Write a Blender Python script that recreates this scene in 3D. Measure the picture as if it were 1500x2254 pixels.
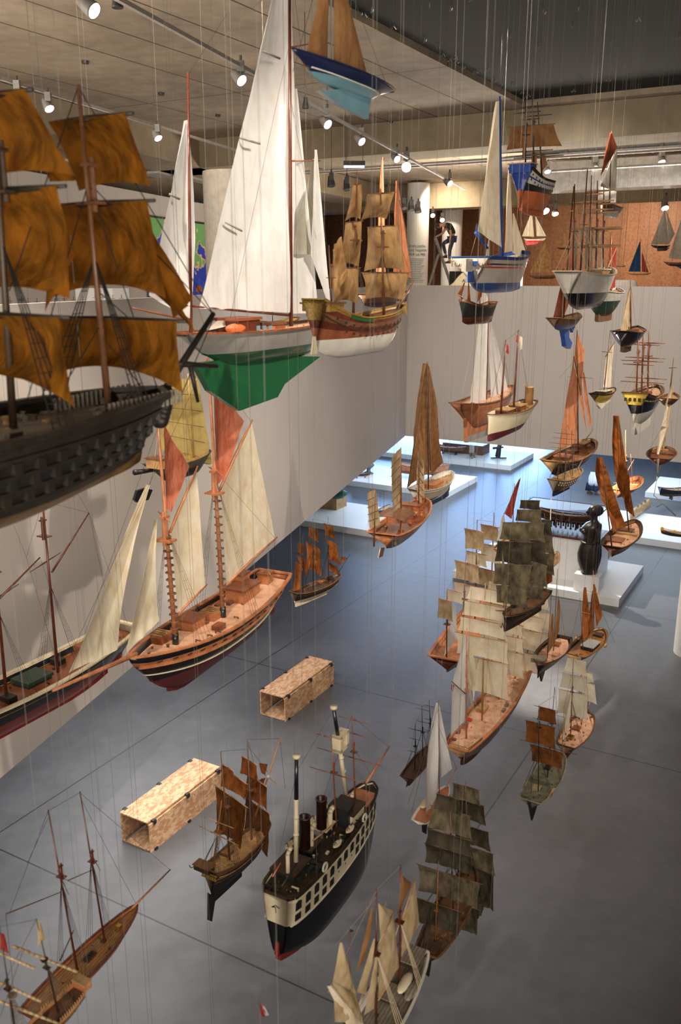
import bpy, math, random
import numpy as np
from mathutils import Vector, Matrix, noise
random.seed(7)
for o in list(bpy.data.objects): bpy.data.objects.remove(o)
SC = bpy.context.scene
COL = SC.collection
PI = math.pi
# ------------------------------------------------------------- camera, light, exposure
F, CX, CY, H = 1920.0, 750.0, 1127.0, 7.8
PITCH = math.atan(519/1920)
cd = bpy.data.cameras.new('camera'); cam = bpy.data.objects.new('camera', cd); COL.objects.link(cam)
cd.sensor_fit = 'VERTICAL'; cd.sensor_height = 36; cd.sensor_width = 24; cd.lens = 36*F/2254
cd.clip_start = .05; cd.clip_end = 200
cam.location = (0, 0, H); cam.rotation_euler = (PI/2-PITCH, 0, 0)
cd.dof.use_dof = True; cd.dof.focus_distance = 9.5; cd.dof.aperture_fstop = 3.2
SC.camera = cam
SC.view_settings.view_transform = 'Standard'; SC.view_settings.look = 'None'
SC.view_settings.exposure = 0.85; SC.view_settings.gamma = 1
w = bpy.data.worlds.new('world'); SC.world = w; w.use_nodes = True
w.node_tree.nodes['Background'].inputs[0].default_value = (.75, .68, .62, 1)
w.node_tree.nodes['Background'].inputs[1].default_value = 0.08
AZ = math.radians(29.6)
J = Vector((math.sin(AZ), math.cos(AZ), 0)); B = Vector((math.cos(AZ), -math.sin(AZ), 0))
WD = Vector((math.sin(math.radians(15.7)), math.cos(math.radians(15.7)), 0))   # line of the left wall
CORNER = Vector((2.02, 26.83, 0))
CEIL = 11.5
def spot(loc, tgt, power, col=(1, .80, .58), ang=50, size=.08, blend=.6, parent=None, name='spot_light'):
    l = bpy.data.lights.new(name, 'SPOT'); l.energy = power; l.color = col; l.spot_size = math.radians(ang)
    l.spot_blend = blend; l.shadow_soft_size = size
    o = bpy.data.objects.new(name, l); COL.objects.link(o)
    d = (Vector(tgt)-Vector(loc))
    q = d.to_track_quat('-Z', 'Y')
    o.location = loc; o.rotation_euler = q.to_euler()
    return o
def area(loc, tgt, power, col, sx, sy, name='area_light'):
    l = bpy.data.lights.new(name, 'AREA'); l.energy = power; l.color = col; l.shape = 'RECTANGLE'; l.size = sx; l.size_y = sy
    o = bpy.data.objects.new(name, l); COL.objects.link(o)
    o.location = loc; o.rotation_euler = (Vector(tgt)-Vector(loc)).to_track_quat('-Z', 'Y').to_euler()
    return o
WARM = (1, .88, .75)
# ceiling spotlights of the hall, on tracks over the hanging fleet (outside or above the frame)
for (lx, ly, tx, ty, tz, pw, an) in [
    (-1.2, 4.0, -1.3, 8.5, 5.0, 270, 60), (2.5, 2.5, 0.6, 5.6, 4.2, 120, 34), (4.2, 6.0, 1.7, 7.8, 4.2, 260, 40),
    (6.0, 8.0, 3.2, 10.5, 5.5, 560, 62), (-0.6, 6.5, 1.0, 13.5, 5.0, 520, 62), (0.4, 1.0, 0.6, 5.5, 7.6, 70, 60),
    (8.5, 13.0, 4.0, 14.0, 6.0, 380, 60), (2.0, 11.0, 5.0, 17.0, 6.0, 600, 80), (-3.5, 6.0, -2.0, 12.0, 0.0, 420, 60),
    (-2.6, 0.2, -1.2, 3.4, 7.4, 45, 70), (3.0, 4.5, -1.4, 7.0, 6.0, 440, 46)]:
    spot((lx, ly, 10.6), (tx, ty, tz), pw*1.55, WARM, an, .06)
# the bright pool on the floor and general pools
spot((4.5, 12.0, 10.6), (4.0, 15.6, 0), 11000, (1, .87, .72), 15, .05, .9)
spot((2.8, 27.5, 10.8), (6.9, 19.0, 0), 5200, (1, .9, .8), 26, .06, .5)
spot((0.6, 9.5, 10.6), (-1.7, 11.8, 0), 2000, (1, .93, .86), 30, .06, 1)
# wash on the white back wall and left wall
spot((3.5, 18.0, 10.8), (7.5, 26.0, 5.0), 290, (1, .95, .92), 90, .1, .8)
spot((9.0, 16.0, 10.8), (11.5, 24.0, 5.0), 185, (1, .95, .92), 90, .1, .8)
spot((2.0, 12.0, 10.8), (-1.0, 18.0, 5.2), 380, (1, .96, .94), 90, .1, .8)
# daylight of the lower level: tall windows far behind, with a side light added
DAY = (.28, .50, 1.0)
area(tuple(J*45.5+B*(-18)+Vector((0, 0, 1.7))), tuple(J*20+B*(-10)), 1900, DAY, 14, 2.6, 'daylight_window_far')
area(tuple(J*20+B*16.5+Vector((0, 0, 2.2))), tuple(J*20+Vector((0, 0, 0))), 2900, DAY, 14, 3.4, 'daylight_fill_side')  # blue area light added for an assumed window outside the view
area((-3.9, 13.0, 2.9), (-3.9, 13.0, 0), 165, (1, .97, .93), 3, 10, 'gallery_underside_fill')  # added fill that brightens the floor under the left gallery, no fitting modelled
area(tuple(J*30+B*(-8.5)+Vector((0, 0, 2.92))), tuple(J*30+B*(-8.5)), 520, (.74, .87, 1), 13, 10, 'gallery_underside_fill')  # added fill over the far plinths and the floor around them
# up-facing area lights added as fill, standing in for light bounced onto the ceiling
area((-6.5, 10.0, 7.3), (-3.0, 14, 11.5), 560, (1, .9, .78), 3, 10, 'ceiling_fill')
area((5.5, 28.5, 7.2), (4.5, 27, 11.5), 640, (1, .9, .78), 9, 2, 'ceiling_fill')
area((0, -3.0, 7.0), (-1.5, 8, 11.5), 420, (1, .9, .78), 8, 3, 'ceiling_fill')
# ------------------------------------------------------------- pixel helpers (place real objects on calibrated rays)
def ray(x, y):
    a = (x-CX)/F; b = -(y-CY)/F; cp, sp = math.cos(PITCH), math.sin(PITCH)
    return Vector((a, cp+b*sp, -sp+b*cp))
C0 = Vector((0, 0, H))
def onz(x, y, z):
    r = ray(x, y); return C0+r*((z-H)/r.z)
def ond(x, y, d): return C0+ray(x, y)*d
def proj(p):
    q = p-C0; cp, sp = math.cos(PITCH), math.sin(PITCH)
    f = q.y*cp-q.z*sp; u = q.y*sp+q.z*cp
    return CX+F*q.x/f, CY-F*u/f, f
# ------------------------------------------------------------- materials
def c(h):
    h = h.lstrip('#'); v = [int(h[i:i+2], 16)/255 for i in (0, 2, 4)]
    return tuple(((x/12.92) if x <= .04045 else ((x+.055)/1.055)**2.4) for x in v)+(1,)
M = {}
def mk(name):
    m = bpy.data.materials.new(name); m.use_nodes = True; M[name] = m
    nt = m.node_tree; b = nt.nodes['Principled BSDF']; return m, nt, b
def N(nt, t, **k):
    n = nt.nodes.new(t)
    for a, v in k.items(): setattr(n, a, v)
    return n
def ramp(nt, fac, stops):
    r = N(nt, 'ShaderNodeValToRGB'); e = r.color_ramp.elements
    e[0].position, e[0].color = stops[0]; e[1].position, e[1].color = stops[-1]
    for p, cc in stops[1:-1]:
        x = e.new(p); x.color = cc
    nt.links.new(fac, r.inputs[0]); return r.outputs[0]
def tex(nt, kind, scale, stretch=(1, 1, 1), detail=3):
    tc = N(nt, 'ShaderNodeTexCoord'); mp = N(nt, 'ShaderNodeMapping'); mp.inputs['Scale'].default_value = stretch
    nt.links.new(tc.outputs['Object'], mp.inputs[0])
    n = N(nt, kind); n.inputs['Scale'].default_value = scale
    if 'Detail' in n.inputs: n.inputs['Detail'].default_value = detail
    nt.links.new(mp.outputs[0], n.inputs[0]); return n
def bump(nt, b, h, s, dist=.01):
    bp = N(nt, 'ShaderNodeBump'); bp.inputs['Strength'].default_value = s; bp.inputs['Distance'].default_value = dist
    nt.links.new(h, bp.inputs['Height']); nt.links.new(bp.outputs[0], b.inputs['Normal'])
def wood(name, a, bb, rough=.4, scale=30, st=(1, 8, 8), plank=0):
    m, nt, b = mk(name); n = tex(nt, 'ShaderNodeTexNoise', scale, st); d = tex(nt, 'ShaderNodeTexNoise', 11, (1, 1, 1), 6)
    col = ramp(nt, n.outputs[0], [(.3, c(a)), (.7, c(bb))])
    mu = N(nt, 'ShaderNodeMixRGB', blend_type='MULTIPLY'); mu.inputs[0].default_value = .8      # worn, stained patches
    nt.links.new(col, mu.inputs[1]); nt.links.new(ramp(nt, d.outputs[0], [(.34, (.55, .5, .46, 1)), (.56, (1, 1, 1, 1))]), mu.inputs[2]); col = mu.outputs[0]
    if plank:                       # seams between the deck planks
        tc = N(nt, 'ShaderNodeTexCoord'); sp = N(nt, 'ShaderNodeSeparateXYZ'); nt.links.new(tc.outputs['Object'], sp.inputs[0])
        f = N(nt, 'ShaderNodeMath', operation='MULTIPLY'); f.inputs[1].default_value = plank; nt.links.new(sp.outputs[1], f.inputs[0])
        fr = N(nt, 'ShaderNodeMath', operation='FRACT'); nt.links.new(f.outputs[0], fr.inputs[0])
        lt = N(nt, 'ShaderNodeMath', operation='LESS_THAN'); lt.inputs[1].default_value = .16; nt.links.new(fr.outputs[0], lt.inputs[0])
        m2 = N(nt, 'ShaderNodeMixRGB'); m2.inputs[2].default_value = tuple(x*.38 for x in c(a)[:3])+(1,); nt.links.new(lt.outputs[0], m2.inputs[0]); nt.links.new(col, m2.inputs[1]); col = m2.outputs[0]
    nt.links.new(col, b.inputs['Base Color'])
    b.inputs['Roughness'].default_value = rough; bump(nt, b, n.outputs[0], .25, .002); return m
def paint(name, a, rough=.4, metal=0, var=.12, coat=0):
    m, nt, b = mk(name); n = tex(nt, 'ShaderNodeTexNoise', 9)
    ca = c(a); lo = tuple(x*(1-var) for x in ca[:3])+(1,); hi = tuple(min(1, x*(1+var)) for x in ca[:3])+(1,)
    nt.links.new(ramp(nt, n.outputs[0], [(.3, lo), (.7, hi)]), b.inputs['Base Color'])
    b.inputs['Roughness'].default_value = rough; b.inputs['Metallic'].default_value = metal
    b.inputs['Coat Weight'].default_value = coat; return m
def cloth(name, a, stain=None, amt=.5, tr=.45, bs=.5):
    m, nt, b = mk(name)
    n = tex(nt, 'ShaderNodeTexNoise', 15, (1, 1, .6), 8); n2 = tex(nt, 'ShaderNodeTexNoise', 26, (1, 1, .5), 6)
    ca = c(a); cb = c(stain) if stain else tuple(x*.78 for x in ca[:3])+(1,)
    col = ramp(nt, n.outputs[0], [(.35, ca), (.35+.6*(1-amt)+.08, cb)])
    nt.links.new(col, b.inputs['Base Color']); b.inputs['Roughness'].default_value = .85
    b.inputs['Specular IOR Level'].default_value = .15
    bump(nt, b, n2.outputs[0], bs, .02)
    t = N(nt, 'ShaderNodeBsdfTranslucent'); nt.links.new(col, t.inputs[0])
    mx = N(nt, 'ShaderNodeMixShader'); mx.inputs[0].default_value = tr
    out = nt.nodes['Material Output']
    nt.links.new(b.outputs[0], mx.inputs[1]); nt.links.new(t.outputs[0], mx.inputs[2]); nt.links.new(mx.outputs[0], out.inputs[0])
    return m
def emit(name, a, s):
    m, nt, b = mk(name); b.inputs['Base Color'].default_value = c(a); b.inputs['Emission Color'].default_value = c(a)
    b.inputs['Emission Strength'].default_value = s; return m
wood('w_orange', 'a5603a', 'c08256'); wood('w_deck', 'c98a5e', 'e2ac80', .45, 20, (1, 30, 30), 70); wood('w_red', '78422a', '965a3a', .28)
wood('w_brown', '5e3e28', '7c5538'); wood('w_dark', '2a1e14', '46321f', .5); wood('w_black', '16130f', '2a241c', .5)
wood('w_funnel', '241210', '3a1c16', .3); wood('w_ochre', '4e3c22', '6e5430'); wood('w_tan', 'a07a4c', 'c49c6c'); wood('w_grey', '6f675a', '948a78', .6, plank=60); wood('w_olive', '4a4a38', '6b6a52', .6)
wood('w_gold', '6a5224', 'a8853c', .4, 60, (2, 2, 2)); wood('w_mahog', '4c2416', '6b3421', .25); wood('w_amber', '7c5026', 'a87440', .35, plank=60)
wood('w_pink', 'd09a7a', 'e8bc9a', .5, 20, (1, 30, 30), 70); wood('w_brownwall', '7c4e2c', '8e5e38', .6, 2, (1, 1, .2))
paint('p_black', '14161a', .3, coat=.3); paint('p_navy', '1a2140', .3, coat=.4); paint('p_blue', '2c4f8f', .35); paint('p_ltblue', '6a909c', .3, coat=.4)
paint('p_white', 'c6c0b4', .4); paint('p_cream', 'cdbfa0', .4); paint('p_green', '14502e', .18, coat=.6); paint('p_dkgreen', '20382e', .45)
paint('p_red', '7a2a22', .4); paint('p_maroon', '5a2228', .4); paint('p_bred', 'c8241e', .3, coat=.4); paint('p_orange', 'c06436', .45, var=.2)
paint('p_yellow', 'c9a83a', .4); paint('p_grey', '8a8a88', .5); paint('p_gblack', '1c1e1e', .5, var=.3); paint('p_brass', 'a8803a', .35, metal=.8)
paint('p_shipgrey', '5c6264', .5); paint('p_royal', '24408c', .4); paint('p_gwhite', '9c9890', .35, coat=.2)
paint('rope', '4a3c2c', .9); paint('rope_light', 'b9a68a', .9); paint('rope_black', '18140f', .9); paint('wire', '6e6a64', .5)
cloth('s_white', 'dedddb', 'd0ccc4', .3, .35, .35); cloth('s_cream', 'f2e8d2', 'e2d0aa', .5, .4); cloth('s_beige', 'dcc6a0', 'ac8f62', .5)
cloth('s_tan', 'c8a270', '8e683e', .5, .45, 1); cloth('s_brown', '8a5426', '50301a', .5, .5, .8); cloth('s_rust', 'b87038', '74401e', .6)
cloth('s_orange', 'f0a478', 'd88454', .5); cloth('s_salmon', 'd8856a', 'c0603f', .5, .4, .9); cloth('s_dark', '8a7e64', '423a2c', .5, .4, 1)
cloth('s_dkgrn', '5e5644', '2c2820', .5, .4, 1); cloth('s_yellow', 'cbb878', 'b39c5a', .4, .4); cloth('s_red', 'b0453a', '8a332a', .4)
cloth('s_gold', 'a4681c', '5e3a12', .5, .55, 1.0); cloth('s_grey', 'a8a294', '8a8274', .4, .3); cloth('s_blue', '24507c', '1c3f66', .4, .2)
cloth('s_lbrown', 'a0764e', '7c5634', .5, .4); cloth('s_mbrown', '6e3a28', '5a2e20', .5, .35)
# ------------------------------------------------------------- mesh helpers
class MB:
    def __init__(s): s.v = []; s.f = []; s.m = []; s.mi = 0
    def add(s, vs, fs):
        o = len(s.v); s.v += [tuple(x) for x in vs]; s.f += [tuple(i+o for i in f) for f in fs]; s.m += [s.mi]*len(fs); return s
    def box(s, cx, cy, cz, sx, sy, sz, ax=None):
        p = [(x*sx/2, y*sy/2, z*sz/2) for z in (-1, 1) for y in (-1, 1) for x in (-1, 1)]
        if ax is not None:
            p = [ax @ Vector(q) for q in p]
        p = [(q[0]+cx, q[1]+cy, q[2]+cz) for q in p]
        return s.add(p, [(0, 2, 3, 1), (4, 5, 7, 6), (0, 1, 5, 4), (2, 6, 7, 3), (0, 4, 6, 2), (1, 3, 7, 5)])
    def tube(s, p0, p1, r0, r1=None, n=8, caps=True):
        r1 = r0 if r1 is None else r1; p0 = Vector(p0); p1 = Vector(p1); d = p1-p0
        if d.length < 1e-6: return s
        d.normalize(); a = d.cross(Vector((0, 0, 1)) if abs(d.z) < .9 else Vector((1, 0, 0))).normalized(); b = d.cross(a)
        vs = []
        for p, r in ((p0, r0), (p1, r1)):
            for i in range(n):
                t = 2*PI*i/n; vs.append(p+(a*math.cos(t)+b*math.sin(t))*r)
        fs = [(i, (i+1) % n, n+(i+1) % n, n+i) for i in range(n)]
        if caps: fs += [tuple(range(n))[::-1], tuple(range(n, 2*n))]
        return s.add(vs, fs)
    def path(s, pts, r, n=6):
        for a, b in zip(pts, pts[1:]): s.tube(a, b, r, r, n)
        return s
    def loft(s, rings, caps=True):      # rings: lists of equally many points
        n = len(rings[0]); vs = [p for r in rings for p in r]; fs = []
        for k in range(len(rings)-1):
            for i in range(n):
                j = (i+1) % n; fs.append((k*n+i, k*n+j, (k+1)*n+j, (k+1)*n+i))
        if caps: fs += [tuple(range(n))[::-1], tuple(range((len(rings)-1)*n, len(rings)*n))]
        return s.add(vs, fs)
    def lathe(s, cx, cy, prof, n=16):
        return s.loft([[(cx+r*math.cos(2*PI*i/n), cy+r*math.sin(2*PI*i/n), z) for i in range(n)] for r, z in prof])
    def ball(s, cx, cy, cz, rx, ry, rz, n=12):
        return s.loft([[(cx+rx*math.sin(PI*k/8+1e-3)*math.cos(2*PI*i/n), cy+ry*math.sin(PI*k/8+1e-3)*math.sin(2*PI*i/n), cz-rz*math.cos(PI*k/8)) for i in range(n)] for k in range(9)])
    def prism(s, poly, y0, y1):          # poly in x,z extruded along y
        n = len(poly); vs = [(x, y0, z) for x, z in poly]+[(x, y1, z) for x, z in poly]
        return s.add(vs, [tuple(range(n)), tuple(range(n, 2*n))[::-1]]+[(i, n+i, n+(i+1) % n, (i+1) % n) for i in range(n)])
    def grid(s, P):                      # P[i][j]
        h, w_ = len(P), len(P[0]); vs = [p for r in P for p in r]
        return s.add(vs, [(i*w_+j, i*w_+j+1, (i+1)*w_+j+1, (i+1)*w_+j) for i in range(h-1) for j in range(w_-1)])
    def build(s, name, mats, parent=None, smooth=False, loc=None):
        me = bpy.data.meshes.new(name); me.from_pydata(s.v, [], s.f)
        if isinstance(mats, str): mats = [mats]
        for m in mats: me.materials.append(M[m])
        if len(mats) > 1: me.polygons.foreach_set('material_index', s.m)
        if smooth: me.polygons.foreach_set('use_smooth', [True]*len(me.polygons))
        me.validate(); me.update()
        o = bpy.data.objects.new(name, me); COL.objects.link(o)
        if parent is not None: o.parent = parent
        if loc is not None: o.location = loc
        return o
def tag(o, label=None, cat=None, group=None, kind=None):
    if label: o['label'] = label
    if cat: o['category'] = cat
    if group: o['group'] = group
    if kind: o['kind'] = kind
    return o
def empty(name, loc, rz=0):
    o = bpy.data.objects.new(name, None); COL.objects.link(o); o.location = loc; o.rotation_euler = (0, 0, rz); o.empty_display_size = .1
    return o
def nz(x, y, z): return noise.noise(Vector((x, y, z)))
def text_obj(name, s, size, m, parent, loc, rot, ext=.002):
    cu = bpy.data.curves.new(name, 'FONT'); cu.body = s; cu.size = size; cu.extrude = ext; cu.align_x = 'CENTER'; cu.align_y = 'CENTER'
    cu.materials.append(M[m]); o = bpy.data.objects.new(name, cu); COL.objects.link(o)
    o.parent = parent; o.location = loc; o.rotation_euler = rot
    me = bpy.data.meshes.new_from_object(o); m2 = bpy.data.objects.new(name, me); COL.objects.link(m2); m2.parent = parent; m2.location = loc; m2.rotation_euler = rot
    bpy.data.objects.remove(o); return m2
# ------------------------------------------------------------- architecture
def uv(u, v, z=0): return J*u+B*v+Vector((0, 0, z))
def concrete(name, a, bb, rough, joints=None, jw=.012, form=False, sc=1.2, bmp=.1, lo=.32, hi=.7):
    m, nt, b = mk(name)
    n1 = tex(nt, 'ShaderNodeTexNoise', sc*.45, (1, 1, 1), 3); n2 = tex(nt, 'ShaderNodeTexNoise', sc*4, (1, 1, 1), 5)
    mix = N(nt, 'ShaderNodeMath', operation='MULTIPLY_ADD'); mix.inputs[1].default_value = .35
    sub = N(nt, 'ShaderNodeMath', operation='MULTIPLY'); sub.inputs[1].default_value = .65
    nt.links.new(n1.outputs[0], sub.inputs[0]); nt.links.new(n2.outputs[0], mix.inputs[0]); nt.links.new(sub.outputs[0], mix.inputs[2])
    col = ramp(nt, mix.outputs[0], [(lo, c(a)), (hi, c(bb))])
    if joints:
        geo = N(nt, 'ShaderNodeNewGeometry'); acc = None
        for ax, vals in joints:
            dot = N(nt, 'ShaderNodeVectorMath', operation='DOT_PRODUCT'); dot.inputs[1].default_value = ax
            nt.links.new(geo.outputs['Position'], dot.inputs[0])
            for v in vals:
                cmpn = N(nt, 'ShaderNodeMath', operation='COMPARE'); cmpn.inputs[1].default_value = v; cmpn.inputs[2].default_value = jw
                nt.links.new(dot.outputs['Value'], cmpn.inputs[0])
                if acc is None: acc = cmpn.outputs[0]
                else:
                    mx = N(nt, 'ShaderNodeMath', operation='MAXIMUM'); nt.links.new(acc, mx.inputs[0]); nt.links.new(cmpn.outputs[0], mx.inputs[1]); acc = mx.outputs[0]
        mc = N(nt, 'ShaderNodeMixRGB'); mc.inputs[2].default_value = tuple(x*.35 for x in c(a)[:3])+(1,)
        nt.links.new(acc, mc.inputs[0]); nt.links.new(col, mc.inputs[1]); col = mc.outputs[0]
    nt.links.new(col, b.inputs['Base Color'])
    r = ramp(nt, n1.outputs[0], [(.3, (rough*.94,)*3+(1,)), (.7, (min(1, rough*1.06),)*3+(1,))])
    nt.links.new(r, b.inputs['Roughness']); bump(nt, b, n2.outputs[0], bmp, .01)
concrete('floor_concrete', '45474a', '5c5d62', .4, [(J, [-6.8, .1, 6.87, 13.7, 20.45, 27.2, 34]), (B, [-16.2, -9.75, -3.75, 2.3])], bmp=.03)
concrete('ceil_concrete', '86796a', 'bcab94', .85, [(B, [-21.6, -19.1, -16.6, -14.1, -11.7, -10.5, -9.2, -8.0]), (J, [8.6, 16.2])], .02, sc=.9, bmp=.3)
concrete('beam_concrete', '83755f', 'ab9a80', .85, sc=.9)
concrete('plaster', 'c2bab2', 'cac2ba', .8, sc=.5, bmp=.03)
paint('plinth_white', 'e6e6e4', .5, var=.02); paint('duct_metal', '9a9a98', .38, metal=.8, var=.15); paint('track_grey', 'a8a29a', .5)
paint('lamp_grey', '7c7874', .45); paint('lamp_dark', '3a3838', .5); emit('lamp_face', 'fff0dc', 14); emit('lamp_blue', 'dfe8ff', 10)
emit('window_glow', '9fc4ff', 2.2); paint('column_beige', 'a29a8e', .7); paint('gap_dark', '1a1815', .9)
def structure(name, mb, mats): o = mb.build(name, mats); o['kind'] = 'structure'; return o
structure('floor', MB().add([(-45, -12, 0), (45, -12, 0), (45, 75, 0), (-45, 75, 0)], [(0, 1, 2, 3)]), 'floor_concrete')
def slab(poly, z0, z1):
    n = len(poly); vs = [(p.x, p.y, z) for z in (z0, z1) for p in poly]
    return MB().add(vs, [tuple(range(n))[::-1], tuple(range(n, 2*n))]+[(i, (i+1) % n, n+(i+1) % n, n+i) for i in range(n)])
PER = Vector((WD.y, -WD.x, 0))     # to the right of the left wall
# fascia walls of the upper gallery
structure('wall_left', slab([CORNER, CORNER-WD*36, CORNER-WD*36-PER*.16, CORNER+WD*.1-PER*.16], 3.0, 7.54), 'plaster')
cu, cv = CORNER.dot(J), CORNER.dot(B)
structure('wall_back', slab([uv(cu, cv), uv(cu, 14), uv(cu+.16, 14), uv(cu+.16, cv)], 3.0, 7.54), 'plaster')
lf = CORNER-PER*.17-WD*.2
structure('floor_upper_left', slab([lf, lf-WD*36, lf-WD*36-PER*14, lf+WD*14-PER*14, uv(cu+.17, cv-1.5)], 3.0, 6.5), 'plaster')
structure('floor_upper_back', slab([uv(cu+.17, cv-.2), uv(cu+.17, 14), uv(46, 14), uv(46, cv-14), uv(cu+8, cv-8)], 3.0, 6.48), 'plaster')
structure('wall_far_lower', slab([uv(47, -34), uv(47, 14), uv(47.3, 14), uv(47.3, -34)], 0, 3.0), 'plaster')
for i in range(5):
    structure('window_%d' % (i+1), slab([uv(46.9, -30+i*3.6), uv(46.9, -27+i*3.6), uv(46.96, -27+i*3.6), uv(46.96, -30+i*3.6)], .1, 2.85), 'window_glow')
structure('wall_right', slab([uv(-6, 8), uv(24.3, 8), uv(24.3, 8.3), uv(-6, 8.3)], 0, 11.5), 'plaster')
structure('wall_brown', slab([uv(43, -26), uv(43, 14), uv(43.2, 14), uv(43.2, -26)], 6.48, 11.5), 'w_brownwall')
lw = CORNER-PER*7.5
structure('wall_upper_left', slab([lw-WD*26, lw+WD*11, lw+WD*11-PER*.2, lw-WD*26-PER*.2], 6.5, 10.15), 'plaster')
structure('wall_upper_left_top', slab([lw-WD*26-PER*2, lw+WD*22-PER*2, lw+WD*22-PER*2.2, lw-WD*26-PER*2.2], 9.5, 11.5), 'beam_concrete')
# ceiling: concrete with the dark mesh opening on the right
cl = MB()
for q in ([uv(-8, -40), uv(-8, -6.95), uv(60, -6.95), uv(60, -40)], [uv(20.6, -6.95), uv(20.6, 14), uv(60, 14), uv(60, -6.95)]):
    s_ = slab(q, CEIL, CEIL+.5); cl.add(s_.v, s_.f)
structure('ceiling', cl, 'ceil_concrete')
m, nt, b = mk('mesh_dark')
vo = tex(nt, 'ShaderNodeTexVoronoi', 26); b.inputs['Roughness'].default_value = .9
nt.links.new(ramp(nt, vo.outputs['Distance'], [(.25, c('262524')), (.45, c('161515'))]), b.inputs['Base Color'])
structure('ceiling_mesh', slab([uv(-8, -6.95), uv(-8, 14), uv(20.6, 14), uv(20.6, -6.95)], CEIL+.12, CEIL+.16), 'mesh_dark')
# ceiling beams
structure('trim_1', slab([uv(20.9, -22), uv(20.9, 14), uv(22.3, 14), uv(22.3, -22)], 10.75, CEIL-.01), 'beam_concrete')
structure('trim_2', slab([uv(35, -24), uv(35, -4), uv(36.2, -4), uv(36.2, -24)], 10.5, CEIL-.01), 'beam_concrete')
p0 = onz(0, 178, CEIL); p1 = onz(504, 326, CEIL); bd = (p1-p0).normalized(); bp = Vector((bd.y, -bd.x, 0))
structure('trim_3', slab([p0-bd*9, p1+bd*1.2, p1+bd*1.2-bp*1.6, p0-bd*9-bp*1.6], 10.75, CEIL-.02), 'beam_concrete')
q0 = onz(700, 372, 11.45); q1 = onz(928, 430, 11.45); qd = (q1-q0).normalized(); qp = Vector((qd.y, -qd.x, 0))
structure('trim_4', slab([q0-qd*3, q1, q1-qp*1.5, q0-qd*3-qp*1.5], 10.7, CEIL-.03), 'beam_concrete')
# columns
for (px, py0, d, r, top, lab) in [(918, 600, 36, .45, 11.4, 'white round column with printed exhibition text, by the ladder'), (993, 600, 38, .43, 11.4, 'white round column behind the man on the ladder')]:
    p = ond(px, py0, d); o = MB().lathe(p.x, p.y, [(r, 6.48), (r, top)], 32).build('column', 'plinth_white', smooth=False); tag(o, lab, 'column')
p = uv(18.75, -1.93); tag(MB().lathe(p.x, p.y, [(.42, 0), (.42, CEIL+.1)], 48).build('column', 'plinth_white', smooth=False), 'large white round column standing on the grey floor at right edge', 'column')
p = ond(510, 420, 17); tag(MB().lathe(p.x, p.y, [(.55, 6.5), (.55, 9.75)], 40).build('column', 'column_beige', smooth=False), 'pale round column rising behind the big white yacht mainsail', 'column')
# plinths
def plinth(u0, u1, v0, v1, h, lab, z=0, name='display_plinth', m='plinth_white', group=None):
    o = MB().box(0, 0, h/2, v1-v0, u1-u0, h).build(name, m); o.location = uv((u0+u1)/2, (v0+v1)/2, z); o.rotation_euler = (0, 0, -AZ)
    return tag(o, lab, 'plinth', group)
PH = .2
plinth(22.95, 25.7, -19, -11.7, PH, 'low white display plinth cut off by the left wall, nearest of the left row')
plinth(28.65, 31.74, -22, -11.84, PH, 'low white display plinth in the middle of the left row, behind the tan-sailed boat')
plinth(34.35, 37.45, -22, -11.37, PH, 'low white display plinth farthest back under the back wall')
plinth(20.7, 23.66, -8.3, -3.95, PH, 'low white plinth carrying the dark wooden statue and glass case')
plinth(26.35, 29.3, -6.4, -1.5, PH, 'low white plinth with a log lying behind it, left of the round column')
plinth(32.4, 35.3, -5.6, 0, PH, 'low white plinth at the far right edge with a dark boat on it')
plinth(21.5, 22.9, -6.9, -4.75, 1.05, 'tall white pedestal block under the glass case', PH, 'pedestal')
plinth(20.85, 21.32, -5.12, -4.5, .42, 'small white pedestal block under the dark statue', PH, 'pedestal')
# ducts, trays and tracks
def bar(name, p, q, r, m, lab, cat, n=12): return tag(MB().tube(p, q, r, r, n).build(name, m, smooth=n > 8), lab, cat)
def beam(name, p, q, wx, hz, m, lab=None, cat=None):
    p = Vector(p); q = Vector(q); d = (q-p); L = d.length; o = MB().box(0, 0, 0, L, wx, hz).build(name, m)
    o.location = (p+q)/2; o.rotation_euler = (0, -math.asin(d.z/L), math.atan2(d.y, d.x))
    if lab: tag(o, lab, cat)
    return o
sd = empty('spiral_duct', uv(24.6, -4, 11.05), -AZ); tag(sd, 'round spiral galvanised air duct running under the ceiling at upper right', 'duct')
prof = [(.21+(.012 if k % 4 == 0 else 0), -4.2+k*.06) for k in range(290)]
dm = MB().lathe(0, 0, prof, 20).build('pipe', 'duct_metal', sd, True); dm.rotation_euler = (0, PI/2, 0)
for k in range(4):
    MB().box(-3+k*2.4, 0, .1, .08, .5, .55).build('duct_clamp', 'duct_metal', sd)
beam('air_duct', uv(29.5, -9.3, 10.85), uv(29.5, 7.8, 10.85), 1.0, .85, 'duct_metal', 'wide rectangular galvanised duct above the brown wall opening', 'duct')
bar('pipe_run', uv(26.5, -8, 10.75), uv(26.5, 7.8, 10.75), .05, 'duct_metal', 'thin metal pipe below the spiral duct', 'pipe')
for k, (uu, zz, a) in enumerate([(22.9, 10.72, -16), (23.4, 10.72, -16), (23.15, 10.95, -10)]):
    beam('cable_tray', uv(uu, a, zz), uv(uu, 7.8, zz), .12, .05, 'track_grey', ['front cable tray rail crossing under the concrete beam', 'rear cable tray rail crossing under the concrete beam', 'upper cable tray rail near the spiral duct'][k], 'cable tray')
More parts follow.
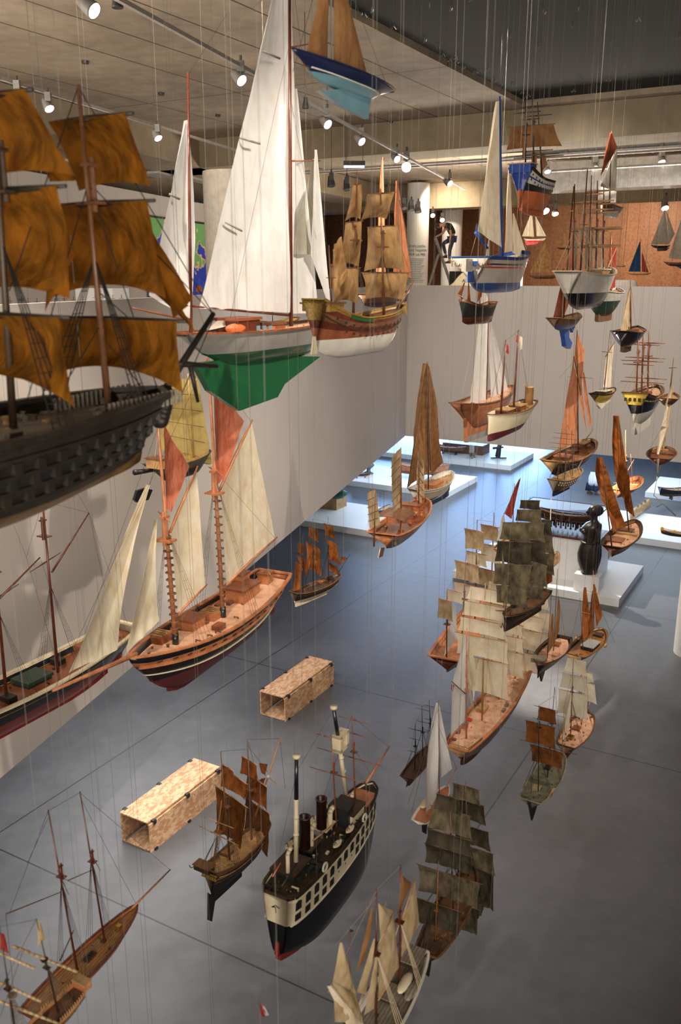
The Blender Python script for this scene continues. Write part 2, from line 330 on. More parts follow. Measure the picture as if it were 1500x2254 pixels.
for k in range(5):
    p = ond(150+k*62, 352+k*9, 19+k*.6); beam('cable_tray', p, p+WD*1.9+Vector((0, 0, .0)), .3, .05, 'track_grey', ['cable tray section at far upper left', 'second cable tray section behind the brown topsail', 'third cable tray section left of the white mizzen sail', 'fourth cable tray section behind the white mizzen sail', 'cable tray section beside the pale column'][k], 'cable tray')
TZ = 10.4
def track(px0, px1, lab, z=TZ, ext0=0, ext1=0):
    a = onz(*px0, z); b_ = onz(*px1, z); d = (b_-a).normalized(); return beam('lighting_track', a-d*ext0, b_+d*ext1, .05, .045, 'track_grey', lab, 'track')
track((265, 0), (915, 357), 'main grey lighting track running diagonally under the ceiling', ext0=3, ext1=7)
track((0, 172), (504, 326), 'left lighting track along the concrete beam', ext0=2, ext1=1)
def lamp(px, py, d, aim, size=.08, lit=True, lab='', face='lamp_face', power=0, aimd=None):
    p = ond(px, py, d); dirv = Vector(aim).normalized()
    t = empty('track_spotlight', p); tag(t, lab, 'spotlight', 'track spotlights under the ceiling')
    q = dirv.to_track_quat('Z', 'Y')
    MB().box(0, 0, size*2.0, size*1.1, size*1.1, size*1.6).build('adapter_box', 'lamp_grey' if lit else 'lamp_dark', t)
    MB().tube((0, 0, size*.9), (0, 0, size*3.6), size*.22).build('stem', 'lamp_dark', t)
    h = MB().lathe(0, 0, [(size*.55, -size*2.2), (size*.8, -size*1.2), (size, 0), (size, size*.25), (size*.9, size*.25), (size*.9, size*.18)], 20).build('lamp_head', 'lamp_grey' if lit else 'lamp_dark', t, True)
    h.rotation_euler = q.to_euler()
    f = MB().lathe(0, 0, [(size*.88, size*.185), (size*.88, size*.2)], 20).build('lens', face if lit else 'lamp_dark', h)
    if px in (721, 730, 764) or px == 673: MB().tube((0, 0, size*3.4), (0, 0, CEIL-p.z), .006).build('drop_rod', 'lamp_dark', t)
    if power:
        tg = p+dirv*6; s = spot(p+dirv*size*1.3, tg, power, WARM, 60, .05, .7); 
        s.parent = t; s.location = dirv*size*1.3; s.name = 'bulb'
    return t
A0 = (.55, -.55, -.45); A2 = (.3, -.8, -.25)
for a in [(205, 22, 8.5, (.75, -.3, -.55), .085, True, 'large lit spotlight at top left corner of the main track'),
          (259, 14, 9.0, (0, 0, -1), .06, False, 'unlit box spotlight beside the large top left lamp'),
          (531, 176, 11.2, (.6, -.5, -.6), .08, True, 'lit spotlight on the main track left of the big white mainsail'),
          (40, 214, 12, (.5, -.6, -.6), .075, True, 'leftmost lit spotlight on the left track'),
          (108, 238, 12.6, (.5, -.4, -.8), .075, True, 'second lit spotlight from the left on the left track'),
          (348, 303, 15, (.5, -.4, -.8), .075, True, 'lit spotlight left of the white mizzen sail'),
          (673, 237, 13, (0, 0, -1), .05, False, 'small unlit spotlight behind the yacht rigging'),
          (721, 273, 14.5, (.6, -.6, -.6), .085, True, 'lit spotlight under the blue pond yacht'),
          (796, 311, 16.5, (.6, -.6, -.6), .085, True, 'lit spotlight second below the blue pond yacht'),
          (874, 350, 19, (.5, -.7, -.5), .085, True, 'lit spotlight at the crossing of track and cable tray'),
          (895, 368, 20, (-.05, -1, -.12), .12, True, 'brightest spotlight, shining straight at the viewer'),
          (990, 404, 24, (.6, -.6, -.5), .1, True, 'lit spotlight far down the main track'),
          (730, 408, 21, (.1, -.2, -1), .1, False, 'unlit dark spotlight above the brown galleon sails'),
          (764, 416, 21.5, (.1, -.2, -1), .1, False, 'second unlit dark spotlight above the brown galleon sails'),
          (890, 458, 30, (.1, -.2, -1), .12, False, 'unlit spotlight by the text column, leftmost of three'),
          (906, 462, 30, (.1, -.2, -1), .12, False, 'unlit spotlight by the text column, middle of three'),
          (921, 466, 30, (.1, -.2, -1), .12, False, 'unlit spotlight by the text column, right of three'),
          (953, 474, 33, (.1, -1, -.6), .09, True, 'lit spotlight left above the man on the ladder'),
          (974, 484, 33, (.1, -1, -.6), .09, True, 'lit spotlight right above the man on the ladder'),
          (1206, 377, 27, (.1, -.5, -.8), .1, True, 'small lit lamp right of the blue and orange ship'),
          (1310, 369, 27, (.1, -.5, -.8), .12, True, 'small lit lamp left of the brown and white sail'),
          (1457, 356, 26, (.1, -.5, -.8), .12, True, 'small lit lamp below the spiral duct at right'),
          (1401, 407, 28, (.1, -.5, -.8), .12, True, 'small lit lamp in front of the wide duct'),
          (1465, 457, 31, (.05, -.6, -.8), .14, True, 'lit lamp above the pale sails at the right edge'),
          (1199, 463, 33, (.1, -.6, -.8), .2, True, 'bright white lamp above the red and white yacht'),
          (1223, 470, 33, (.1, -.6, -.8), .13, True, 'small lamp right of the bright white one')]:
    lamp(*a[:5], a[5], a[6], power=(60 if a[5] and a[1] < 380 and a[0] < 900 else 0))
fl = empty('strip_light', ond(780, 366, 20)); tag(fl, 'short bright strip light hanging from the cable tray', 'light')
MB().box(0, 0, .06, .5, .14, .1).build('housing', 'lamp_dark', fl); MB().box(0, 0, -.01, .46, .12, .03).build('tube', 'lamp_blue', fl)
for x in (-.2, .2): MB().tube((x, 0, .1), (x, 0, CEIL-fl.location.z), .006).build('drop_rod', 'lamp_dark', fl)
# lights that wash the far room
for (px, d, pw) in [(1180, 35, 420), (1420, 35, 800), (960, 34, 360), (1300, 35, 200), (430, 15, 90)]:
    p = ond(px, 400, d); p.z = 11.2
    spot(p, p+J*4+Vector((0, 0, -3)), pw, (1, .82, .62), 120, .1, .9, name='room_spot')
spot(ond(150, 300, 13), ond(300, 560, 20), 90, (1, .95, .9), 110, .1, .9, name='room_spot')
# mesh hooks (the little clips where the wires are tied)
random.seed(3)
for k in range(95):
    uu = random.uniform(9.5, 20.3); vv = -6.8+random.random()**1.4*8 if k > 30 else -6.9+random.random()*.3
    p = uv(uu, vv, CEIL+.1)
    if k == 0:
        hk = MB(); hk.path([(0, 0, 0), (.03, 0, -.05), (.05, 0, -.02)], .006, 5); hk.path([(0, 0, 0), (-.035, .01, -.05), (-.05, .02, -.03)], .006, 5); hk.path([(0, 0, .03), (0, 0, 0)], .006, 5)
        h0 = hk.build('wire_hook', 'duct_metal'); o = h0
    else:
        o = h0.copy(); COL.objects.link(o)
    o.location = p; o.rotation_euler = (0, 0, random.random()*6)
    tag(o, 'small metal clip holding suspension wires on the dark ceiling mesh', 'hook', 'wire clips on the ceiling mesh')
for (px, py) in [(188, 135), (355, 205), (480, 253), (863, 268)]:
    p = onz(px, py, CEIL-.01); tag(MB().lathe(0, 0, [(.07, 0), (.06, -.04)], 16).build('ceiling_sensor', 'lamp_dark', loc=p), 'small black round fitting on the concrete ceiling', 'fitting', 'round fittings on the concrete ceiling')
# ------------------------------------------------------------- ship builder
class Ship:
    def __init__(s, label, stern, bowx, z=None, d=None, away=True, name='model_ship', cat='model ship', az=None, L=None, bowd=None):
        a = AZ if az is None else math.radians(az)
        h = Vector((math.sin(a), math.cos(a), 0))*(1 if away else -1)
        st = (ond(*stern, bowd)-h*L) if bowd else (onz(*stern, z) if z is not None else ond(*stern, d))
        if isinstance(bowx, tuple):          # both ends picked on the sheer line: solve heading and length
            L = 1.0
            for _ in range(12):
                a0 = onz(*stern, z+.02*L); b0 = onz(*bowx, z+.035*L); dv = b0-a0; dv.z = 0; L = dv.length
            h = dv.normalized(); st = Vector((a0.x, a0.y, z))
        if L is None:
            lo, hi = .05, 6.0; f0 = proj(st+h*lo)[0]; sg = 1 if bowx > stern[0] else -1
            for _ in range(40):
                mid = (lo+hi)/2; q = proj(st+h*mid)
                if q[2] < .2 or (q[0]-bowx)*sg > 0: hi = mid
                else: lo = mid
            L = lo
        s.L = L; s.h = h; s.org = st+h*L/2; s.y = Vector((-h.y, h.x, 0))
        s.root = empty(name, s.org, math.atan2(h.y, h.x)); tag(s.root, label, cat)
        s.k = (s.org-C0).length; s.rig = MB(); s.masts = []
    # --- pixel to local helpers
    def P(s, x, y):
        r = ray(x, y); t = (s.org-C0).dot(s.y)/r.dot(s.y); q = C0+r*t-s.org
        return q.dot(s.h), q.z
    def Q(s, x, y, z):                      # pixel on horizontal plane z (local)
        q = onz(x, y, s.org.z+z)-s.org; return q.dot(s.h), q.dot(s.y)
    def W(s, loc): return s.org+s.h*loc[0]+s.y*loc[1]+Vector((0, 0, loc[2]))
    def wpx(s, x, z, w):                    # half width in metres of w pixels across the beam
        a = proj(s.W((x, 0, z))); b_ = proj(s.W((x, .1, z))); return w/(math.hypot(b_[0]-a[0], b_[1]-a[1])/.1)
    # --- hull
    def hull(s, B_=.24, D=.16, fb=.06, up=(('p_black', 1),), low='p_red', deck='w_deck', bul=.015, ws=.6, tm=.5, q=.8, sb=.05, ss=.03,
             rb=.06, rs=.03, e=.55, ks=.75, kb=.55, rail='w_brown', transom=None, th=0, thick=.006, deckm=True, p=.7, ve=1.1, tf=1.0):
        L = s.L; s.B_ = B_; s.par = (B_, D, fb, ws, tm, q, sb, ss, rb, rs, e, ks, kb, th, p); s.ve = ve; s.bul = bul*L
        n = 26; mats = [m for m, _ in up]+[low]; fr = [0]
        for m, f in up: fr.append(f)
        rows = []
        for a, b_ in zip(fr, fr[1:]):
            k = max(1, int((b_-a)*6)); rows += [(a+(b_-a)*i/k, mats[[f for f in fr[1:]].index(b_)]) for i in range(k)]
        NU = len(rows); NL = 6
        def sec(t):
            zs, zk, zw = s.zs(t), s.zk(t), s.zw(t)
            zz = [zs+(zw-zs)*r[0] for r in rows]+[zw+(zk-zw)*i/NL for i in range(NL+1)]
            return [s.hp(t, z) for z in zz]
        ts = [i/n for i in range(n+1)]; ts = [t-.35*math.sin(2*PI*t)/(2*PI) for t in ts]
        mb = MB(); S_ = [sec(t) for t in ts]
        for side in (1, -1):
            o = len(mb.v); nr = len(S_[0])
            for r_ in S_: mb.v += [(x, y*side, z) for x, y, z in r_]
            for i in range(n):
                for j in range(nr-1):
                    f = (o+i*nr+j, o+i*nr+j+1, o+(i+1)*nr+j+1, o+(i+1)*nr+j); mb.f.append(f if side < 0 else f[::-1])
                    mb.m.append(mats.index(rows[j][1]) if j < NU else len(mats)-1)
        tm_ = len(mats); mats2 = mats+[transom or mats[0]]
        nr = len(S_[0]); o2 = (n+1)*nr
        for j in range(nr-1):
            mb.f.append((j, o2+j, o2+j+1, j+1)); mb.m.append(tm_ if j < NU and rows[j][0] < tf else mats.index(rows[j][1]) if j < NU else len(mats)-1)
        ob = mb.build('hull', mats2, s.root, True)
        md = ob.modifiers.new('s', 'SOLIDIFY'); md.thickness = thick*L; md.offset = -1
        if deckm:
            g = []
            for i in range(21):
                t = .01+.98*i/20; z = s.zs(t)-s.bul; x, y, _ = s.hp(t, z); y = max(0, y-thick*L*.6)
                g.append([(x, -y+2*y*j/4, z+.004*L*(1-abs(j-2)/2)) for j in range(5)])
            MB().grid(g).build('deck', deck, s.root)
        if rail:
            rb_ = MB(); r = .006*L
            for side in (1, -1):
                pts = []
                for i in range(25):
                    t = i/24; x, y, z = s.hp(t, s.zs(t)); pts.append(Vector((x, y*side, z)))
                rings = [[(p_.x, p_.y-r*1.2, p_.z), (p_.x, p_.y+r*1.2, p_.z), (p_.x, p_.y+r*1.2, p_.z+r), (p_.x, p_.y-r*1.2, p_.z+r)] for p_ in pts]
                rb_.loft(rings)
            a = s.hp(0, s.zs(0)); rb_.box(a[0], 0, a[2]+r/2, r*2.4, a[1]*2, r)
            rb_.build('cap_rail', rail, s.root)
        return s
    def zs(s, t):
        sb, ss = s.par[6], s.par[7]; L = s.L
        return L*(sb*((t-.42)/.58)**2 if t > .42 else ss*((.42-t)/.42)**2)
    def zk(s, t):
        B_, D, fb, ws, tm, q, sb, ss, rb, rs, e, ks, kb, th, p = s.par; L = s.L
        f = 1.0
        if t < .3: f = ks+(1-ks)*math.sin(PI/2*t/.3)
        if t > .7: f = kb+(1-kb)*max(0, math.cos(PI/2*(t-.7)/.3))**.8
        return -D*L*f
    def zw(s, t):
        zs, zk = s.zs(t), s.zk(t); return max(-s.par[2]*s.L, zk+.12*(zs-zk))
    def hb(s, t):
        B_, D, fb, ws, tm, q, sb, ss, rb, rs, e, ks, kb, th, p = s.par
        if t < tm: return s.L*B_/2*(ws+(1-ws)*math.sin(PI/2*t/tm)**p)
        return s.L*B_/2*max(0, math.cos(PI/2*(t-tm)/(1-tm)))**q
    def hp(s, t, z):
        B_, D, fb, ws, tm, q, sb, ss, rb, rs, e, ks, kb, th, p = s.par; L = s.L
        zs, zk = s.zs(t), s.zk(t); r = min(1, max(0, (z-zk)/(zs-zk)))
        ee = e+s.ve*abs(2*t-1)**4*(1 if t > .5 else .8)
        y = s.hb(t)*r**ee*(1-th*max(0, r-.6))
        x = L*(t-.5)
        if t > .5: x -= rb*L*(1-r)**1.3*((t-.5)/.5)**2
        else: x += rs*L*(1-r)**1.2*((.5-t)/.5)**2
        return (x, max(y, .0012*L), z)
    def xt(s, x): return min(1, max(0, x/s.L+.5))
    def dz(s, x): return s.zs(s.xt(x))-s.bul
    def keel(s, m, t0=.08, t1=.85, dep=.012, thick=.008, name='keel'):
        L = s.L; ts = [t0+(t1-t0)*i/12 for i in range(13)]
        top = []; bot = []
        for t in ts:
            x, _, z = s.hp(t, s.zk(t)+1e-4); top.append((x, z+.02*L)); bot.append((x, z-dep*L))
        MB().prism(top+bot[::-1], -thick*L/2, thick*L/2).build(name, m, s.root); return s
    def fin(s, pts, m, name='keel', th=.012, px=True):
        pl = [s.P(*p) for p in pts] if px else pts
        MB().prism(pl, -th*s.L/2, th*s.L/2).build(name, m, s.root); return s
    def rudder(s, m, h=.12, w=.035, z0=None):
        L = s.L; x, _, z = s.hp(0, s.zk(0)); x0 = x; zt = s.zw(0)+.02*L if z0 is None else z0
        MB().prism([(x0, zt), (x0-w*L*.6, zt), (x0-w*L, z), (x0-w*L, z-h*.1*L), (x0+.004, z-h*.1*L)], -.004*L, .004*L).build('rudder', m, s.root); return s
    def boxd(s, px, py, l, w_, h, m, name='deckhouse', roof=None, off=None, y=None, rim=None, extra=0):
        """box on deck at pixel"""
        z = s.dz(0)
        for _ in range(3):
            lx, ly = s.Q(px, py, z); z = s.dz(lx)
        L = s.L; t_ = s.xt(lx)
        if abs(s.org.z-H) < 1.3 or abs(lx) > .5*L or abs(ly) > s.hb(t_)*.8:
            lx = min(.44*L, max(-.46*L, s.P(px, py)[0])); ly = 0; z = s.dz(lx)
        if y is not None: ly = y*s.L
        z += extra*s.L
        w_ = min(w_, 1.7*s.hb(s.xt(lx))/L)
        o = MB().box(lx, ly, z+h*L/2, l*L, w_*L, h*L).build(name, m, s.root)
        if roof: MB().box(lx, ly, z+h*L+.004*L, l*L*1.1, w_*L*1.14, .009*L).build('roof', roof, o)
        if rim: 
            mb = MB()
            for k in range(4): mb.box(lx-l*L*.3+k*l*L*.2, ly, z+h*L+.003*L, l*L*.05, w_*L*.8, .006*L)
            mb.build('grating', rim, o)
        return o
    def mast(s, base, top, r=.008, m='w_brown', x=None, name='mast', down=True, top_frac=.55, trees=True, taper=.45):
        bx, bz = s.P(*base); tx, tz = s.P(*top)
        if x is not None: bx = x*s.L
        zd = s.dz(bx)
        if down: bz = min(bz, zd)
        R = r*s.L
        o = MB().tube((bx, 0, bz-.01*s.L), (tx, 0, tz), R, R*taper, 10).build(name, m, s.root, True)
        if trees:
            mb = MB(); cx_, cz = bx+(tx-bx)*top_frac, bz+(tz-bz)*top_frac
            mb.box(cx_+R, 0, cz, R*4.5, R*7, R*.7); mb.tube((cx_+R*1.7, 0, cz-R*2), (cx_+R*1.7, 0, cz+R*11), R*.85, R*.7, 8); mb.box(cx_+R, 0, cz+R*9, R*3.6, R*2.4, R*.8); mb.build('mast_top', m, o)
        s.masts.append((bx, bz, tx, tz)); return o
    def shrouds(s, i, n=3, frac=.6, rat=True, spread=.05):
        bx, bz, tx, tz = s.masts[i]; hx, hz = bx+(tx-bx)*frac, bz+(tz-bz)*frac; R = s.rr
        for side in (1, -1):
            pts = []
            for k in range(n):
                x = bx-spread*s.L*(k+.3)/n*1.5+.0; t = s.xt(x); _, y, z = s.hp(t, s.zs(t)); p = Vector((x, side*y, z)); pts.append(p); s.rig.tube(p, (hx, 0, hz), R, R, 3, False)
            if rat:
                for q in range(1, 12):
                    f = q/13; a = pts[0].lerp(Vector((hx, 0, hz)), f); b_ = pts[-1].lerp(Vector((hx, 0, hz)), f); s.rig.tube(a, b_, R*.7, R*.7, 3, False)
        return s
    rr = .0012
    def stay(s, a, b_): s.rig.tube(a, b_, s.rr, s.rr, 3, False)
    def stays(s, bow=None):
        L = s.L; bt = (L/2, 0, s.zs(1)) if bow is None else bow
        ms = sorted(s.masts, key=lambda m: -m[0])
        for i, (bx, bz, tx, tz) in enumerate(ms):
            for f in (1, .6):
                p = (bx+(tx-bx)*f, 0, bz+(tz-bz)*f)
                if i == 0: s.stay(p, bt)
                else:
                    n = ms[i-1]; s.stay(p, (n[0]+(n[2]-n[0])*f*.9, 0, n[1]+(n[3]-n[1])*f*.9 if f == 1 else n[1]+.02*L))
        last = ms[-1]; s.stay((last[2], 0, last[3]), (-L/2, 0, s.zs(0)))
        return s
    def spar(s, a, b_, r=.005, m='w_brown', name='bowsprit', taper=.6, px=True, ya=0, yb=0):
        p = s.P(*a) if px else a; q = s.P(*b_) if px else b_
        return MB().tube((p[0], ya, p[1]), (q[0], yb, q[1]), r*s.L, r*s.L*taper, 8).build(name, m, s.root, True)
    def yard(s, cpx, w, r=.004, m='w_brown', ang=0, tilt=0, px=True):
        x, z = s.P(*cpx) if px else cpx
        hw = s.wpx(x, z, w); R = r*s.L; ca, sa = math.cos(math.radians(ang)), math.sin(math.radians(ang))
        a = Vector((x+R*2+sa*hw, ca*hw, z+tilt*hw)); b_ = Vector((x+R*2-sa*hw, -ca*hw, z-tilt*hw)); mid = (a+b_)/2
        return MB().tube(mid, a, R, R*.5, 8).tube(mid, b_, R, R*.5, 8).build('yard', m, s.root, True)
    def sq(s, top, wt, bot, wb, m='s_cream', ang=0, belly=.12, arch=.08, yd='w_brown', yr=.004, wr=.03, seed=0, tilt=0, sag=0):
        """square sail: centre px of head and foot, half widths in px"""
        if yd: s.yard(top, wt*1.08, yr, yd, ang, tilt)
        x0, z0 = s.P(*top); x1, z1 = s.P(*bot); a = s.wpx(x0, z0, wt); b_ = s.wpx(x1, z1, wb); h = abs(z0-z1)
        ca, sa = math.cos(math.radians(ang)), math.sin(math.radians(ang)); n = 12; g = []
        sd = seed+x0*13+z0*7
        for i in range(n+1):
            u = i/n; r_ = []
            for j in range(n+1):
                v = j/n*2-1; w_ = (a+(b_-a)*u)*(1-.05*math.sin(PI*u)); y = v*w_
                bl = belly*h*math.sin(PI*min(1, u*.9+.05))*(1-v*v*.8)
                wn = wr*h*(nz(v*2+sd, u*2, 3.1)+.6*nz(v*5+sd, u*5, 1.7)+.35*nz(v*9, u*3+sd, .5))*min(1, u*3+.2)
                z = z0+(z1-z0)*u+arch*h*u*u*(1-v*v)-sag*h*u*(1-v*v)
                x = x0+(x1-x0)*u+bl+wn
                r_.append((x*1-sa*(-y), y*ca+wn*.3, z+tilt*y*(1-u)))
            g.append(r_)
        return MB().grid(g).build('sail', m, s.root, True)
    def fa(s, pts, m='s_cream', belly=.06, wr=.012, side=1, px=True, seed=0, hollow=.0, name='sail', y=0, n=14, edge=None):
        """fore and aft sail: 3 or 4 corners, edges p0-p1 (head) to p3-p2 (foot)"""
        q = [s.P(*p) for p in pts] if px else pts
        if len(q) == 3: q = [q[0], q[0], q[1], q[2]]
        q = [Vector((a, y, b_)) for a, b_ in q]
        size = max((q[i]-q[j]).length for i in range(4) for j in range(i)); g = []; sd = seed+q[0].x*9+q[2].z*5
        for i in range(n+1):
            u = i/n; a = q[0].lerp(q[3], u); b_ = q[1].lerp(q[2], u); r_ = []
            for j in range(n+1):
                v = j/n; p = a.lerp(b_, v)
                # leech roach / hollow
                bl = belly*size*math.sin(PI*v)*math.sin(PI*min(1, .12+u*.86))
                wn = wr*size*(nz(v*3+sd, u*2.5, 1.1)+.7*nz(v*7, u*4+sd, 4.2)+.5*nz((v+u)*9+sd, (v-u)*2, 2.2))*min(1, 4*v*(1-v)+.35)
                c_ = (b_-a).normalized() if (b_-a).length > 1e-6 else Vector((0, 0, 0))
                sh = -hollow*size*max(0, math.sin(PI*u))*v*v
                p = p+c_*sh; r_.append((p.x, p.y+side*bl+wn, p.z))
            g.append(r_)
        return MB().grid(g).build(name, m, s.root, True)
    def flag(s, pts, m, name='flag'): return s.fa(pts, m, .05, .05, name=name, n=6)
    def wires(s, xs=(-.3, .3), top=CEIL+.1, m='wire', r=.0008, pair=False, y=.25):
        for f in xs:
            x = f*s.L; t = s.xt(x)
            if hasattr(s, 'par'): _, yy, z = s.hp(t, s.zs(t))
            else: yy, z = .05, 0
            tops = top-s.org.z
            for sd in ((1, -1) if pair else (1,)):
                MB().tube((x, sd*yy*.9*(1 if pair else (1 if f > 0 else -1)), z), (x+sd*.01, sd*yy*(1 if pair else (1 if f > 0 else -1)), tops), r, r, 4, False).build('suspension_wire', m, s.root)
        return s
    def ports(s, zo, t0, t1, n, m, w_=.014, h=.012, name='gun_port', side=(1, -1), out=.003, lab=None):
        L = s.L
        for sd in side:
            for i in range(n):
                t = t0+(t1-t0)*i/max(1, n-1); z = s.zs(t)-zo*L; x, y, _ = s.hp(t, z); x2, y2, _ = s.hp(min(1, t+.01), z)
                a = math.atan2(sd*(y2-y), x2-x); MB().box(x, sd*(y+out*L*.3), z, w_*L, out*L*2, h*L, Matrix.Rotation(a, 3, 'Z')).build(name, m, s.root)
    def stripe(s, zo, h, m, t0=.01, t1=.985, name='wale', out=.004, n=30):
        mb = MB(); L = s.L
        for sd in (1, -1):
            rings = []
            for i in range(n+1):
                t = t0+(t1-t0)*i/n; z = s.zs(t)-zo*L; _, y, _ = s.hp(t, z); x = s.hp(t, z)[0]; o = out*L
                rings.append([(x, sd*(y-o), z-h*L/2), (x, sd*(y+o), z-h*L/2), (x, sd*(y+o), z+h*L/2), (x, sd*(y-o), z+h*L/2)])
            mb.loft(rings)
        return mb.build(name, m, s.root)
    def line(s, a, b_, px=True, y0=0, y1=0):
        p = s.P(*a) if px else a; q = s.P(*b_) if px else b_
        s.rig.tube((p[0], y0, p[1]), (q[0], y1, q[1]), s.rr, s.rr, 3, False); return s
    def clutter(s, n, m, t0=.1, t1=.9, sz=.012, seed=1, name='deck_fitting'):
        rd = random.Random(seed); L = s.L
        for _ in range(n):
            t = rd.uniform(t0, t1); z = s.zs(t)-s.bul; x, y, _z = s.hp(t, z); yy = rd.uniform(-.75, .75)*y
            mb = MB(); a = sz*L*rd.uniform(.5, 1.3)
            k = rd.random()
            if k < .4: mb.lathe(x, yy, [(a*.5, z), (a*.3, z+a*.6), (a*.5, z+a)], 8)
            elif k < .7: mb.box(x, yy, z+a*.4, a*1.6, a, a*.8)
            else: mb.box(x, yy, z+a*.7, a*.25, a*1.6, a*.25); mb.box(x, yy-a*.7, z+a*.35, a*.25, a*.25, a*.8); mb.box(x, yy+a*.7, z+a*.35, a*.25, a*.25, a*.8)
            mb.build(name, m, s.root)
        return s
    def guns(s, t0, t1, n, m='p_brass', zo=0, sz=.02):
        L = s.L
        for sd in (1, -1):
            for i in range(n):
                t = t0+(t1-t0)*i/max(1, n-1); z = s.zs(t)-zo*L; x, y, _ = s.hp(t, z)
                MB().tube((x, sd*(y-sz*L*.6), z), (x, sd*(y+sz*L*.6), z+.0), .004*L, .003*L, 6).build('cannon', m, s.root)
        return s
    def done(s, m='rope'):
        if s.rig.v: s.rig.build('rigging', m, s.root)
        return s.root
# ============================================================= the fleet
# ---- schooner with white and salmon sails (centre left)
s = Ship('varnished two-masted schooner with cream sails and two salmon topsails, centre left', (605, 1264), (284, 1460), z=5.2, away=False)
s.hull(B_=.25, D=.17, fb=.085, up=(('p_black', .22), ('w_orange', .42), ('p_black', 1)), low='p_maroon', deck='w_pink', bul=.022, ws=.62, tm=.5, q=.75, sb=.05, ss=.03, rb=.10, rs=.05, ks=.8, kb=.35, rail='w_orange', transom='w_orange', e=.5)
s.stripe(.045, .012, 'w_orange'); s.stripe(.087, .004, 'p_cream', name='waterline_stripe'); s.keel('p_maroon'); s.rudder('p_maroon')
s.mast((491, 1341), (458, 782), .009, 'w_orange', top_frac=.5); s.mast((386, 1397), (348, 936), .009, 'w_orange', top_frac=.5)
for (a, b_) in (((491, 1341), (478, 1085)), ((386, 1397), (366, 1165))):
    p, q = s.P(*a), s.P(*b_)
    for k in range(1, 15):
        f = k/15; x, z = p[0]+(q[0]-p[0])*f, p[1]+(q[1]-p[1])*f
        MB().lathe(x, 0, [(.010*s.L, z-.0015*s.L), (.0165*s.L, z-.001*s.L), (.0165*s.L, z+.001*s.L), (.010*s.L, z+.0015*s.L)], 10).build('mast_hoop', 'w_brown', s.root, True)
    MB().tube((p[0], 0, s.dz(p[0])), (p[0], 0, s.dz(p[0])+.045*s.L), .0125*s.L, .0115*s.L, 12).build('mast_collar', 'p_black', s.root, True)
s.fa([(486, 1072), (554, 929), (606, 1185), (499, 1285)], 's_cream', .05, .012, side=-1)
s.fa([(376, 1165), (433, 1031), (452, 1292), (392, 1350)], 's_cream', .05, .012, side=-1)
s.fa([(468, 812), (537, 927), (497, 1050), (478, 1070)], 's_salmon', .05, .016, side=-1)
s.fa([(361, 930), (417, 1026), (378, 1128), (366, 1120)], 's_salmon', .05, .016, side=-1)
s.fa([(330, 1068), (330, 1068), (258, 1430), (152, 1482)], 's_cream', .05, .012, side=-1, hollow=.04)
s.fa([(346, 1144), (346, 1144), (350, 1366), (274, 1446)], 's_cream', .04, .016, side=-1, hollow=.03)
s.spar((484, 1078), (556, 924), .0055, 'w_orange', 'gaff'); s.spar((374, 1172), (436, 1026), .005, 'w_orange', 'gaff')
s.spar((497, 1288), (610, 1182), .0055, 'w_orange', 'boom'); s.spar((390, 1354), (456, 1286), .005, 'w_orange', 'boom')
s.spar((300, 1440), (116, 1520), .0085, 'w_orange', 'bowsprit')
s.yard((477, 1036), 42, .004, 'w_orange', 40); s.yard((364, 1136), 40, .004, 'w_orange', 40)
s.line((458, 786), (120, 1518)); s.line((348, 940), (150, 1500)); s.line((330, 1068), (348, 1000)); s.line((554, 929), (458, 800)); s.line((606, 1185), (600, 1264)); s.line((458, 790), (352, 940)); s.line((606, 1185), (478, 1040))
s.shrouds(0, 4, .56); s.shrouds(1, 4, .56)
s.boxd(535, 1316, .13, .085, .05, 'w_orange', 'cabin', 'w_red'); s.boxd(531, 1300, .06, .05, .072, 'w_orange', 'skylight', 'w_red'); s.boxd(585, 1284, .05, .05, .04, 'w_orange', 'companionway', 'w_red')
s.boxd(421, 1382, .085, .07, .038, 'w_orange', 'cabin', 'w_red'); s.boxd(466, 1360, .085, .075, .03, 'w_orange', 'cargo_hatch', rim='w_tan'); s.boxd(482, 1386, .045, .035, .022, 'w_red', 'locker'); s.boxd(353, 1412, .075, .065, .03, 'w_red', 'cargo_hatch', rim='w_tan')
lx, ly = s.Q(569, 1285, s.dz(-.4*s.L)); wz = s.dz(lx)+.035*s.L; wm = MB()
for k in range(8):
    a = k*PI/4; wm.tube((lx, 0, wz), (lx, .03*s.L*math.cos(a), wz+.03*s.L*math.sin(a)), .0012*s.L)
for k in range(16):
    a, b_ = k*PI/8, (k+1)*PI/8; wm.tube((lx, .023*s.L*math.cos(a), wz+.023*s.L*math.sin(a)), (lx, .023*s.L*math.cos(b_), wz+.023*s.L*math.sin(b_)), .002*s.L)
wm.build('steering_wheel', 'p_brass', s.root)
s.clutter(14, 'w_brown', .08, .92, .014, 3); s.ports(.03, .1, .9, 14, 'w_dark', .02, .003, 'scuppers')
s.wires((-.32, .3)); s.done()
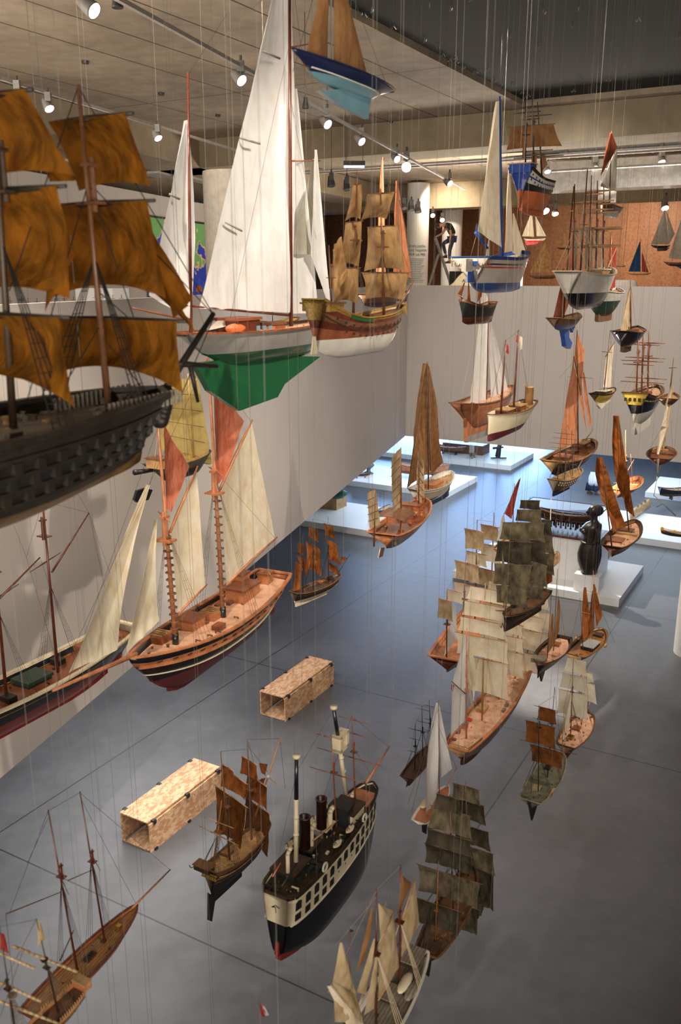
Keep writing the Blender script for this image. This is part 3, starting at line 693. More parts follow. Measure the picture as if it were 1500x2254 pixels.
# ---- man of war, blurred in the left foreground
s = Ship('huge dark man-of-war with ragged ochre sails filling the upper left foreground', (350, 878), None, away=True, L=2.6, bowd=3.1)
s.hull(B_=.24, D=.108, fb=.082, up=(('w_black', .3), ('w_black', .42), ('p_gblack', .6), ('w_black', .7), ('w_black', 1)), low='w_ochre', deck='w_grey', bul=.012, ws=.8, tm=.5, q=.42, sb=.012, ss=.05, rb=.05, rs=.02, kb=.72, rail='w_black', e=.35)
for zo in (.026, .044, .062): s.ports(zo, .5, .97, 15, 'w_black', .011, .011)
for zo in (.016, .035, .053, .071): s.stripe(zo, .004, 'w_black')
s.mast((240, 905), (172, 186), .0048, 'w_brown', top_frac=.66); s.mast((30, 960), (-25, 60), .0048, 'w_dark', top_frac=.62)
G = 's_gold'
s.sq((188, 258), 84, (250, 415), 78, G, 0, .25, .1, 'w_black', wr=.07)
s.sq((205, 447), 110, (235, 655), 120, G, 0, .3, .14, 'w_black', wr=.08)
s.sq((245, 703), 135, (235, 850), 160, G, 0, .25, .3, 'w_black', wr=.08)
s.sq((-20, 205), 70, (30, 395), 120, G, 0, .3, .1, 'w_black', wr=.08)
s.sq((0, 417), 115, (20, 655), 120, G, 0, .35, .1, 'w_black', wr=.08)
s.sq((-10, 695), 130, (-10, 880), 160, G, 0, .3, .3, 'w_black', wr=.08)
for t in ([(75, 300), (75, 300), (168, 398), (110, 400)], [(118, 470), (118, 470), (165, 560), (100, 690)], [(330, 500), (330, 500), (425, 660), (380, 700)], [(300, 600), (330, 560), (432, 735), (350, 640)]):
    s.fa(t, G, .1, .04, seed=3)
s.spar((350, 880), (470, 690), .006, 'w_black', 'bowsprit'); s.spar((380, 800), (478, 806), .005, 'w_black', 'spritsail_yard'); s.spar((418, 800), (436, 885), .004, 'w_black', 'dolphin_striker')
bk = MB()
for k in range(7): bk.ball(*( (lambda q: (q[0], 0, q[1]))(s.P(352+k*2.5-(k > 4)*4, 925-k*10)) ), .03, .035, .03)
bk.build('beakhead', 'w_black', s.root, True)
for sd in (.12, -.12):
    for k in range(17):
        x = s.P(180+k*10, 890)[0]; z = s.dz(x); MB().tube((x, sd, z), (x, sd, z+.05), .006).build('rail_stanchion', 'w_grey', s.root)
s.rr = .0022; s.shrouds(0, 4, .5, spread=.03); s.shrouds(1, 4, .5, spread=.03)
for a in [((172, 190), (470, 692)), ((195, 400), (470, 692)), ((195, 400), (355, 880)), ((215, 640), (400, 800)), ((240, 760), (350, 900)), ((195, 400), (60, 880)), ((172, 190), (20, 640)), ((470, 700), (395, 880)), ((230, 700), (110, 900))]: s.line(*a)
s.clutter(40, 'w_grey', .5, .97, .012, 5); s.clutter(20, 'w_tan', .5, .97, .01, 8)
s.wires((.12, .3, .42), r=.001); s.done('rope_black')
# ---- big white yacht with green hull
s = Ship('large white and green racing yacht with tall white mainsail and mahogany cabin', (393, 742), 752, d=5.0)
s.hull(B_=.2, D=.11, fb=.062, up=(('p_gwhite', 1),), low='p_green', deck='w_pink', bul=.004, ws=.42, tm=.45, q=.8, sb=.02, ss=.008, rb=.1, rs=.12, kb=.3, ks=.55, rail='w_red', e=.55)
s.fin([(425, 800), (457, 860), (522, 904), (606, 874), (622, 845), (700, 785), (560, 780)], 'p_green', 'keel', .022)
s.mast((641, 722), (637, -120), .0075, 'w_mahog', trees=False, taper=.6); s.mast((420, 728), (414, 158), .006, 'w_mahog', trees=False, taper=.5)
s.fa([(626, -110), (636, -112), (638, 688), (438, 679)], 's_white', .035, .01, hollow=-.03)
s.fa([(410, 266), (413, 264), (419, 702), (328, 650)], 's_white', .04, .015, hollow=-.05)
s.fa([(652, 195), (654, 195), (702, 690), (640, 690)], 's_white', .04, .008)
s.fa([(690, 350), (692, 350), (716, 560), (640, 560)], 's_grey', .03, .006); s.fa([(688, 330), (690, 330), (722, 690), (676, 560)], 's_white', .03, .008, y=-.03)
s.spar((640, 694), (400, 672), .005, 'w_mahog', 'boom')
for a_, b__ in (((572, 112), (622, 128)), ((526, 304), (578, 316)), ((494, 490), (538, 508))): s.spar(a_, b__, .0035, 's_grey', 'batten_pocket', 1, ya=-.012, yb=.02)
s.spar((370, 428), (398, 438), .0035, 's_grey', 'batten_pocket', 1, ya=-.012, yb=.01); s.spar((420, 706), (292, 678), .004, 'w_red', 'boom'); s.spar((640, 354), (705, 354), .003, 'w_red', 'spreader'); s.spar((640, 104), (695, 95), .003, 'w_red', 'spreader')
s.line((637, -100), (745, 735)); s.line((414, 160), (637, -60)); s.line((500, 30), (415, 165)); s.line((438, 679), (455, 735)); s.line((637, 100), (500, 735)); s.line((637, 200), (735, 735))
dh = s.boxd(525, 733, .13, .085, .042, 'w_mahog', 'cabin', 'w_red')
for k in range(3): 
    q = s.P(545+k*14, 722); MB().box(q[0], -.043*s.L, q[1], .02*s.L, .004*s.L, .018*s.L).build('porthole', 'p_ltblue', dh)
q = s.P(500, 722); MB().ball(q[0], -.035*s.L, q[1], .055*s.L, .014*s.L, .016*s.L).build('cockpit_coaming', 'p_orange', s.root, True)
s.boxd(600, 728, .09, .05, .018, 'w_red', 'skylight', 'w_brown'); s.boxd(585, 730, .03, .06, .014, 'p_orange', 'hatch')
s.fa([(478, 706), (520, 703), (555, 706), (455, 728)], 'p_white', .02, 0, name='awning')
s.clutter(8, 'p_brass', .2, .8, .008, 4); s.wires((-.3, .1)); s.done('rope')
# ---- blue pond yacht at the top
s = Ship('blue pond yacht with pale blue keel and brown sails at the top of the hall', (858, 203), 645, d=4.3, away=False)
s.hull(B_=.2, D=.085, fb=.045, up=(('p_navy', 1),), low='p_ltblue', deck='w_red', bul=.004, ws=.3, tm=.45, q=.8, sb=.02, ss=.0, rb=.12, rs=.14, kb=.3, ks=.4, rail='p_navy')
s.fin([(700, 200), (738, 228), (806, 262), (813, 210), (760, 195)], 'p_ltblue', 'keel', .03)
s.stripe(.045, .006, 'p_white', .08, .9, 'waterline_stripe')
s.mast((731, 172), (727, -150), .006, 'w_grey', trees=False); s.fa([(735, -120), (736, -120), (813, 180), (735, 172)], 's_lbrown', .04, .006); s.fa([(722, -90), (724, -90), (721, 160), (668, 144)], 's_lbrown', .04, .006)
s.spar((733, 174), (822, 182), .004, 'w_red', 'boom'); s.spar((666, 146), (722, 164), .003, 'w_red', 'boom'); s.line((727, -140), (645, 158)); s.line((727, -140), (858, 204)); s.wires((-.25, .25)); s.done()
# ---- tan-sailed galleon beside the yacht
s = Ship('galleon with crumpled tan sails and gilded green stern, overlapping the yacht bow', (692, 706), 888, d=4.4)
s.hull(B_=.24, D=.2, fb=.095, up=(('w_gold', .12), ('w_mahog', .3), ('w_brown', .5), ('w_mahog', .7), ('w_red', 1)), low='p_white', deck='w_brown', bul=.02, ws=.62, tm=.5, q=.6, sb=.05, ss=.1, rb=.1, rs=.02, kb=.5, rail='w_gold', transom='w_gold', tf=.4, th=.3, e=.45)
s.ports(.05, .1, .85, 12, 'w_dark', .014, .012); s.ports(.09, .12, .82, 12, 'w_dark', .014, .012); s.stripe(.07, .006, 'w_dark'); s.stripe(.012, .014, 'p_green', .2, .42, 'painted_rail'); s.rudder('p_cream', .1, .05)
s.boxd(712, 700, .14, .2, .035, 'w_gold', 'stern_castle', 'w_brown'); s.stripe(.0, .014, 'w_gold', .0, .2, 'gilded_rail')
s.mast((778, 690), (787, 378), .008, 'w_brown'); s.mast((846, 690), (838, 415), .008, 'w_brown'); s.mast((732, 695), (724, 540), .006, 'w_brown')
T = 's_tan'
s.sq((786, 405), 16, (776, 486), 30, T, 30, .3, .1, wr=.08); s.sq((778, 488), 30, (765, 590), 40, T, 30, .3, .1, wr=.08); s.sq((765, 590), 42, (760, 668), 44, T, 30, .3, .1, wr=.08)
s.sq((838, 425), 36, (822, 484), 34, T, 15, .3, .1, wr=.08); s.sq((842, 498), 40, (846, 597), 54, T, 15, .25, .08, wr=.08); s.sq((848, 600), 62, (846, 660), 50, T, 15, .3, .1, wr=.08)
s.fa([(735, 555), (752, 520), (765, 600), (738, 668)], T, .1, .05); s.sq((884, 664), 14, (886, 694), 13, T, 15, .2, wr=.06)
s.spar((870, 690), (912, 618), .006, 'w_brown', 'bowsprit'); s.flag([(700, 655), (700, 655), (708, 682), (696, 686)], 's_beige'); s.rr = .0008
s.shrouds(0, 4, .5); s.shrouds(1, 4, .5); s.line((838, 415), (910, 620)); s.line((787, 380), (840, 500)); s.guns(.2, .8, 8, 'w_dark', .06)
s.wires((-.3, .25)); s.done()
# ---- orange-sailed lugger behind the galleon
s = Ship('boat with two narrow bright orange sails hanging behind the tan galleon', (800, 655), 900, d=9.5)
s.hull(B_=.26, D=.1, fb=.05, up=(('w_brown', 1),), low='w_dark', deck='w_tan'); s.mast((846, 652), (843, 346), .008, 'w_orange', trees=False); s.mast((884, 650), (875, 394), .008, 'w_brown', trees=False)
s.fa([(843, 352), (844, 352), (850, 610), (828, 600)], 's_orange', .03); s.fa([(874, 398), (876, 398), (907, 612), (866, 600)], 's_orange', .04); s.fa([(880, 440), (882, 440), (904, 566), (893, 500)], 's_lbrown', .02)
s.line((875, 396), (905, 560)); s.line((843, 348), (834, 480)); s.flag([(841, 346), (847, 347), (846, 352), (841, 353)], 's_red'); s.wires((-.2, .2)); s.done()
# ---- blue and white lateen boat
s = Ship('white and blue fishing boat with a tall cream sail patched blue at its corners', (1036, 566), 1150, d=8.0)
s.hull(B_=.3, D=.22, fb=.155, up=(('p_blue', .1), ('p_white', .24), ('p_navy', .3), ('p_white', .36), ('p_bred', .42), ('p_white', 1)), low='p_blue', deck='p_blue', bul=.05, ws=.85, tm=.5, q=.5, sb=.06, ss=.0, rb=.03, rs=.08, kb=.9, ks=.8, rail='p_blue', transom='p_white', e=.3)
s.fin([(1036, 595), (1030, 622), (1128, 620), (1135, 598)], 'p_blue', 'keel', .03); s.fin([(1022, 570), (1021, 598), (1036, 598), (1036, 570)], 'p_white', 'rudder', .03)
s.mast((1107, 560), (1101, 212), .012, 'p_blue', trees=False)
s.fa([(1096, 224), (1101, 222), (1106, 546), (1052, 508)], 's_cream', .05, .006, side=1, hollow=-.02); s.fa([(1054, 500), (1057, 490), (1066, 520), (1053, 510)], 'p_blue', .02, 0, name='corner_patch', y=.03); s.fa([(1107, 490), (1108, 490), (1108, 545), (1100, 530)], 'p_blue', .02, 0, name='corner_patch', y=.035)
s.fa([(1122, 362), (1123, 362), (1131, 552), (1111, 556)], 's_cream', .03, .006); s.fa([(1131, 470), (1132, 470), (1164, 574), (1128, 556)], 's_cream', .03, .006)
s.spar((1048, 512), (1074, 546), .012, 'p_blue', 'boom'); s.spar((1140, 566), (1165, 574), .01, 'w_tan', 'bowsprit'); s.line((1052, 508), (1036, 566)); s.line((1101, 214), (1164, 574)); s.line((1101, 214), (1132, 470))
s.boxd(1042, 560, .08, .1, .03, 'p_blue', 'thwart'); s.boxd(1120, 556, .2, .16, .03, 'p_orange', 'engine_cover')
x, y, z = s.hp(0, -.04*s.L); text_obj('name_lettering', 'TOM SOURE', .05*s.L, 'w_brown', s.root, (x-.004, 0, z), (PI/2, 0, -PI/2))
s.wires((-.3, .3)); s.done('rope_light')
# ---- blue and orange ship of the line seen from the stern
s = Ship('toy warship with royal blue stern, white gun bands and orange bottom, near the ceiling', (1146, 388), 1212, d=7.0)
s.hull(B_=.3, D=.3, fb=.13, up=(('w_dark', .12), ('p_white', .34), ('p_royal', .42), ('p_white', .66), ('p_black', 1)), low='p_orange', deck='w_brown', bul=.03, ws=.8, tm=.5, q=.5, sb=.03, ss=.08, rb=.06, rs=.05, ks=.9, kb=.6, rail='w_dark', transom='p_royal', e=.5)
s.ports(.045, .05, .9, 12, 'w_dark', .014, .02); s.ports(.09, .05, .9, 12, 'w_dark', .014, .02); s.keel('p_orange', .02, .8, .04, .03); s.rudder('p_orange', .2, .06)
s.boxd(1150, 384, .16, .24, .08, 'p_royal', 'stern_castle', 'w_tan')
s.mast((1158, 382), (1158, 216), .01, 'w_dark'); s.mast((1178, 384), (1172, 196), .011, 'w_dark'); s.mast((1196, 388), (1184, 224), .01, 'w_dark')
for (cx_, cy_, w_) in [(1173, 234, 38), (1160, 247, 30), (1184, 254, 30), (1168, 262, 20), (1160, 333, 56), (1170, 341, 60), (1185, 345, 55)]: s.yard((cx_, cy_), w_, .007, 'w_dark')
s.sq((1170, 276), 48, (1176, 326), 61, 's_lbrown', 0, .1, .05, 'w_dark', .006)
s.fa([(1153, 306), (1154, 306), (1157, 350), (1150, 345)], 's_lbrown', .03); s.fa([(1172, 335), (1183, 335), (1182, 370), (1170, 368)], 's_lbrown', .03); s.fa([(1190, 335), (1200, 337), (1206, 362), (1192, 380)], 's_lbrown', .03)
s.wires((-.3, .3)); s.done()
# ---- lugger with brown and white sail
s = Ship('boat with a brown-topped white sail behind the many-masted bare ship', (1325, 452), 1364, d=11)
s.hull(B_=.28, D=.12, fb=.06, up=(('w_brown', 1),), low='p_white', deck='w_tan'); s.mast((1343, 450), (1347, 288), .01, 'w_brown', trees=False)
s.fa([(1346, 292), (1347, 290), (1360, 325), (1322, 388)], 's_mbrown', .05); s.fa([(1352, 340), (1359, 330), (1358, 422), (1322, 410)], 's_grey', .05); s.fa([(1322, 395), (1358, 422), (1356, 448), (1316, 444)], 's_white', .05)
s.wires((-.2, .2)); s.done()
# ---- five-masted ship with bare yards
s = Ship('white and black five-masted ship with many bare yards, upper right', (1248, 606), 1340, d=7.6)
s.hull(B_=.26, D=.2, fb=.1, up=(('p_white', 1),), low='p_black', deck='w_tan', bul=.02, ws=.6, tm=.5, q=.6, sb=.05, ss=.02, rb=.05, rs=.08, kb=.7, ks=.7, rail='p_cream', e=.45)
for k, (bx, tx, ty) in enumerate([(1262, 1266, 405), (1278, 1294, 372), (1296, 1303, 386), (1313, 1316, 398), (1328, 1330, 410)]): s.mast((bx, 600), (tx, ty), .006, 'w_mahog', top_frac=.5)
for (cx_, cy_, w_) in [(1320, 420, 34), (1308, 427, 22), (1305, 443, 48), (1318, 449, 42), (1302, 462, 50), (1316, 468, 46), (1308, 502, 60), (1320, 505, 52), (1292, 541, 52), (1304, 544, 62), (1320, 540, 48)]: s.yard((cx_, cy_), w_, .0065, 'w_tan', 10)
for k, x in enumerate([1270, 1282, 1293, 1305, 1317, 1328]):
    s.fa([(x-2, 505), (x+3, 505), (x, 590), (x-5, 592)], 's_grey', .02, .01, name='furled_staysail')
s.rr = .0012
for x in (1262, 1278, 1296, 1313, 1328): s.line((x+8, 450), (x-8, 600), y0=0, y1=.03); s.line((x+8, 450), (x+14, 540)); s.line((x+6, 502), (x+30, 541))
for i in range(5): s.shrouds(i, 3, .5, spread=.04)
s.spar((1332, 603), (1358, 545), .006, 'w_tan', 'bowsprit'); s.boxd(1318, 592, .2, .1, .04, 'w_tan', 'deckhouse', 'p_white'); s.boxd(1275, 604, .12, .1, .03, 'w_tan', 'deckhouse'); s.clutter(12, 'w_tan', .1, .9, .02, 3)
s.wires((-.3, .3)); s.done('rope_light')
# ---- red ketch with blue keel
s = Ship('small ketch with orange-red sails and a long blue keel', (1218, 706), 1272, d=8.4)
s.hull(B_=.3, D=.12, fb=.055, up=(('w_brown', 1),), low='p_blue', deck='w_tan', bul=.01, ws=.5, rail='w_tan', rb=.08, rs=.1)
s.fin([(1236, 724), (1240, 745), (1242, 762), (1252, 768), (1256, 755), (1249, 742), (1250, 724)], 'p_blue', 'keel', .05); s.fin([(1256, 722), (1259, 732), (1264, 718)], 'p_blue', 'rudder', .03)
s.mast((1240, 702), (1264, 410), .012, 'w_mahog', trees=False); s.mast((1261, 702), (1264, 600), .006, 'w_brown', trees=False)
s.fa([(1265, 520), (1267, 524), (1262, 585), (1254, 592)], 's_salmon', .03); s.fa([(1248, 610), (1262, 612), (1257, 655), (1243, 695)], 's_orange', .04); s.fa([(1240, 612), (1241, 612), (1237, 700), (1218, 702)], 's_salmon', .04); s.fa([(1244, 600), (1246, 600), (1242, 698), (1228, 700)], 's_beige', .03); s.fa([(1228, 608), (1242, 590), (1241, 618), (1236, 620)], 's_salmon', .03); s.fa([(1254, 590), (1262, 592), (1256, 650), (1247, 612)], 's_orange', .03)
s.line((1266, 600), (1271, 704)); s.wires((-.2, .2)); s.done()
# ---- white and green tug with red sail
s = Ship('small boat with white topsides, green bottom and a ribbed red sail', (1309, 646), 1358, d=8.8)
s.hull(B_=.36, D=.24, fb=.08, up=(('p_white', 1),), low='p_dkgreen', deck='w_tan', bul=.02, ws=.65, rail='p_white', kb=.7, rs=.05); s.keel('w_brown', .15, .8, .06, .04)
s.mast((1345, 644), (1346, 512), .014, 'w_tan', trees=False); s.fa([(1344, 520), (1358, 545), (1355, 632), (1334, 640)], 's_red', .05); s.fa([(1336, 590), (1344, 600), (1342, 640), (1328, 640)], 's_salmon', .04)
s.spar((1352, 645), (1360, 648), .01, 'w_tan', 'bowsprit'); s.line((1338, 574), (1354, 590)); s.line((1338, 574), (1330, 600)); s.clutter(8, 'w_tan', .1, .8, .05, 2); s.wires((-.2, .2)); s.done('rope_light')
# ---- black and wood small yacht
s = Ship('little black sloop with two narrow beige sails, before the back wall at right', (1368, 734), 1404, d=10)
s.hull(B_=.4, D=.2, fb=.08, up=(('p_black', 1),), low='p_black', deck='w_orange', bul=.02, ws=.6, rail='w_brown', kb=.5); s.keel('w_dark', .1, .6, .06, .04)
s.mast((1389, 728), (1389, 617), .016, 'w_brown', trees=False); s.fa([(1388, 635), (1389, 634), (1383, 730), (1367, 727)], 's_beige', .05); s.fa([(1390, 645), (1391, 645), (1392, 690), (1386, 730)], 's_beige', .03)
s.line((1389, 620), (1403, 735)); s.boxd(1385, 730, .3, .2, .05, 'w_brown', 'deckhouse'); s.wires((-.2, .2)); s.done()
# ---- black-hulled fishing boat
s = Ship('dark bluff-bowed fishing boat with three rust sails, at the back wall top edge', (1086, 672), 1016, d=9.5, away=False, az=38)
s.hull(B_=.32, D=.28, fb=.16, up=(('w_brown', .15), ('p_gblack', 1)), low='w_mahog', deck='w_dark', bul=.04, ws=.5, q=.4, sb=.12, ss=.06, rb=.05, kb=.8, ks=.9, rail='w_brown', e=.4)
s.mast((1034, 668), (1032, 618), .008, 'w_brown', trees=False); s.mast((1058, 666), (1055, 618), .008, 'w_brown', trees=False)
s.fa([(1022, 622), (1024, 622), (1017, 652), (1008, 647)], 's_rust', .04); s.fa([(1031, 621), (1033, 621), (1037, 664), (1029, 663)], 's_rust', .03); s.fa([(1053, 623), (1062, 624), (1061, 652), (1051, 667)], 's_rust', .03)
s.spar((1020, 658), (1006, 647), .01, 'w_tan', 'bowsprit'); s.line((1024, 622), (1022, 660)); s.clutter(12, 'w_tan', .2, .9, .03, 2); s.wires((-.2, .2)); s.done('rope_light')
# ---- tall varnished gaff yacht
s = Ship('tall gaff yacht with white sails and varnished orange hull, right of centre', (1003, 900), 1128, z=6.25)
s.hull(B_=.22, D=.16, fb=.1, up=(('w_orange', 1),), low='w_orange', deck='w_pink', bul=.01, ws=.35, tm=.5, q=.7, sb=.03, ss=.03, rb=.05, rs=.18, ks=.5, kb=.5, rail='w_brown')
s.fin([(1024, 920), (1025, 972), (1090, 948), (1092, 905)], 'w_orange', 'keel', .02); s.fin([(1025, 962), (1026, 974), (1092, 949), (1091, 938)], 'p_grey', 'ballast', .024)
s.mast((1071, 890), (1080, 508), .006, 'w_brown', trees=False)
s.fa([(1067, 624), (1075, 655), (1071, 886), (1035, 888)], 's_white', .04, .006); s.fa([(1078, 526), (1080, 526), (1078, 655), (1063, 590)], 's_white', .04, .006)
s.fa([(1078, 712), (1079, 712), (1095, 878), (1081, 878)], 's_white', .03, .006); s.fa([(1083, 705), (1084, 705), (1121, 866), (1098, 872)], 's_white', .04, .006); s.fa([(1082, 770), (1083, 770), (1112, 868), (1096, 872)], 's_white', .03, .006, y=.02)
for a in [((1055, 702), (1011, 895)), ((1060, 720), (1032, 892)), ((1080, 510), (1126, 872))]: s.line(*a)
s.spar((1030, 890), (1074, 886), .004, 'w_brown', 'boom'); s.clutter(6, 'w_brown', .2, .8, .012, 4); s.wires((-.3, .3)); s.done('rope_light')
# ---- cream steamer with two masts
s = Ship('small cream steam yacht with two masts, funnel and maroon bottom', (1168, 886), 1076, d=6.0, away=False)
s.hull(B_=.24, D=.19, fb=.12, up=(('p_cream', 1),), low='p_maroon', deck='w_tan', bul=.03, ws=.5, tm=.5, q=.7, sb=.03, ss=.02, rb=.01, rs=.12, ks=.6, kb=.9, rail='w_brown')
s.mast((1103, 908), (1114, 748), .01, 'w_mahog', trees=False); s.mast((1132, 882), (1142, 726), .01, 'w_mahog', trees=False)
q = s.Q(1123, 892, s.dz(0)); MB().lathe(q[0], 0, [(.035*s.L, s.dz(0)), (.035*s.L, .13*s.L), (.04*s.L, .13*s.L), (.04*s.L, .14*s.L)], 14).build('funnel', 'w_tan', s.root, True)
s.boxd(1112, 903, .16, .1, .05, 'w_brown', 'deckhouse', 'w_tan'); s.boxd(1140, 890, .14, .1, .05, 'w_brown', 'deckhouse', 'w_tan'); s.flag([(1116, 756), (1120, 762), (1121, 780), (1115, 776)], 's_red'); s.flag([(1144, 740), (1150, 742), (1150, 768), (1145, 772)], 's_cream'); s.flag([(1138, 738), (1142, 735), (1141, 756), (1137, 752)], 's_red')
for a in [((1114, 750), (1075, 905)), ((1114, 750), (1142, 728)), ((1142, 728), (1166, 884)), ((1114, 800), (1126, 880))]: s.line(*a)
s.clutter(10, 'w_tan', .1, .9, .02, 6); s.wires((-.3, .3)); s.done()
# ---- yellow hull boat
s = Ship('small yellow-hulled boat with a white cabin and one cream lugsail', (1308, 870), 1352, d=9.2, az=38)
s.hull(B_=.32, D=.17, fb=.15, up=(('w_dark', .2), ('p_yellow', 1)), low='p_cream', deck='w_tan', bul=.01, ws=.7, rail='w_dark', kb=.5, rs=.06, q=.6); s.fin([(1314, 878), (1314, 892), (1322, 900), (1332, 890), (1344, 880)], 'p_cream', 'keel', .05)
s.mast((1330, 862), (1344, 727), .012, 'w_brown', trees=False); s.fa([(1338, 776), (1353, 755), (1346, 853), (1328, 852)], 's_cream', .08); s.spar((1334, 785), (1354, 753), .01, 'w_brown', 'gaff'); s.spar((1326, 774), (1348, 776), .006, 'w_dark', 'yard')
s.boxd(1330, 862, .35, .2, .05, 'w_dark', 'cabin', 'p_white'); s.line((1344, 730), (1352, 862)); s.wires((-.2, .2)); s.done()
# ---- yellow-stern brig
s = Ship('bare-masted frigate with a bright yellow stern gallery and white keel', (1398, 880), 1445, z=6.35)
s.hull(B_=.28, D=.26, fb=.13, up=(('w_brown', .12), ('p_black', .3), ('p_yellow', .36), ('p_black', 1)), low='p_white', deck='w_pink', bul=.03, ws=.82, tm=.5, q=.5, sb=.03, ss=.06, rb=.05, rs=.06, ks=.95, kb=.6, rail='w_brown', transom='p_yellow', tf=.45, e=.6)
x, y, z = s.hp(0, s.zs(0)-.05*s.L)
for k in range(5):
    MB().box(x-.006*s.L, -.08*s.L+k*.04*s.L, z-.01*s.L, .01*s.L, .022*s.L, .03*s.L).build('stern_window', 'w_dark', s.root)
s.keel('p_white', .0, .8, .08, .03); s.ports(.05, .1, .9, 10, 'w_dark')
for (b_, t_) in [((1401, 878), (1406, 743)), ((1413, 873), (1417, 726)), ((1427, 868), (1429, 724))]: s.mast(b_, t_, .01, 'w_red', top_frac=.6)
for (cx_, cy_, w_) in [(1424, 755, 40), (1416, 759, 36), (1420, 788, 44), (1414, 795, 47), (1405, 803, 34), (1422, 833, 46), (1414, 842, 48)]: s.yard((cx_, cy_), w_, .006, 'w_red')
s.rr = .001
for i in range(3): s.shrouds(i, 3, .6, spread=.05)
s.stays(); s.clutter(12, 'w_brown', .1, .9, .02, 6); s.boxd(1424, 868, .1, .08, .03, 'w_brown', 'cargo_hatch'); s.wires((-.3, .3)); s.done('rope_light')
# ---- tiny boat at right edge
s = Ship('tiny brown boat with a thin bare mast above the cream-sailed dinghy at right edge', (1466, 880), 1484, d=10)
s.hull(B_=.42, D=.18, fb=.09, up=(('w_brown', 1),), low='w_dark', deck='w_tan', bul=.05, ws=.8, rail='w_tan'); s.mast((1475, 870), (1484, 788), .02, 'w_brown', trees=False); s.spar((1474, 810), (1490, 809), .01, 'w_brown', 'yard'); s.wires((0,)); s.done()
# ---- dinghy with narrow cream sail
s = Ship('open wooden dinghy with a narrow cream sail at the right edge', (1451, 1008), (1465, 980), z=5.9)
s.hull(B_=.42, D=.15, fb=.1, up=(('w_tan', .12), ('w_brown', 1)), low='p_white', deck='w_red', bul=.05, ws=.62, tm=.5, q=.5, sb=.02, ss=.01, rb=.03, rs=.03, rail='w_brown', transom='w_mahog'); s.fin([(1448, 1010), (1449, 1041), (1452, 1040), (1456, 1010)], 'p_white', 'rudder', .02)
s.mast((1461, 985), (1483, 846), .012, 'w_tan', trees=False)
s.fa([(1481, 848), (1483, 848), (1471, 940), (1457, 938)], 's_cream', .03); s.fa([(1457, 938), (1470, 938), (1451, 1000), (1448, 1000)], 's_cream', .03); s.line((1470, 920), (1430, 990)); s.line((1478, 925), (1481, 985)); s.boxd(1458, 992, .1, .3, .02, 'w_tan', 'thwart'); s.boxd(1461, 984, .08, .3, .02, 'w_brown', 'thwart'); s.clutter(4, 'w_brown', .2, .8, .04, 6); s.wires((-.2, .2)); s.done()
# ---- big orange lugger
s = Ship('large brown barge-like lugger with a tall peach-orange sail and two narrow jibs', (1212, 1018), (1303, 967), z=5.6)
s.hull(B_=.27, D=.13, fb=.075, up=(('w_tan', .15), ('w_black', .35), ('w_brown', .5), ('w_black', 1)), low='w_black', deck='w_orange', bul=.03, ws=.55, tm=.5, q=.5, sb=.04, ss=.03, rb=.03, rs=.06, ks=.6, kb=.8, rail='w_tan')
s.mast((1276, 965), (1271, 726), .006, 'w_brown', trees=False)
s.fa([(1264, 781), (1278, 850), (1269, 974), (1231, 986)], 's_orange', .05, .01); s.fa([(1271, 724), (1288, 770), (1279, 866), (1264, 792)], 's_orange', .04, .01)
s.fa([(1279, 845), (1281, 845), (1292, 955), (1283, 905)], 's_orange', .03); s.fa([(1286, 820), (1287, 820), (1304, 935), (1297, 939)], 's_orange', .03)
s.yard((1277, 831), 28, .002, 'w_dark'); s.spar((1264, 785), (1280, 870), .004, 'w_brown', 'gaff'); s.spar((1290, 968), (1306, 946), .006, 'w_tan', 'bowsprit')
s.line((1250, 832), (1243, 980)); s.line((1306, 832), (1306, 946)); s.line((1271, 726), (1304, 945)); s.line((1287, 770), (1250, 832), y1=.1)
s.boxd(1280, 985, .14, .09, .03, 'w_brown', 'cabin', 'w_tan'); s.boxd(1240, 1012, .12, .1, .03, 'w_brown', 'deckhouse', 'w_orange'); s.boxd(1258, 998, .05, .07, .02, 'w_red', 'cargo_hatch', rim='w_tan'); s.clutter(18, 'w_tan', .08, .95, .014, 3)
s.wires((-.3, .3)); s.done()
# ---- small bare galleon in front
s = Ship('small grey-brown galleon with bare masts hanging just below the peach-sailed barge', (1218, 1062), (1279, 1030), z=6.0)
s.hull(B_=.26, D=.15, fb=.1, up=(('w_grey', .5), ('w_brown', 1)), low='p_navy', deck='w_tan', bul=.02, ws=.7, tm=.5, q=.5, sb=.03, ss=.06, rb=.05, rs=.03, ks=.95, kb=.6, rail='w_tan', transom='w_grey', th=.2); s.keel('p_navy', .0, .6, .03, .02)
for zo in (.03, .065): s.ports(zo, .04, .92, 14, 'p_white', .02, .012)
for (b_, t_) in [((1227, 1062), (1238, 944)), ((1244, 1050), (1249, 935)), ((1262, 1040), (1259, 946))]: s.mast(b_, t_, .006, 'w_brown', top_frac=.5)
for (cx_, cy_, w_) in [(1244, 955, 26), (1244, 966, 28), (1244, 978, 36), (1246, 988, 36), (1240, 1002, 34), (1246, 1012, 38), (1240, 1020, 30), (1262, 1000, 22)]: s.yard((cx_, cy_), w_, .0035, 'w_brown')
s.spar((1270, 1036), (1284, 1010), .005, 'w_tan', 'bowsprit'); s.rr = .0009
for i in range(3): s.shrouds(i, 3, .5, spread=.05)
s.stays(); s.clutter(14, 'w_tan', .1, .9, .016, 6); s.boxd(1228, 1056, .1, .12, .03, 'w_tan', 'deckhouse'); s.wires((-.3, .3)); s.done()
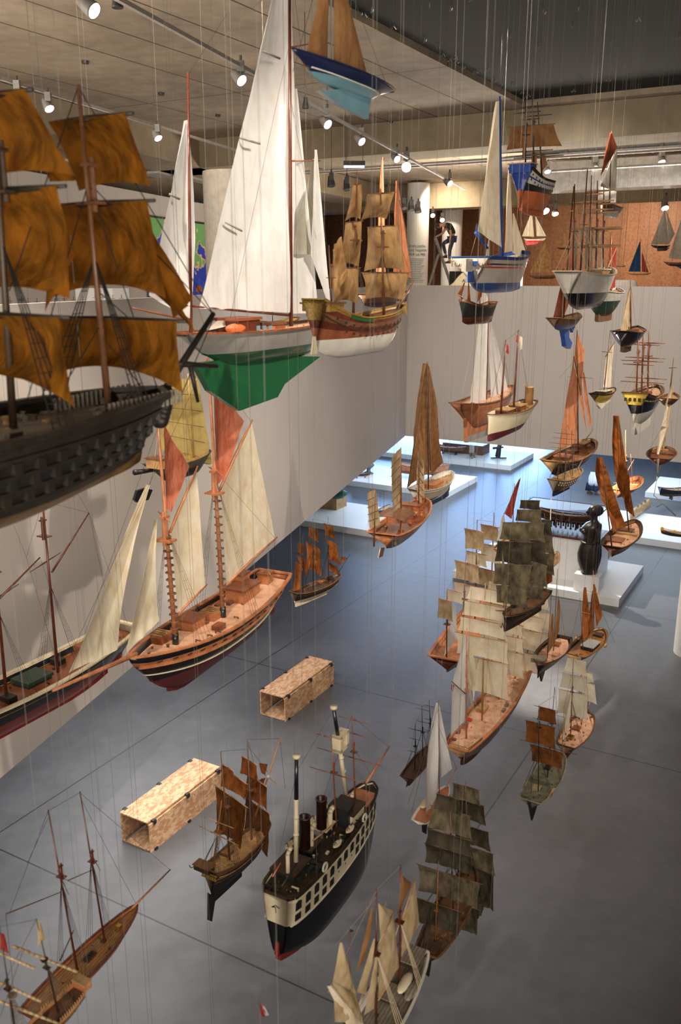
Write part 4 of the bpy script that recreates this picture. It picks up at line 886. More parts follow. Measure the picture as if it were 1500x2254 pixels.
# ---- two-sail brown lugger near statue
s = Ship('brown dhow-like lugger with two mottled rust sails, beside the dark statue', (1347, 1203), (1401, 1143), z=5.0)
s.hull(B_=.29, D=.12, fb=.07, up=(('w_brown', .3), ('w_mahog', .6), ('w_brown', 1)), low='w_dark', deck='w_pink', bul=.03, ws=.62, tm=.45, q=.55, sb=.03, ss=.02, rb=.05, rs=.05, rail='w_dark', transom='w_mahog'); s.fin([(1341, 1212), (1340, 1230), (1345, 1222), (1347, 1210)], 'w_grey', 'rudder', .01)
s.mast((1352, 1172), (1324, 1010), .007, 'w_brown', trees=False); s.mast((1388, 1145), (1362, 916), .007, 'w_brown', trees=False)
R_ = 's_rust'
s.fa([(1324, 1008), (1326, 1006), (1378, 1158), (1350, 1174)], R_, .06, .012, seed=4); s.fa([(1361, 915), (1363, 916), (1397, 1138), (1376, 1120)], R_, .06, .014, seed=8)
s.fa([(1366, 1000), (1378, 1030), (1386, 1120), (1374, 1090)], 's_rust', -.05, .01, seed=2)
s.boxd(1352, 1190, .16, .18, .02, 'w_red', 'deckhouse'); s.boxd(1372, 1168, .12, .2, .02, 'w_brown', 'thwart'); s.boxd(1382, 1156, .05, .2, .02, 'w_tan', 'thwart'); s.clutter(10, 'w_tan', .05, .9, .018, 5)
s.line((1352, 1176), (1358, 1160)); s.wires((-.3, .3)); s.done()
# ---- brown boat behind
s = Ship('open brown wooden boat with a bare mast and spars, behind the rust-sailed lugger', (1360, 1080), (1408, 1050), z=4.5)
s.hull(B_=.32, D=.12, fb=.07, up=(('w_orange', .4), ('w_brown', 1)), low='w_brown', deck='w_red', bul=.05, ws=.6, tm=.5, q=.5, sb=.05, ss=.03, rail='w_orange')
s.mast((1378, 1075), (1378, 947), .008, 'w_orange', top_frac=.5); s.mast((1394, 1062), (1389, 1000), .006, 'w_orange', trees=False); s.spar((1355, 1085), (1396, 1012), .007, 'w_orange', 'gaff'); s.yard((1376, 1066), 26, .006, 'w_orange'); s.yard((1374, 1078), 24, .006, 'w_orange'); s.spar((1392, 1060), (1408, 1056), .008, 'w_mahog', 'bowsprit')
for a in [((1389, 1002), (1401, 1060)), ((1389, 1002), (1372, 1070)), ((1378, 950), (1350, 1075))]: s.line(*a)
s.boxd(1374, 1082, .2, .2, .03, 'w_orange', 'thwart'); s.boxd(1390, 1070, .1, .2, .03, 'w_tan', 'thwart'); s.clutter(14, 'w_orange', .05, .95, .02, 5); s.wires((-.3, .3)); s.done()
# ---- junk
s = Ship('varnished three-masted junk with battened beige sails, above the white plinths', (843, 1176), (936, 1101), z=4.9)
s.hull(B_=.3, D=.15, fb=.1, up=(('w_red', .3), ('w_orange', .4), ('w_mahog', 1)), low='w_mahog', deck='w_red', bul=.03, ws=.78, tm=.45, q=.45, sb=.05, ss=.02, rb=.08, rs=.1, ks=.75, kb=.4, rail='w_orange', transom='w_orange', e=.6); s.fin([(838, 1205), (833, 1228), (842, 1224), (846, 1205)], 'w_mahog', 'rudder', .01)
def junk_sail(s, pts, m, nb, bm='w_brown'):
    o = s.fa(pts, m, .06, .006); q = [s.P(*p) for p in pts]
    for k in range(1, nb+1):
        f = k/(nb+1); a = (q[0][0]+(q[3][0]-q[0][0])*f, q[0][1]+(q[3][1]-q[0][1])*f); b_ = (q[1][0]+(q[2][0]-q[1][0])*f, q[1][1]+(q[2][1]-q[1][1])*f)
        s.spar(a, b_, .0025, bm, 'sail_batten', 1, px=False, ya=.01, yb=.01)
    return o
s.mast((824, 1165), (827, 1076), .006, 'w_brown', trees=False); s.mast((884, 1140), (883, 985), .008, 'w_brown', trees=False); s.mast((922, 1108), (924, 985), .007, 'w_brown', trees=False)
junk_sail(s, [(809, 1087), (828, 1077), (838, 1155), (814, 1163)], 's_beige', 4); junk_sail(s, [(862, 1012), (883, 986), (886, 1120), (866, 1140)], 's_beige', 6); s.fa([(866, 1135), (888, 1115), (884, 1156), (880, 1154)], 's_beige', .03); junk_sail(s, [(922, 990), (934, 1015), (935, 1113), (918, 1100)], 's_beige', 5)
q = s.Q(862, 1162, 0); z0 = .09*s.L; w_ = .12*s.L
MB().loft([[(x, w_*math.cos(a), z0+.035*s.L*math.sin(a)) for a in [PI*i/8 for i in range(9)]]+[(x, w_*math.cos(a), z0-.004+.033*s.L*math.sin(a)) for a in [PI*i/8 for i in range(8, -1, -1)]] for x in (q[0]-.14*s.L, q[0]+.14*s.L)]).build('mat_roof', 'w_brown', s.root)
for sx in (-.12, .12):
    for sy in (-.1, .1): MB().tube((q[0]+sx*s.L, sy*s.L, 0), (q[0]+sx*s.L, sy*s.L, z0), .003*s.L).build('roof_post', 'w_orange', s.root)
s.boxd(905, 1125, .1, .16, .05, 'w_orange', 'deckhouse', 'w_red'); s.boxd(890, 1140, .08, .18, .04, 'w_red', 'deckhouse', 'w_orange'); s.boxd(925, 1108, .07, .12, .04, 'w_orange', 'deckhouse', 'w_red')
s.line((884, 1090), (848, 1178)); s.line((828, 1080), (806, 1170)); s.clutter(12, 'w_orange', .05, .95, .02, 5); s.wires((-.3, .3)); s.done('rope_light')
x, y, z = s.hp(0, -.05*s.L)
for k in range(3): MB().box(x-.004, (-.08+k*.08)*s.L, z, .008*s.L, .02*s.L, .022*s.L).build('gilded_carving', 'w_gold', s.root)
# ---- felucca
s = Ship('cream-hulled felucca with one tall tan lateen sail, behind the varnished junk', (915, 1080), (993, 1042), z=4.5)
s.hull(B_=.34, D=.2, fb=.12, up=(('p_white', .3), ('w_tan', .36), ('p_cream', 1)), low='p_navy', deck='w_tan', bul=.045, ws=.6, tm=.5, q=.5, sb=.07, ss=.03, rb=.03, rs=.05, ks=.8, kb=.9, rail='p_white'); s.keel('p_navy', .1, .95, .05, .03)
s.mast((944, 1070), (941, 797), .008, 'w_dark', trees=False); s.fa([(939, 800), (942, 800), (976, 1018), (897, 1074)], 's_lbrown', .08, .012, hollow=.03); s.fa([(942, 800), (944, 830), (975, 1017), (950, 1045)], 's_lbrown', -.05, .01); s.spar((897, 1076), (942, 796), .004, 'w_dark', 'lateen_yard', .5)
s.line((941, 800), (998, 1030)); s.line((975, 1017), (985, 1045)); s.boxd(950, 1068, .3, .2, .04, 'w_orange', 'cabin'); s.clutter(10, 'w_tan', .05, .95, .02, 5); s.wires((-.2, .3)); s.done()
# ---- brown square rigger over the blue floor
s = Ship('small dark brig with rust-brown square sails and cream bottom, over the blue-lit floor', (647, 1308), (749, 1264), z=4.3)
s.hull(B_=.27, D=.15, fb=.085, up=(('w_dark', .3), ('w_brown', .4), ('w_black', 1)), low='p_cream', deck='w_dark', bul=.03, ws=.65, tm=.5, q=.5, sb=.04, ss=.04, rb=.05, rs=.03, ks=.95, kb=.6, rail='w_brown', transom='w_dark'); s.keel('p_cream', .0, .7, .03, .02)
for (b_, t_) in [((667, 1300), (667, 1177)), ((690, 1290), (689, 1142)), ((724, 1270), (722, 1136))]: s.mast(b_, t_, .006, 'w_dark', top_frac=.5)
R2 = 's_brown'
for a in [((690, 1163), 17, (690, 1190), 18, 8), ((688, 1199), 24, (690, 1262), 27, 9), ((723, 1156), 16, (727, 1185), 18, 4), ((730, 1192), 17, (735, 1240), 20, 5), ((732, 1243), 16, (735, 1262), 19, 3), ((662, 1197), 12, (662, 1220), 12, 2), ((664, 1228), 15, (668, 1262), 16, 7)]: s.sq(a[0], a[1], a[2], a[3], 's_rust' if a[4] % 2 else R2, 20, .2, .08, 'w_dark', .003, .06, a[4])
s.fa([(652, 1235), (664, 1245), (662, 1298), (645, 1302)], 's_rust', .06, .02); s.fa([(752, 1225), (752, 1225), (765, 1228), (748, 1245)], 's_rust', .06); s.spar((744, 1262), (771, 1220), .005, 'w_dark', 'bowsprit'); s.yard((742, 1262), 12, .003, 'w_dark')
s.rr = .0011
for i in range(3): s.shrouds(i, 3, .5, spread=.05)
s.stays(); s.clutter(24, 'w_red', .05, .95, .016, 5); s.boxd(708, 1282, .14, .08, .025, 'w_red', 'cargo_hatch', rim='w_tan'); s.wires((-.3, .3)); s.done('rope_black')
# ---- long dark ship at left edge
s = Ship('long black and gold-striped schooner with bare raked masts, cut off by the left edge', (284, 1392), -330, z=5.0, away=False)
s.hull(B_=.19, D=.12, fb=.055, up=(('p_cream', .08), ('p_black', .35), ('w_gold', .4), ('p_black', 1)), low='p_red', deck='w_red', bul=.022, ws=.55, tm=.5, q=.6, sb=.03, ss=.03, rb=.06, rs=.05, ks=.6, kb=.4, rail='p_cream'); s.keel('p_red')
s.mast((125, 1455), (90, 1060), .0055, 'w_mahog', top_frac=.73); s.mast((14, 1535), (-22, 1130), .0055, 'w_mahog', top_frac=.7)
s.spar((114, 1260), (196, 1129), .0035, 'w_mahog', 'gaff'); s.spar((-6, 1322), (88, 1227), .0035, 'w_mahog', 'gaff'); s.yard((104, 1236), 50, .0025, 'w_mahog', 70); s.yard((-10, 1320), 75, .003, 'w_mahog', 70); s.yard((-20, 1157), 50, .003, 'w_mahog', 70)
s.rr = .0011; s.shrouds(0, 4, .48, spread=.03); s.shrouds(1, 4, .48, spread=.03)
for a in [((196, 1129), (290, 1400)), ((196, 1129), (94, 1103)), ((196, 1129), (240, 1340)), ((58, 1227), (120, 1440)), ((58, 1227), (94, 1103)), ((88, 1227), (160, 1440)), ((30, 1155), (58, 1227)), ((150, 1050), (196, 1129))]: s.line(*a)
s.boxd(72, 1502, .09, .07, .015, 'p_dkgreen', 'covered_hatch', 'p_dkgreen'); s.boxd(128, 1462, .03, .04, .02, 'w_black', 'winch'); s.boxd(20, 1545, .03, .04, .02, 'w_black', 'winch'); s.boxd(190, 1430, .06, .06, .02, 'w_red', 'deckhouse')
s.clutter(16, 'w_dark', .05, .6, .008, 5); s.wires((-.35, -.15, .0)); s.done('rope_black')
# ---- yellow junk
s = Ship('small dark green junk with one pale yellow battened sail, behind the salmon topsails', (330, 1032), 462, z=6.15)
s.hull(B_=.3, D=.2, fb=.08, up=(('w_olive', 1),), low='p_black', deck='w_tan', bul=.02, ws=.7, tm=.5, q=.5, sb=.03, ss=.04, rb=.1, rs=.15, ks=.5, kb=.4, rail='w_olive'); s.fin([(300, 1080), (294, 1100), (300, 1106), (325, 1100), (334, 1078), (318, 1074)], 'p_black', 'rudder', .03); s.spar((296, 1040), (345, 1034), .03, 'p_black', 'stern_overhang')
s.mast((428, 1022), (414, 822), .012, 'w_tan', trees=False); junk_sail(s, [(366, 836), (436, 833), (466, 1010), (352, 985)], 's_yellow', 4, 'w_brown'); s.fa([(352, 985), (466, 1008), (466, 1022), (372, 1008)], 's_yellow', .03)
s.line((366, 836), (340, 1010)); s.boxd(350, 1030, .16, .2, .1, 'w_tan', 'deckhouse', 'w_brown'); s.spar((372, 1006), (462, 1022), .008, 'w_yellow' if 'w_yellow' in M else 'w_tan', 'boom'); s.wires((-.3, .3)); s.done('rope_light')
# ---- wooden four-master behind the big white one
s = Ship('orange wooden ship with patched tan square sails, half hidden behind the great white-sailed ship', (978, 1450), (1105, 1285), z=3.5)
s.hull(B_=.2, D=.11, fb=.05, up=(('w_orange', .3), ('w_mahog', .6), ('w_orange', 1)), low='w_red', deck='w_orange', bul=.015, ws=.7, tm=.5, q=.5, sb=.03, ss=.02, rb=.05, rs=.06, ks=.6, kb=.6, rail='w_orange', transom='w_mahog')
for (b_, t_) in [((984, 1436), (985, 1296)), ((1018, 1390), (1027, 1222)), ((1047, 1350), (1051, 1144)), ((1082, 1310), (1088, 1128))]: s.mast(b_, t_, .004, 'w_brown', top_frac=.5)
s.rr = .0012
for a in [((980, 1322), 17, (980, 1365), 20, 1), ((1000, 1302), 18, (1000, 1326), 22, 2), ((1028, 1240), 30, (1030, 1280), 29, 3), ((1028, 1288), 32, (1028, 1330), 32, 4), ((1044, 1168), 24, (1046, 1212), 25, 5), ((1048, 1218), 24, (1050, 1245), 25, 6), ((1078, 1158), 22, (1080, 1192), 23, 7), ((1078, 1200), 24, (1082, 1240), 25, 8), ((1062, 1252), 34, (1062, 1290), 34, 9)]: s.sq(a[0], a[1], a[2], a[3], 's_beige' if a[4] % 2 else 's_cream', 15, .12, .06, 'w_orange', .0025, .04, a[4])
s.fa([(1000, 1330), (1004, 1334), (1008, 1405), (977, 1446)], 's_white', .05); s.stays(); s.clutter(8, 'w_orange', .05, .5, .01, 5); s.wires((-.3, .3)); s.done()
# ---- great white rigger
s = Ship('great five-masted ship under full cream-white sails with a pink deck, largest at right centre', (1006, 1642), (1168, 1442), z=4.0)
s.hull(B_=.165, D=.13, fb=.05, up=(('w_orange', .4), ('w_mahog', 1)), low='w_mahog', deck='w_pink', bul=.008, ws=.62, tm=.42, q=.55, sb=.02, ss=.006, rb=.04, rs=.08, ks=.7, kb=.7, rail='w_orange', transom='w_tan', e=.4); s.keel('w_mahog', .0, .8, .02, .01); s.rudder('w_mahog', .1, .02)
s.mast((1029, 1587), (1028, 1382), .0042, 'w_orange', top_frac=.45); s.mast((1063, 1562), (1069, 1284), .0045, 'w_tan', top_frac=.5); s.mast((1100, 1525), (1111, 1268), .0045, 'w_orange', top_frac=.5); s.mast((1135, 1490), (1150, 1260), .0045, 'w_orange', top_frac=.5); s.mast((1158, 1462), (1182, 1270), .004, 'w_orange', top_frac=.5)
W_ = 's_cream'
rows = [((1071, 1297), 36, (1067, 1325), 42), ((1066, 1331), 44, (1064, 1362), 48), ((1063, 1367), 50, (1062, 1398), 56), ((1061, 1404), 58, (1062, 1450), 58), ((1064, 1452), 54, (1066, 1530), 54)]
for k, a in enumerate(rows): s.sq(*a, W_, 0, .1, .06, 'w_orange', .002, .02, k, 0)
rows = [((1112, 1285), 36, (1108, 1326), 42), ((1108, 1334), 42, (1106, 1362), 48), ((1106, 1370), 44, (1104, 1392), 48), ((1104, 1398), 48, (1102, 1428), 52), ((1104, 1432), 46, (1104, 1484), 50)]
for k, a in enumerate(rows): s.sq(*a, W_, 0, .1, .06, 'w_orange', .002, .02, k+9)
rows = [((1150, 1282), 30, (1148, 1318), 34), ((1150, 1322), 36, (1146, 1350), 42), ((1152, 1355), 40, (1148, 1384), 46), ((1154, 1388), 44, (1150, 1430), 48), ((1150, 1436), 42, (1148, 1478), 46)]
for k, a in enumerate(rows): s.sq(*a, W_, 0, .1, .06, 'w_orange', .002, .02, k+18)
rows = [((1182, 1300), 24, (1182, 1340), 28), ((1182, 1346), 30, (1180, 1385), 32), ((1182, 1390), 34, (1178, 1430), 34)]
for k, a in enumerate(rows): s.sq(*a, W_, 0, .1, .06, 'w_orange', .002, .02, k+27)
s.fa([(1026, 1398), (1027, 1405), (1023, 1525), (997, 1500)], 's_white', .04, .01); s.fa([(996, 1502), (1025, 1527), (1024, 1586), (993, 1620)], 's_white', .04, .01); s.fa([(1034, 1410), (1036, 1410), (1052, 1490), (1042, 1545)], 's_cream', .04)
s.spar((1025, 1527), (995, 1500), .0025, 'w_brown', 'gaff'); s.spar((1025, 1590), (991, 1624), .0025, 'w_orange', 'boom'); s.rr = .0014
for i in range(5): s.shrouds(i, 4, .62, spread=.035)
s.stays()
q = s.Q(1020, 1605, 0)
s.boxd(1022, 1602, .03, .03, .02, 'w_orange', 'companionway', 'w_grey'); s.boxd(1008, 1614, .015, .02, .012, 'w_brown', 'locker', 'w_grey'); s.boxd(1000, 1630, .012, .018, .01, 'w_brown', 'locker'); s.boxd(1034, 1587, .02, .02, .01, 'p_bred', 'skylight'); s.boxd(1062, 1565, .05, .04, .015, 'w_orange', 'deckhouse', 'w_tan'); s.boxd(1095, 1530, .05, .04, .015, 'w_orange', 'deckhouse', 'w_tan'); s.boxd(1078, 1545, .03, .012, .012, 'w_grey', 'lifeboat', y=-.05); s.boxd(1065, 1555, .03, .012, .012, 'w_grey', 'lifeboat', y=-.055)
rl = MB()
for k in range(28):
    t = k/27*.12
    for sd in (1, -1):
        x, y, z = s.hp(t, s.zs(t)); rl.tube((x, sd*y, z), (x, sd*y, z+.018*s.L), .0008*s.L, n=4)
for k in range(14):
    x, y, z = s.hp(0, s.zs(0)); yy = -y+2*y*k/13; rl.tube((x, yy, z), (x, yy, z+.018*s.L), .0008*s.L, n=4)
x, y, z = s.hp(0, s.zs(0)); rl.tube((x, -y, z+.018*s.L), (x, y, z+.018*s.L), .0012*s.L)
for sd in (1, -1):
    p_ = [Vector((s.hp(t, 0)[0], sd*s.hp(t, s.zs(t))[1], s.zs(t)+.018*s.L)) for t in (0, .03, .06, .09, .12)]; rl.path(p_, .0012*s.L)
rl.build('stern_railing', 'w_brown', s.root); s.clutter(60, 'w_orange', .08, .95, .006, 15); s.flag([(994, 1505), (1000, 1508), (998, 1522), (994, 1518)], 's_red')
s.spar((1168, 1440), (1190, 1405), .003, 'w_orange', 'bowsprit'); s.wires((-.35, 0, .35)); s.done('rope_light')
# ---- dark full rigger
s = Ship('old warship with dark olive ragged sails, prow towards the viewer, overlapping the white ship', (1203, 1303), (1111, 1354), z=5.1, away=False)
s.hull(B_=.24, D=.13, fb=.05, up=(('w_brown', .25), ('p_black', .6), ('w_black', 1)), low='w_dark', deck='w_brown', bul=.02, ws=.6, tm=.5, q=.5, sb=.03, ss=.05, rb=.02, rs=.03, ks=.95, kb=.9, rail='w_black'); s.keel('w_dark', .1, 1, .05, .02)
s.mast((1124, 1342), (1141, 1130), .006, 'w_brown'); s.mast((1156, 1322), (1168, 1094), .006, 'w_brown'); s.mast((1186, 1308), (1200, 1130), .005, 'w_brown')
D_ = 's_dark'
for k, a in enumerate([((1137, 1150), 26, (1135, 1186), 30), ((1134, 1192), 34, (1131, 1236), 36), ((1130, 1242), 37, (1128, 1286), 36), ((1128, 1290), 32, (1128, 1326), 30), ((1168, 1101), 19, (1167, 1116), 20), ((1166, 1122), 24, (1165, 1144), 26), ((1164, 1150), 31, (1162, 1182), 34), ((1162, 1188), 36, (1160, 1230), 40), ((1162, 1236), 40, (1160, 1278), 40), ((1162, 1282), 34, (1160, 1310), 32), ((1198, 1144), 14, (1197, 1172), 18), ((1197, 1178), 18, (1197, 1212), 22), ((1198, 1218), 22, (1196, 1256), 22)]):
    s.sq(a[0], a[1]*1.08, (a[2][0], a[2][1]+6), a[3]*1.12, [D_, 's_dkgrn'][k % 3 == 1], -8, .26, .06, 'w_grey', .0035, .1, k, .12)
s.fa([(1205, 1230), (1218, 1235), (1216, 1280), (1190, 1296)], 's_brown', .06, .03); s.fa([(1106, 1210), (1112, 1290), (1118, 1330), (1104, 1320)], D_, .04); s.rr = .0011
for i in range(3): s.shrouds(i, 4, .5, spread=.05)
s.stays(); s.spar((1116, 1345), (1092, 1344), .008, 'w_brown', 'bowsprit'); s.clutter(40, 'w_amber', .05, .98, .014, 5)
q = s.P(1113, 1378); MB().ball(q[0], 0, q[1], .03*s.L, .02*s.L, .05*s.L).build('figurehead', 'w_dark', s.root, True)
for sd in (1, -1): MB().path([(q[0], sd*.03*s.L, q[1]+.03*s.L), (q[0]+.01*s.L, sd*.045*s.L, q[1]-.03*s.L), (q[0], sd*.065*s.L, q[1]-.01*s.L)], .004*s.L).build('anchor', 'p_black', s.root)
s.ports(.04, .1, .9, 12, 'w_dark'); s.wires((-.3, .3)); s.done()
# ---- small boat with red sail
s = Ship('small boat with a dark red lateen and white lower sail, behind the olive-sailed warship', (1100, 1215), 1152, z=4.6)
s.hull(B_=.3, D=.12, fb=.06, up=(('w_brown', 1),), low='w_dark', deck='w_tan', rail='w_tan'); s.mast((1128, 1200), (1133, 1064), .008, 'w_dark', trees=False); s.spar((1110, 1132), (1147, 1052), .006, 'w_dark', 'lateen_yard'); s.fa([(1145, 1055), (1146, 1055), (1127, 1143), (1112, 1131)], 's_red', .06, .01); s.fa([(1108, 1132), (1110, 1133), (1120, 1185), (1094, 1190)], 's_white', .05); s.wires((-.2, .2)); s.done()
# ---- small white mast boat
s = Ship('little boat with a bare white mast rising right of the olive-sailed warship', (1190, 1255), 1228, z=4.3)
s.hull(B_=.3, D=.12, fb=.06, up=(('p_white', 1),), low='p_white', deck='w_tan', rail='w_tan'); s.mast((1209, 1240), (1214, 1097), .014, 'p_white', trees=False); s.wires((0,)); s.done()
# ---- boat 33
s = Ship('dark two-masted boat with a grey-brown strip of sail and its black prow towards the viewer', (1242, 1400), (1185, 1462), z=4.4, away=False)
s.hull(B_=.34, D=.15, fb=.1, up=(('w_brown', .15), ('p_black', 1)), low='p_gblack', deck='w_pink', bul=.035, ws=.6, tm=.45, q=.6, sb=.04, ss=.02, rb=.02, rs=.05, ks=.6, kb=1.0, rail='w_dark'); s.fin([(1186, 1470), (1192, 1500), (1198, 1480), (1200, 1465)], 'p_gblack', 'stem', .02)
s.mast((1219, 1432), (1228, 1252), .007, 'w_brown', trees=False); s.mast((1205, 1455), (1215, 1302), .007, 'w_brown', trees=False); s.fa([(1229, 1316), (1231, 1318), (1232, 1388), (1219, 1424)], 's_lbrown', .04); s.fa([(1215, 1352), (1218, 1350), (1220, 1420), (1206, 1440)], 's_lbrown', .03)
s.line((1228, 1300), (1245, 1405)); s.line((1215, 1305), (1180, 1460)); s.boxd(1216, 1440, .12, .16, .02, 'w_pink', 'cargo_hatch'); s.boxd(1223, 1420, .1, .12, .03, 'w_red', 'deckhouse'); s.boxd(1187, 1456, .12, .16, .05, 'w_grey', 'foredeck_rail'); s.clutter(8, 'w_brown', .05, .9, .02, 5); s.wires((-.3, .3)); s.done()
# ---- boat 34
s = Ship('rounded wooden barge with dark rust sails, hanging below the white statue plinth', (1264, 1442), (1327, 1385), z=4.0)
s.hull(B_=.36, D=.13, fb=.09, up=(('w_tan', .12), ('w_dark', .5), ('w_brown', .6), ('w_dark', 1)), low='w_grey', deck='w_amber', bul=.03, ws=.75, tm=.5, q=.45, sb=.05, ss=.02, rb=.04, rs=.05, ks=.8, kb=.6, rail='w_brown')
s.mast((1305, 1402), (1307, 1256), .007, 'w_orange', trees=False); s.mast((1285, 1424), (1277, 1316), .006, 'w_brown', trees=False); s.fa([(1290, 1293), (1291, 1293), (1305, 1392), (1281, 1412)], 's_rust', .06, .015); s.fa([(1309, 1286), (1310, 1286), (1327, 1356), (1313, 1381)], 's_rust', .06, .015); s.fa([(1306, 1300), (1308, 1300), (1309, 1385), (1296, 1398)], 's_brown', .05)
s.yard((1306, 1304), 15, .004, 'w_tan'); s.yard((1284, 1348), 16, .004, 'w_tan'); s.boxd(1300, 1425, .26, .16, .05, 'p_gblack', 'cabin', 'p_grey'); s.boxd(1318, 1400, .1, .12, .03, 'w_dark', 'deckhouse')
for sd in (1, -1): MB().ball(.08*s.L, sd*.2*s.L, .0, .05*s.L, .015*s.L, .03*s.L).build('leeboard', 'w_tan', s.root, True)
s.line((1277, 1330), (1250, 1440)); s.line((1307, 1300), (1335, 1410), y1=-.1); s.clutter(12, 'w_brown', .05, .9, .02, 9); s.wires((-.3, .3)); s.done()
# ---- brig 35
s = Ship('brig with three clean cream square sails and a pink littered deck, lower right', (1245, 1642), (1297, 1568), z=3.5)
s.hull(B_=.36, D=.16, fb=.09, up=(('w_brown', .4), ('w_dark', 1)), low='w_mahog', deck='w_pink', bul=.02, ws=.66, tm=.5, q=.4, sb=.04, ss=.02, rb=.03, rs=.05, ks=.9, kb=.7, rail='w_brown'); s.keel('w_mahog', .0, .7, .05, .02)
s.mast((1258, 1612), (1263, 1450), .007, 'w_brown', top_frac=.6); s.mast((1282, 1580), (1290, 1470), .006, 'w_brown', top_frac=.6); s.mast((1239, 1640), (1242, 1560), .006, 'w_tan', trees=False)
for k, a in enumerate([((1270, 1452), 21, (1266, 1483), 26), ((1264, 1487), 26, (1262, 1520), 31), ((1262, 1524), 33, (1260, 1578), 35)]): s.sq(*a, 's_cream', 0, .12, .06, 'w_tan', .004, .02, k)
for k, a in enumerate([((1293, 1480), 12, (1294, 1500), 14), ((1296, 1504), 14, (1298, 1548), 17)]): s.sq(*a, 's_cream', 0, .12, .06, 'w_tan', .004, .02, k+5)
s.yard((1256, 1583), 42, .004, 'w_tan'); s.fa([(1257, 1530), (1259, 1530), (1254, 1590), (1236, 1642)], 's_cream', .05); s.fa([(1276, 1444), (1279, 1446), (1282, 1482), (1272, 1484)], 's_cream', .08)
s.rr = .0012
for i in range(2): s.shrouds(i, 3, .5, spread=.07)
s.stays(); s.clutter(36, 'w_brown', .05, .95, .018, 15); s.boxd(1256, 1625, .1, .08, .03, 'w_gold', 'cargo_hatch', rim='w_dark'); s.boxd(1270, 1605, .1, .1, .03, 'w_red', 'deckhouse'); s.spar((1292, 1568), (1304, 1535), .006, 'w_tan', 'bowsprit'); s.wires((-.3, .3)); s.done()
# ---- green hull 36
s = Ship('worn green-decked brig with brown square sails, lowest ship at lower right', (1168, 1762), (1236, 1655), z=3.9)
s.hull(B_=.3, D=.14, fb=.1, up=(('w_olive', .4), ('w_grey', .6), ('p_dkgreen', 1)), low='p_gblack', deck='w_olive', bul=.025, ws=.68, tm=.45, q=.45, sb=.03, ss=.01, rb=.05, rs=.06, ks=.8, kb=.6, rail='w_grey', transom='w_olive'); s.fin([(1163, 1765), (1171, 1806), (1176, 1792), (1184, 1765)], 'p_gblack', 'rudder', .015)
s.mast((1187, 1722), (1187, 1553), .006, 'p_black', top_frac=.75); s.mast((1207, 1692), (1222, 1512), .006, 'p_black', top_frac=.6)
B3 = 's_brown'
for k, a in enumerate([((1190, 1594), 33, (1190, 1640), 34), ((1206, 1560), 18, (1204, 1590), 22), ((1204, 1648), 38, (1204, 1684), 34)]): s.sq(*a, B3, 0, .06, .04, 'p_black', .003, .03, k)
s.yard((1207, 1645), 64, .004, 'w_dark'); s.yard((1187, 1556), 12, .003, 'p_black'); s.yard((1187, 1584), 14, .003, 'p_black'); s.rr = .0011
for i in range(2): s.shrouds(i, 3, .5, spread=.06)
s.stays(); s.boxd(1183, 1738, .07, .08, .03, 'w_grey', 'cargo_hatch', rim='w_tan'); s.boxd(1207, 1690, .1, .06, .02, 'p_black', 'deckhouse'); s.boxd(1200, 1745, .16, .02, .03, 'w_tan', 'bulwark_panel', y=-.13); s.clutter(10, 'w_dark', .1, .9, .014, 9); s.wires((-.3, .3)); s.done('rope_black')
# ---- small dark bare ship
s = Ship('little black ship with bare rigged masts and red keel, left of the great white-sailed ship', (896, 1712), (952, 1637), z=3.4)
s.hull(B_=.26, D=.12, fb=.07, up=(('w_black', 1),), low='p_maroon', deck='w_dark', bul=.02, ws=.8, tm=.5, q=.5, sb=.02, ss=.02, rs=.04, ks=.8, kb=.7, rail='p_maroon'); s.keel('p_maroon', .05, .9, .05, .02); s.rudder('p_maroon', .3, .05)
for (b_, t_) in [((914, 1688), (915, 1592)), ((932, 1664), (929, 1554)), ((950, 1642), (945, 1540))]: s.mast(b_, t_, .008, 'p_black', top_frac=.5)
for (cx_, cy_, w_) in [(929, 1562, 16), (946, 1555, 13), (914, 1607, 16), (930, 1590, 13), (914, 1628, 14), (930, 1610, 15), (912, 1656, 18), (946, 1585, 12), (946, 1610, 14)]: s.yard((cx_, cy_), w_, .005, 'p_black')
s.rr = .001
for i in range(3): s.shrouds(i, 3, .55, spread=.06)
s.stays(); s.clutter(10, 'w_dark', .1, .9, .02, 3); s.wires((-.3, .3)); s.done('rope_black')
# ---- white yacht 38
s = Ship('white-railed sloop with a slim white mainsail and round cabin top, below the great ship stern', (922, 1808), (988, 1727), z=4.5)
s.hull(B_=.3, D=.1, fb=.05, up=(('p_white', 1),), low='p_navy', deck='w_orange', bul=.012, ws=.7, tm=.45, q=.7, sb=.03, ss=.01, rb=.06, rs=.05, rail='p_white', transom='p_white'); s.fin([(930, 1815), (931, 1832), (938, 1836), (940, 1812)], 'p_navy', 'rudder', .02)
s.mast((968, 1748), (966, 1541), .008, 'w_brown', trees=False); s.fa([(965, 1548), (967, 1548), (963, 1748), (934, 1820)], 's_white', .06, .006, hollow=-.02); s.fa([(967, 1553), (968, 1553), (996, 1692), (972, 1712)], 's_white', .05, .006)
s.spar((932, 1823), (966, 1752), .006, 'w_tan', 'boom'); s.spar((984, 1728), (1006, 1690), .008, 'w_orange', 'bowsprit')
q = s.Q(936, 1770, 0); MB().ball(q[0], q[1], s.dz(q[0])+.01, .12*s.L, .06*s.L, .035*s.L).build('cabin_top', 'p_cream', s.root, True)
s.rr = .0012; s.line((966, 1545), (906, 1790)); s.line((966, 1600), (1006, 1692)); s.line((966, 1560), (930, 1780), y1=.1); s.clutter(4, 'p_brass', .1, .9, .012, 3); s.wires((-.2, .2)); s.done()
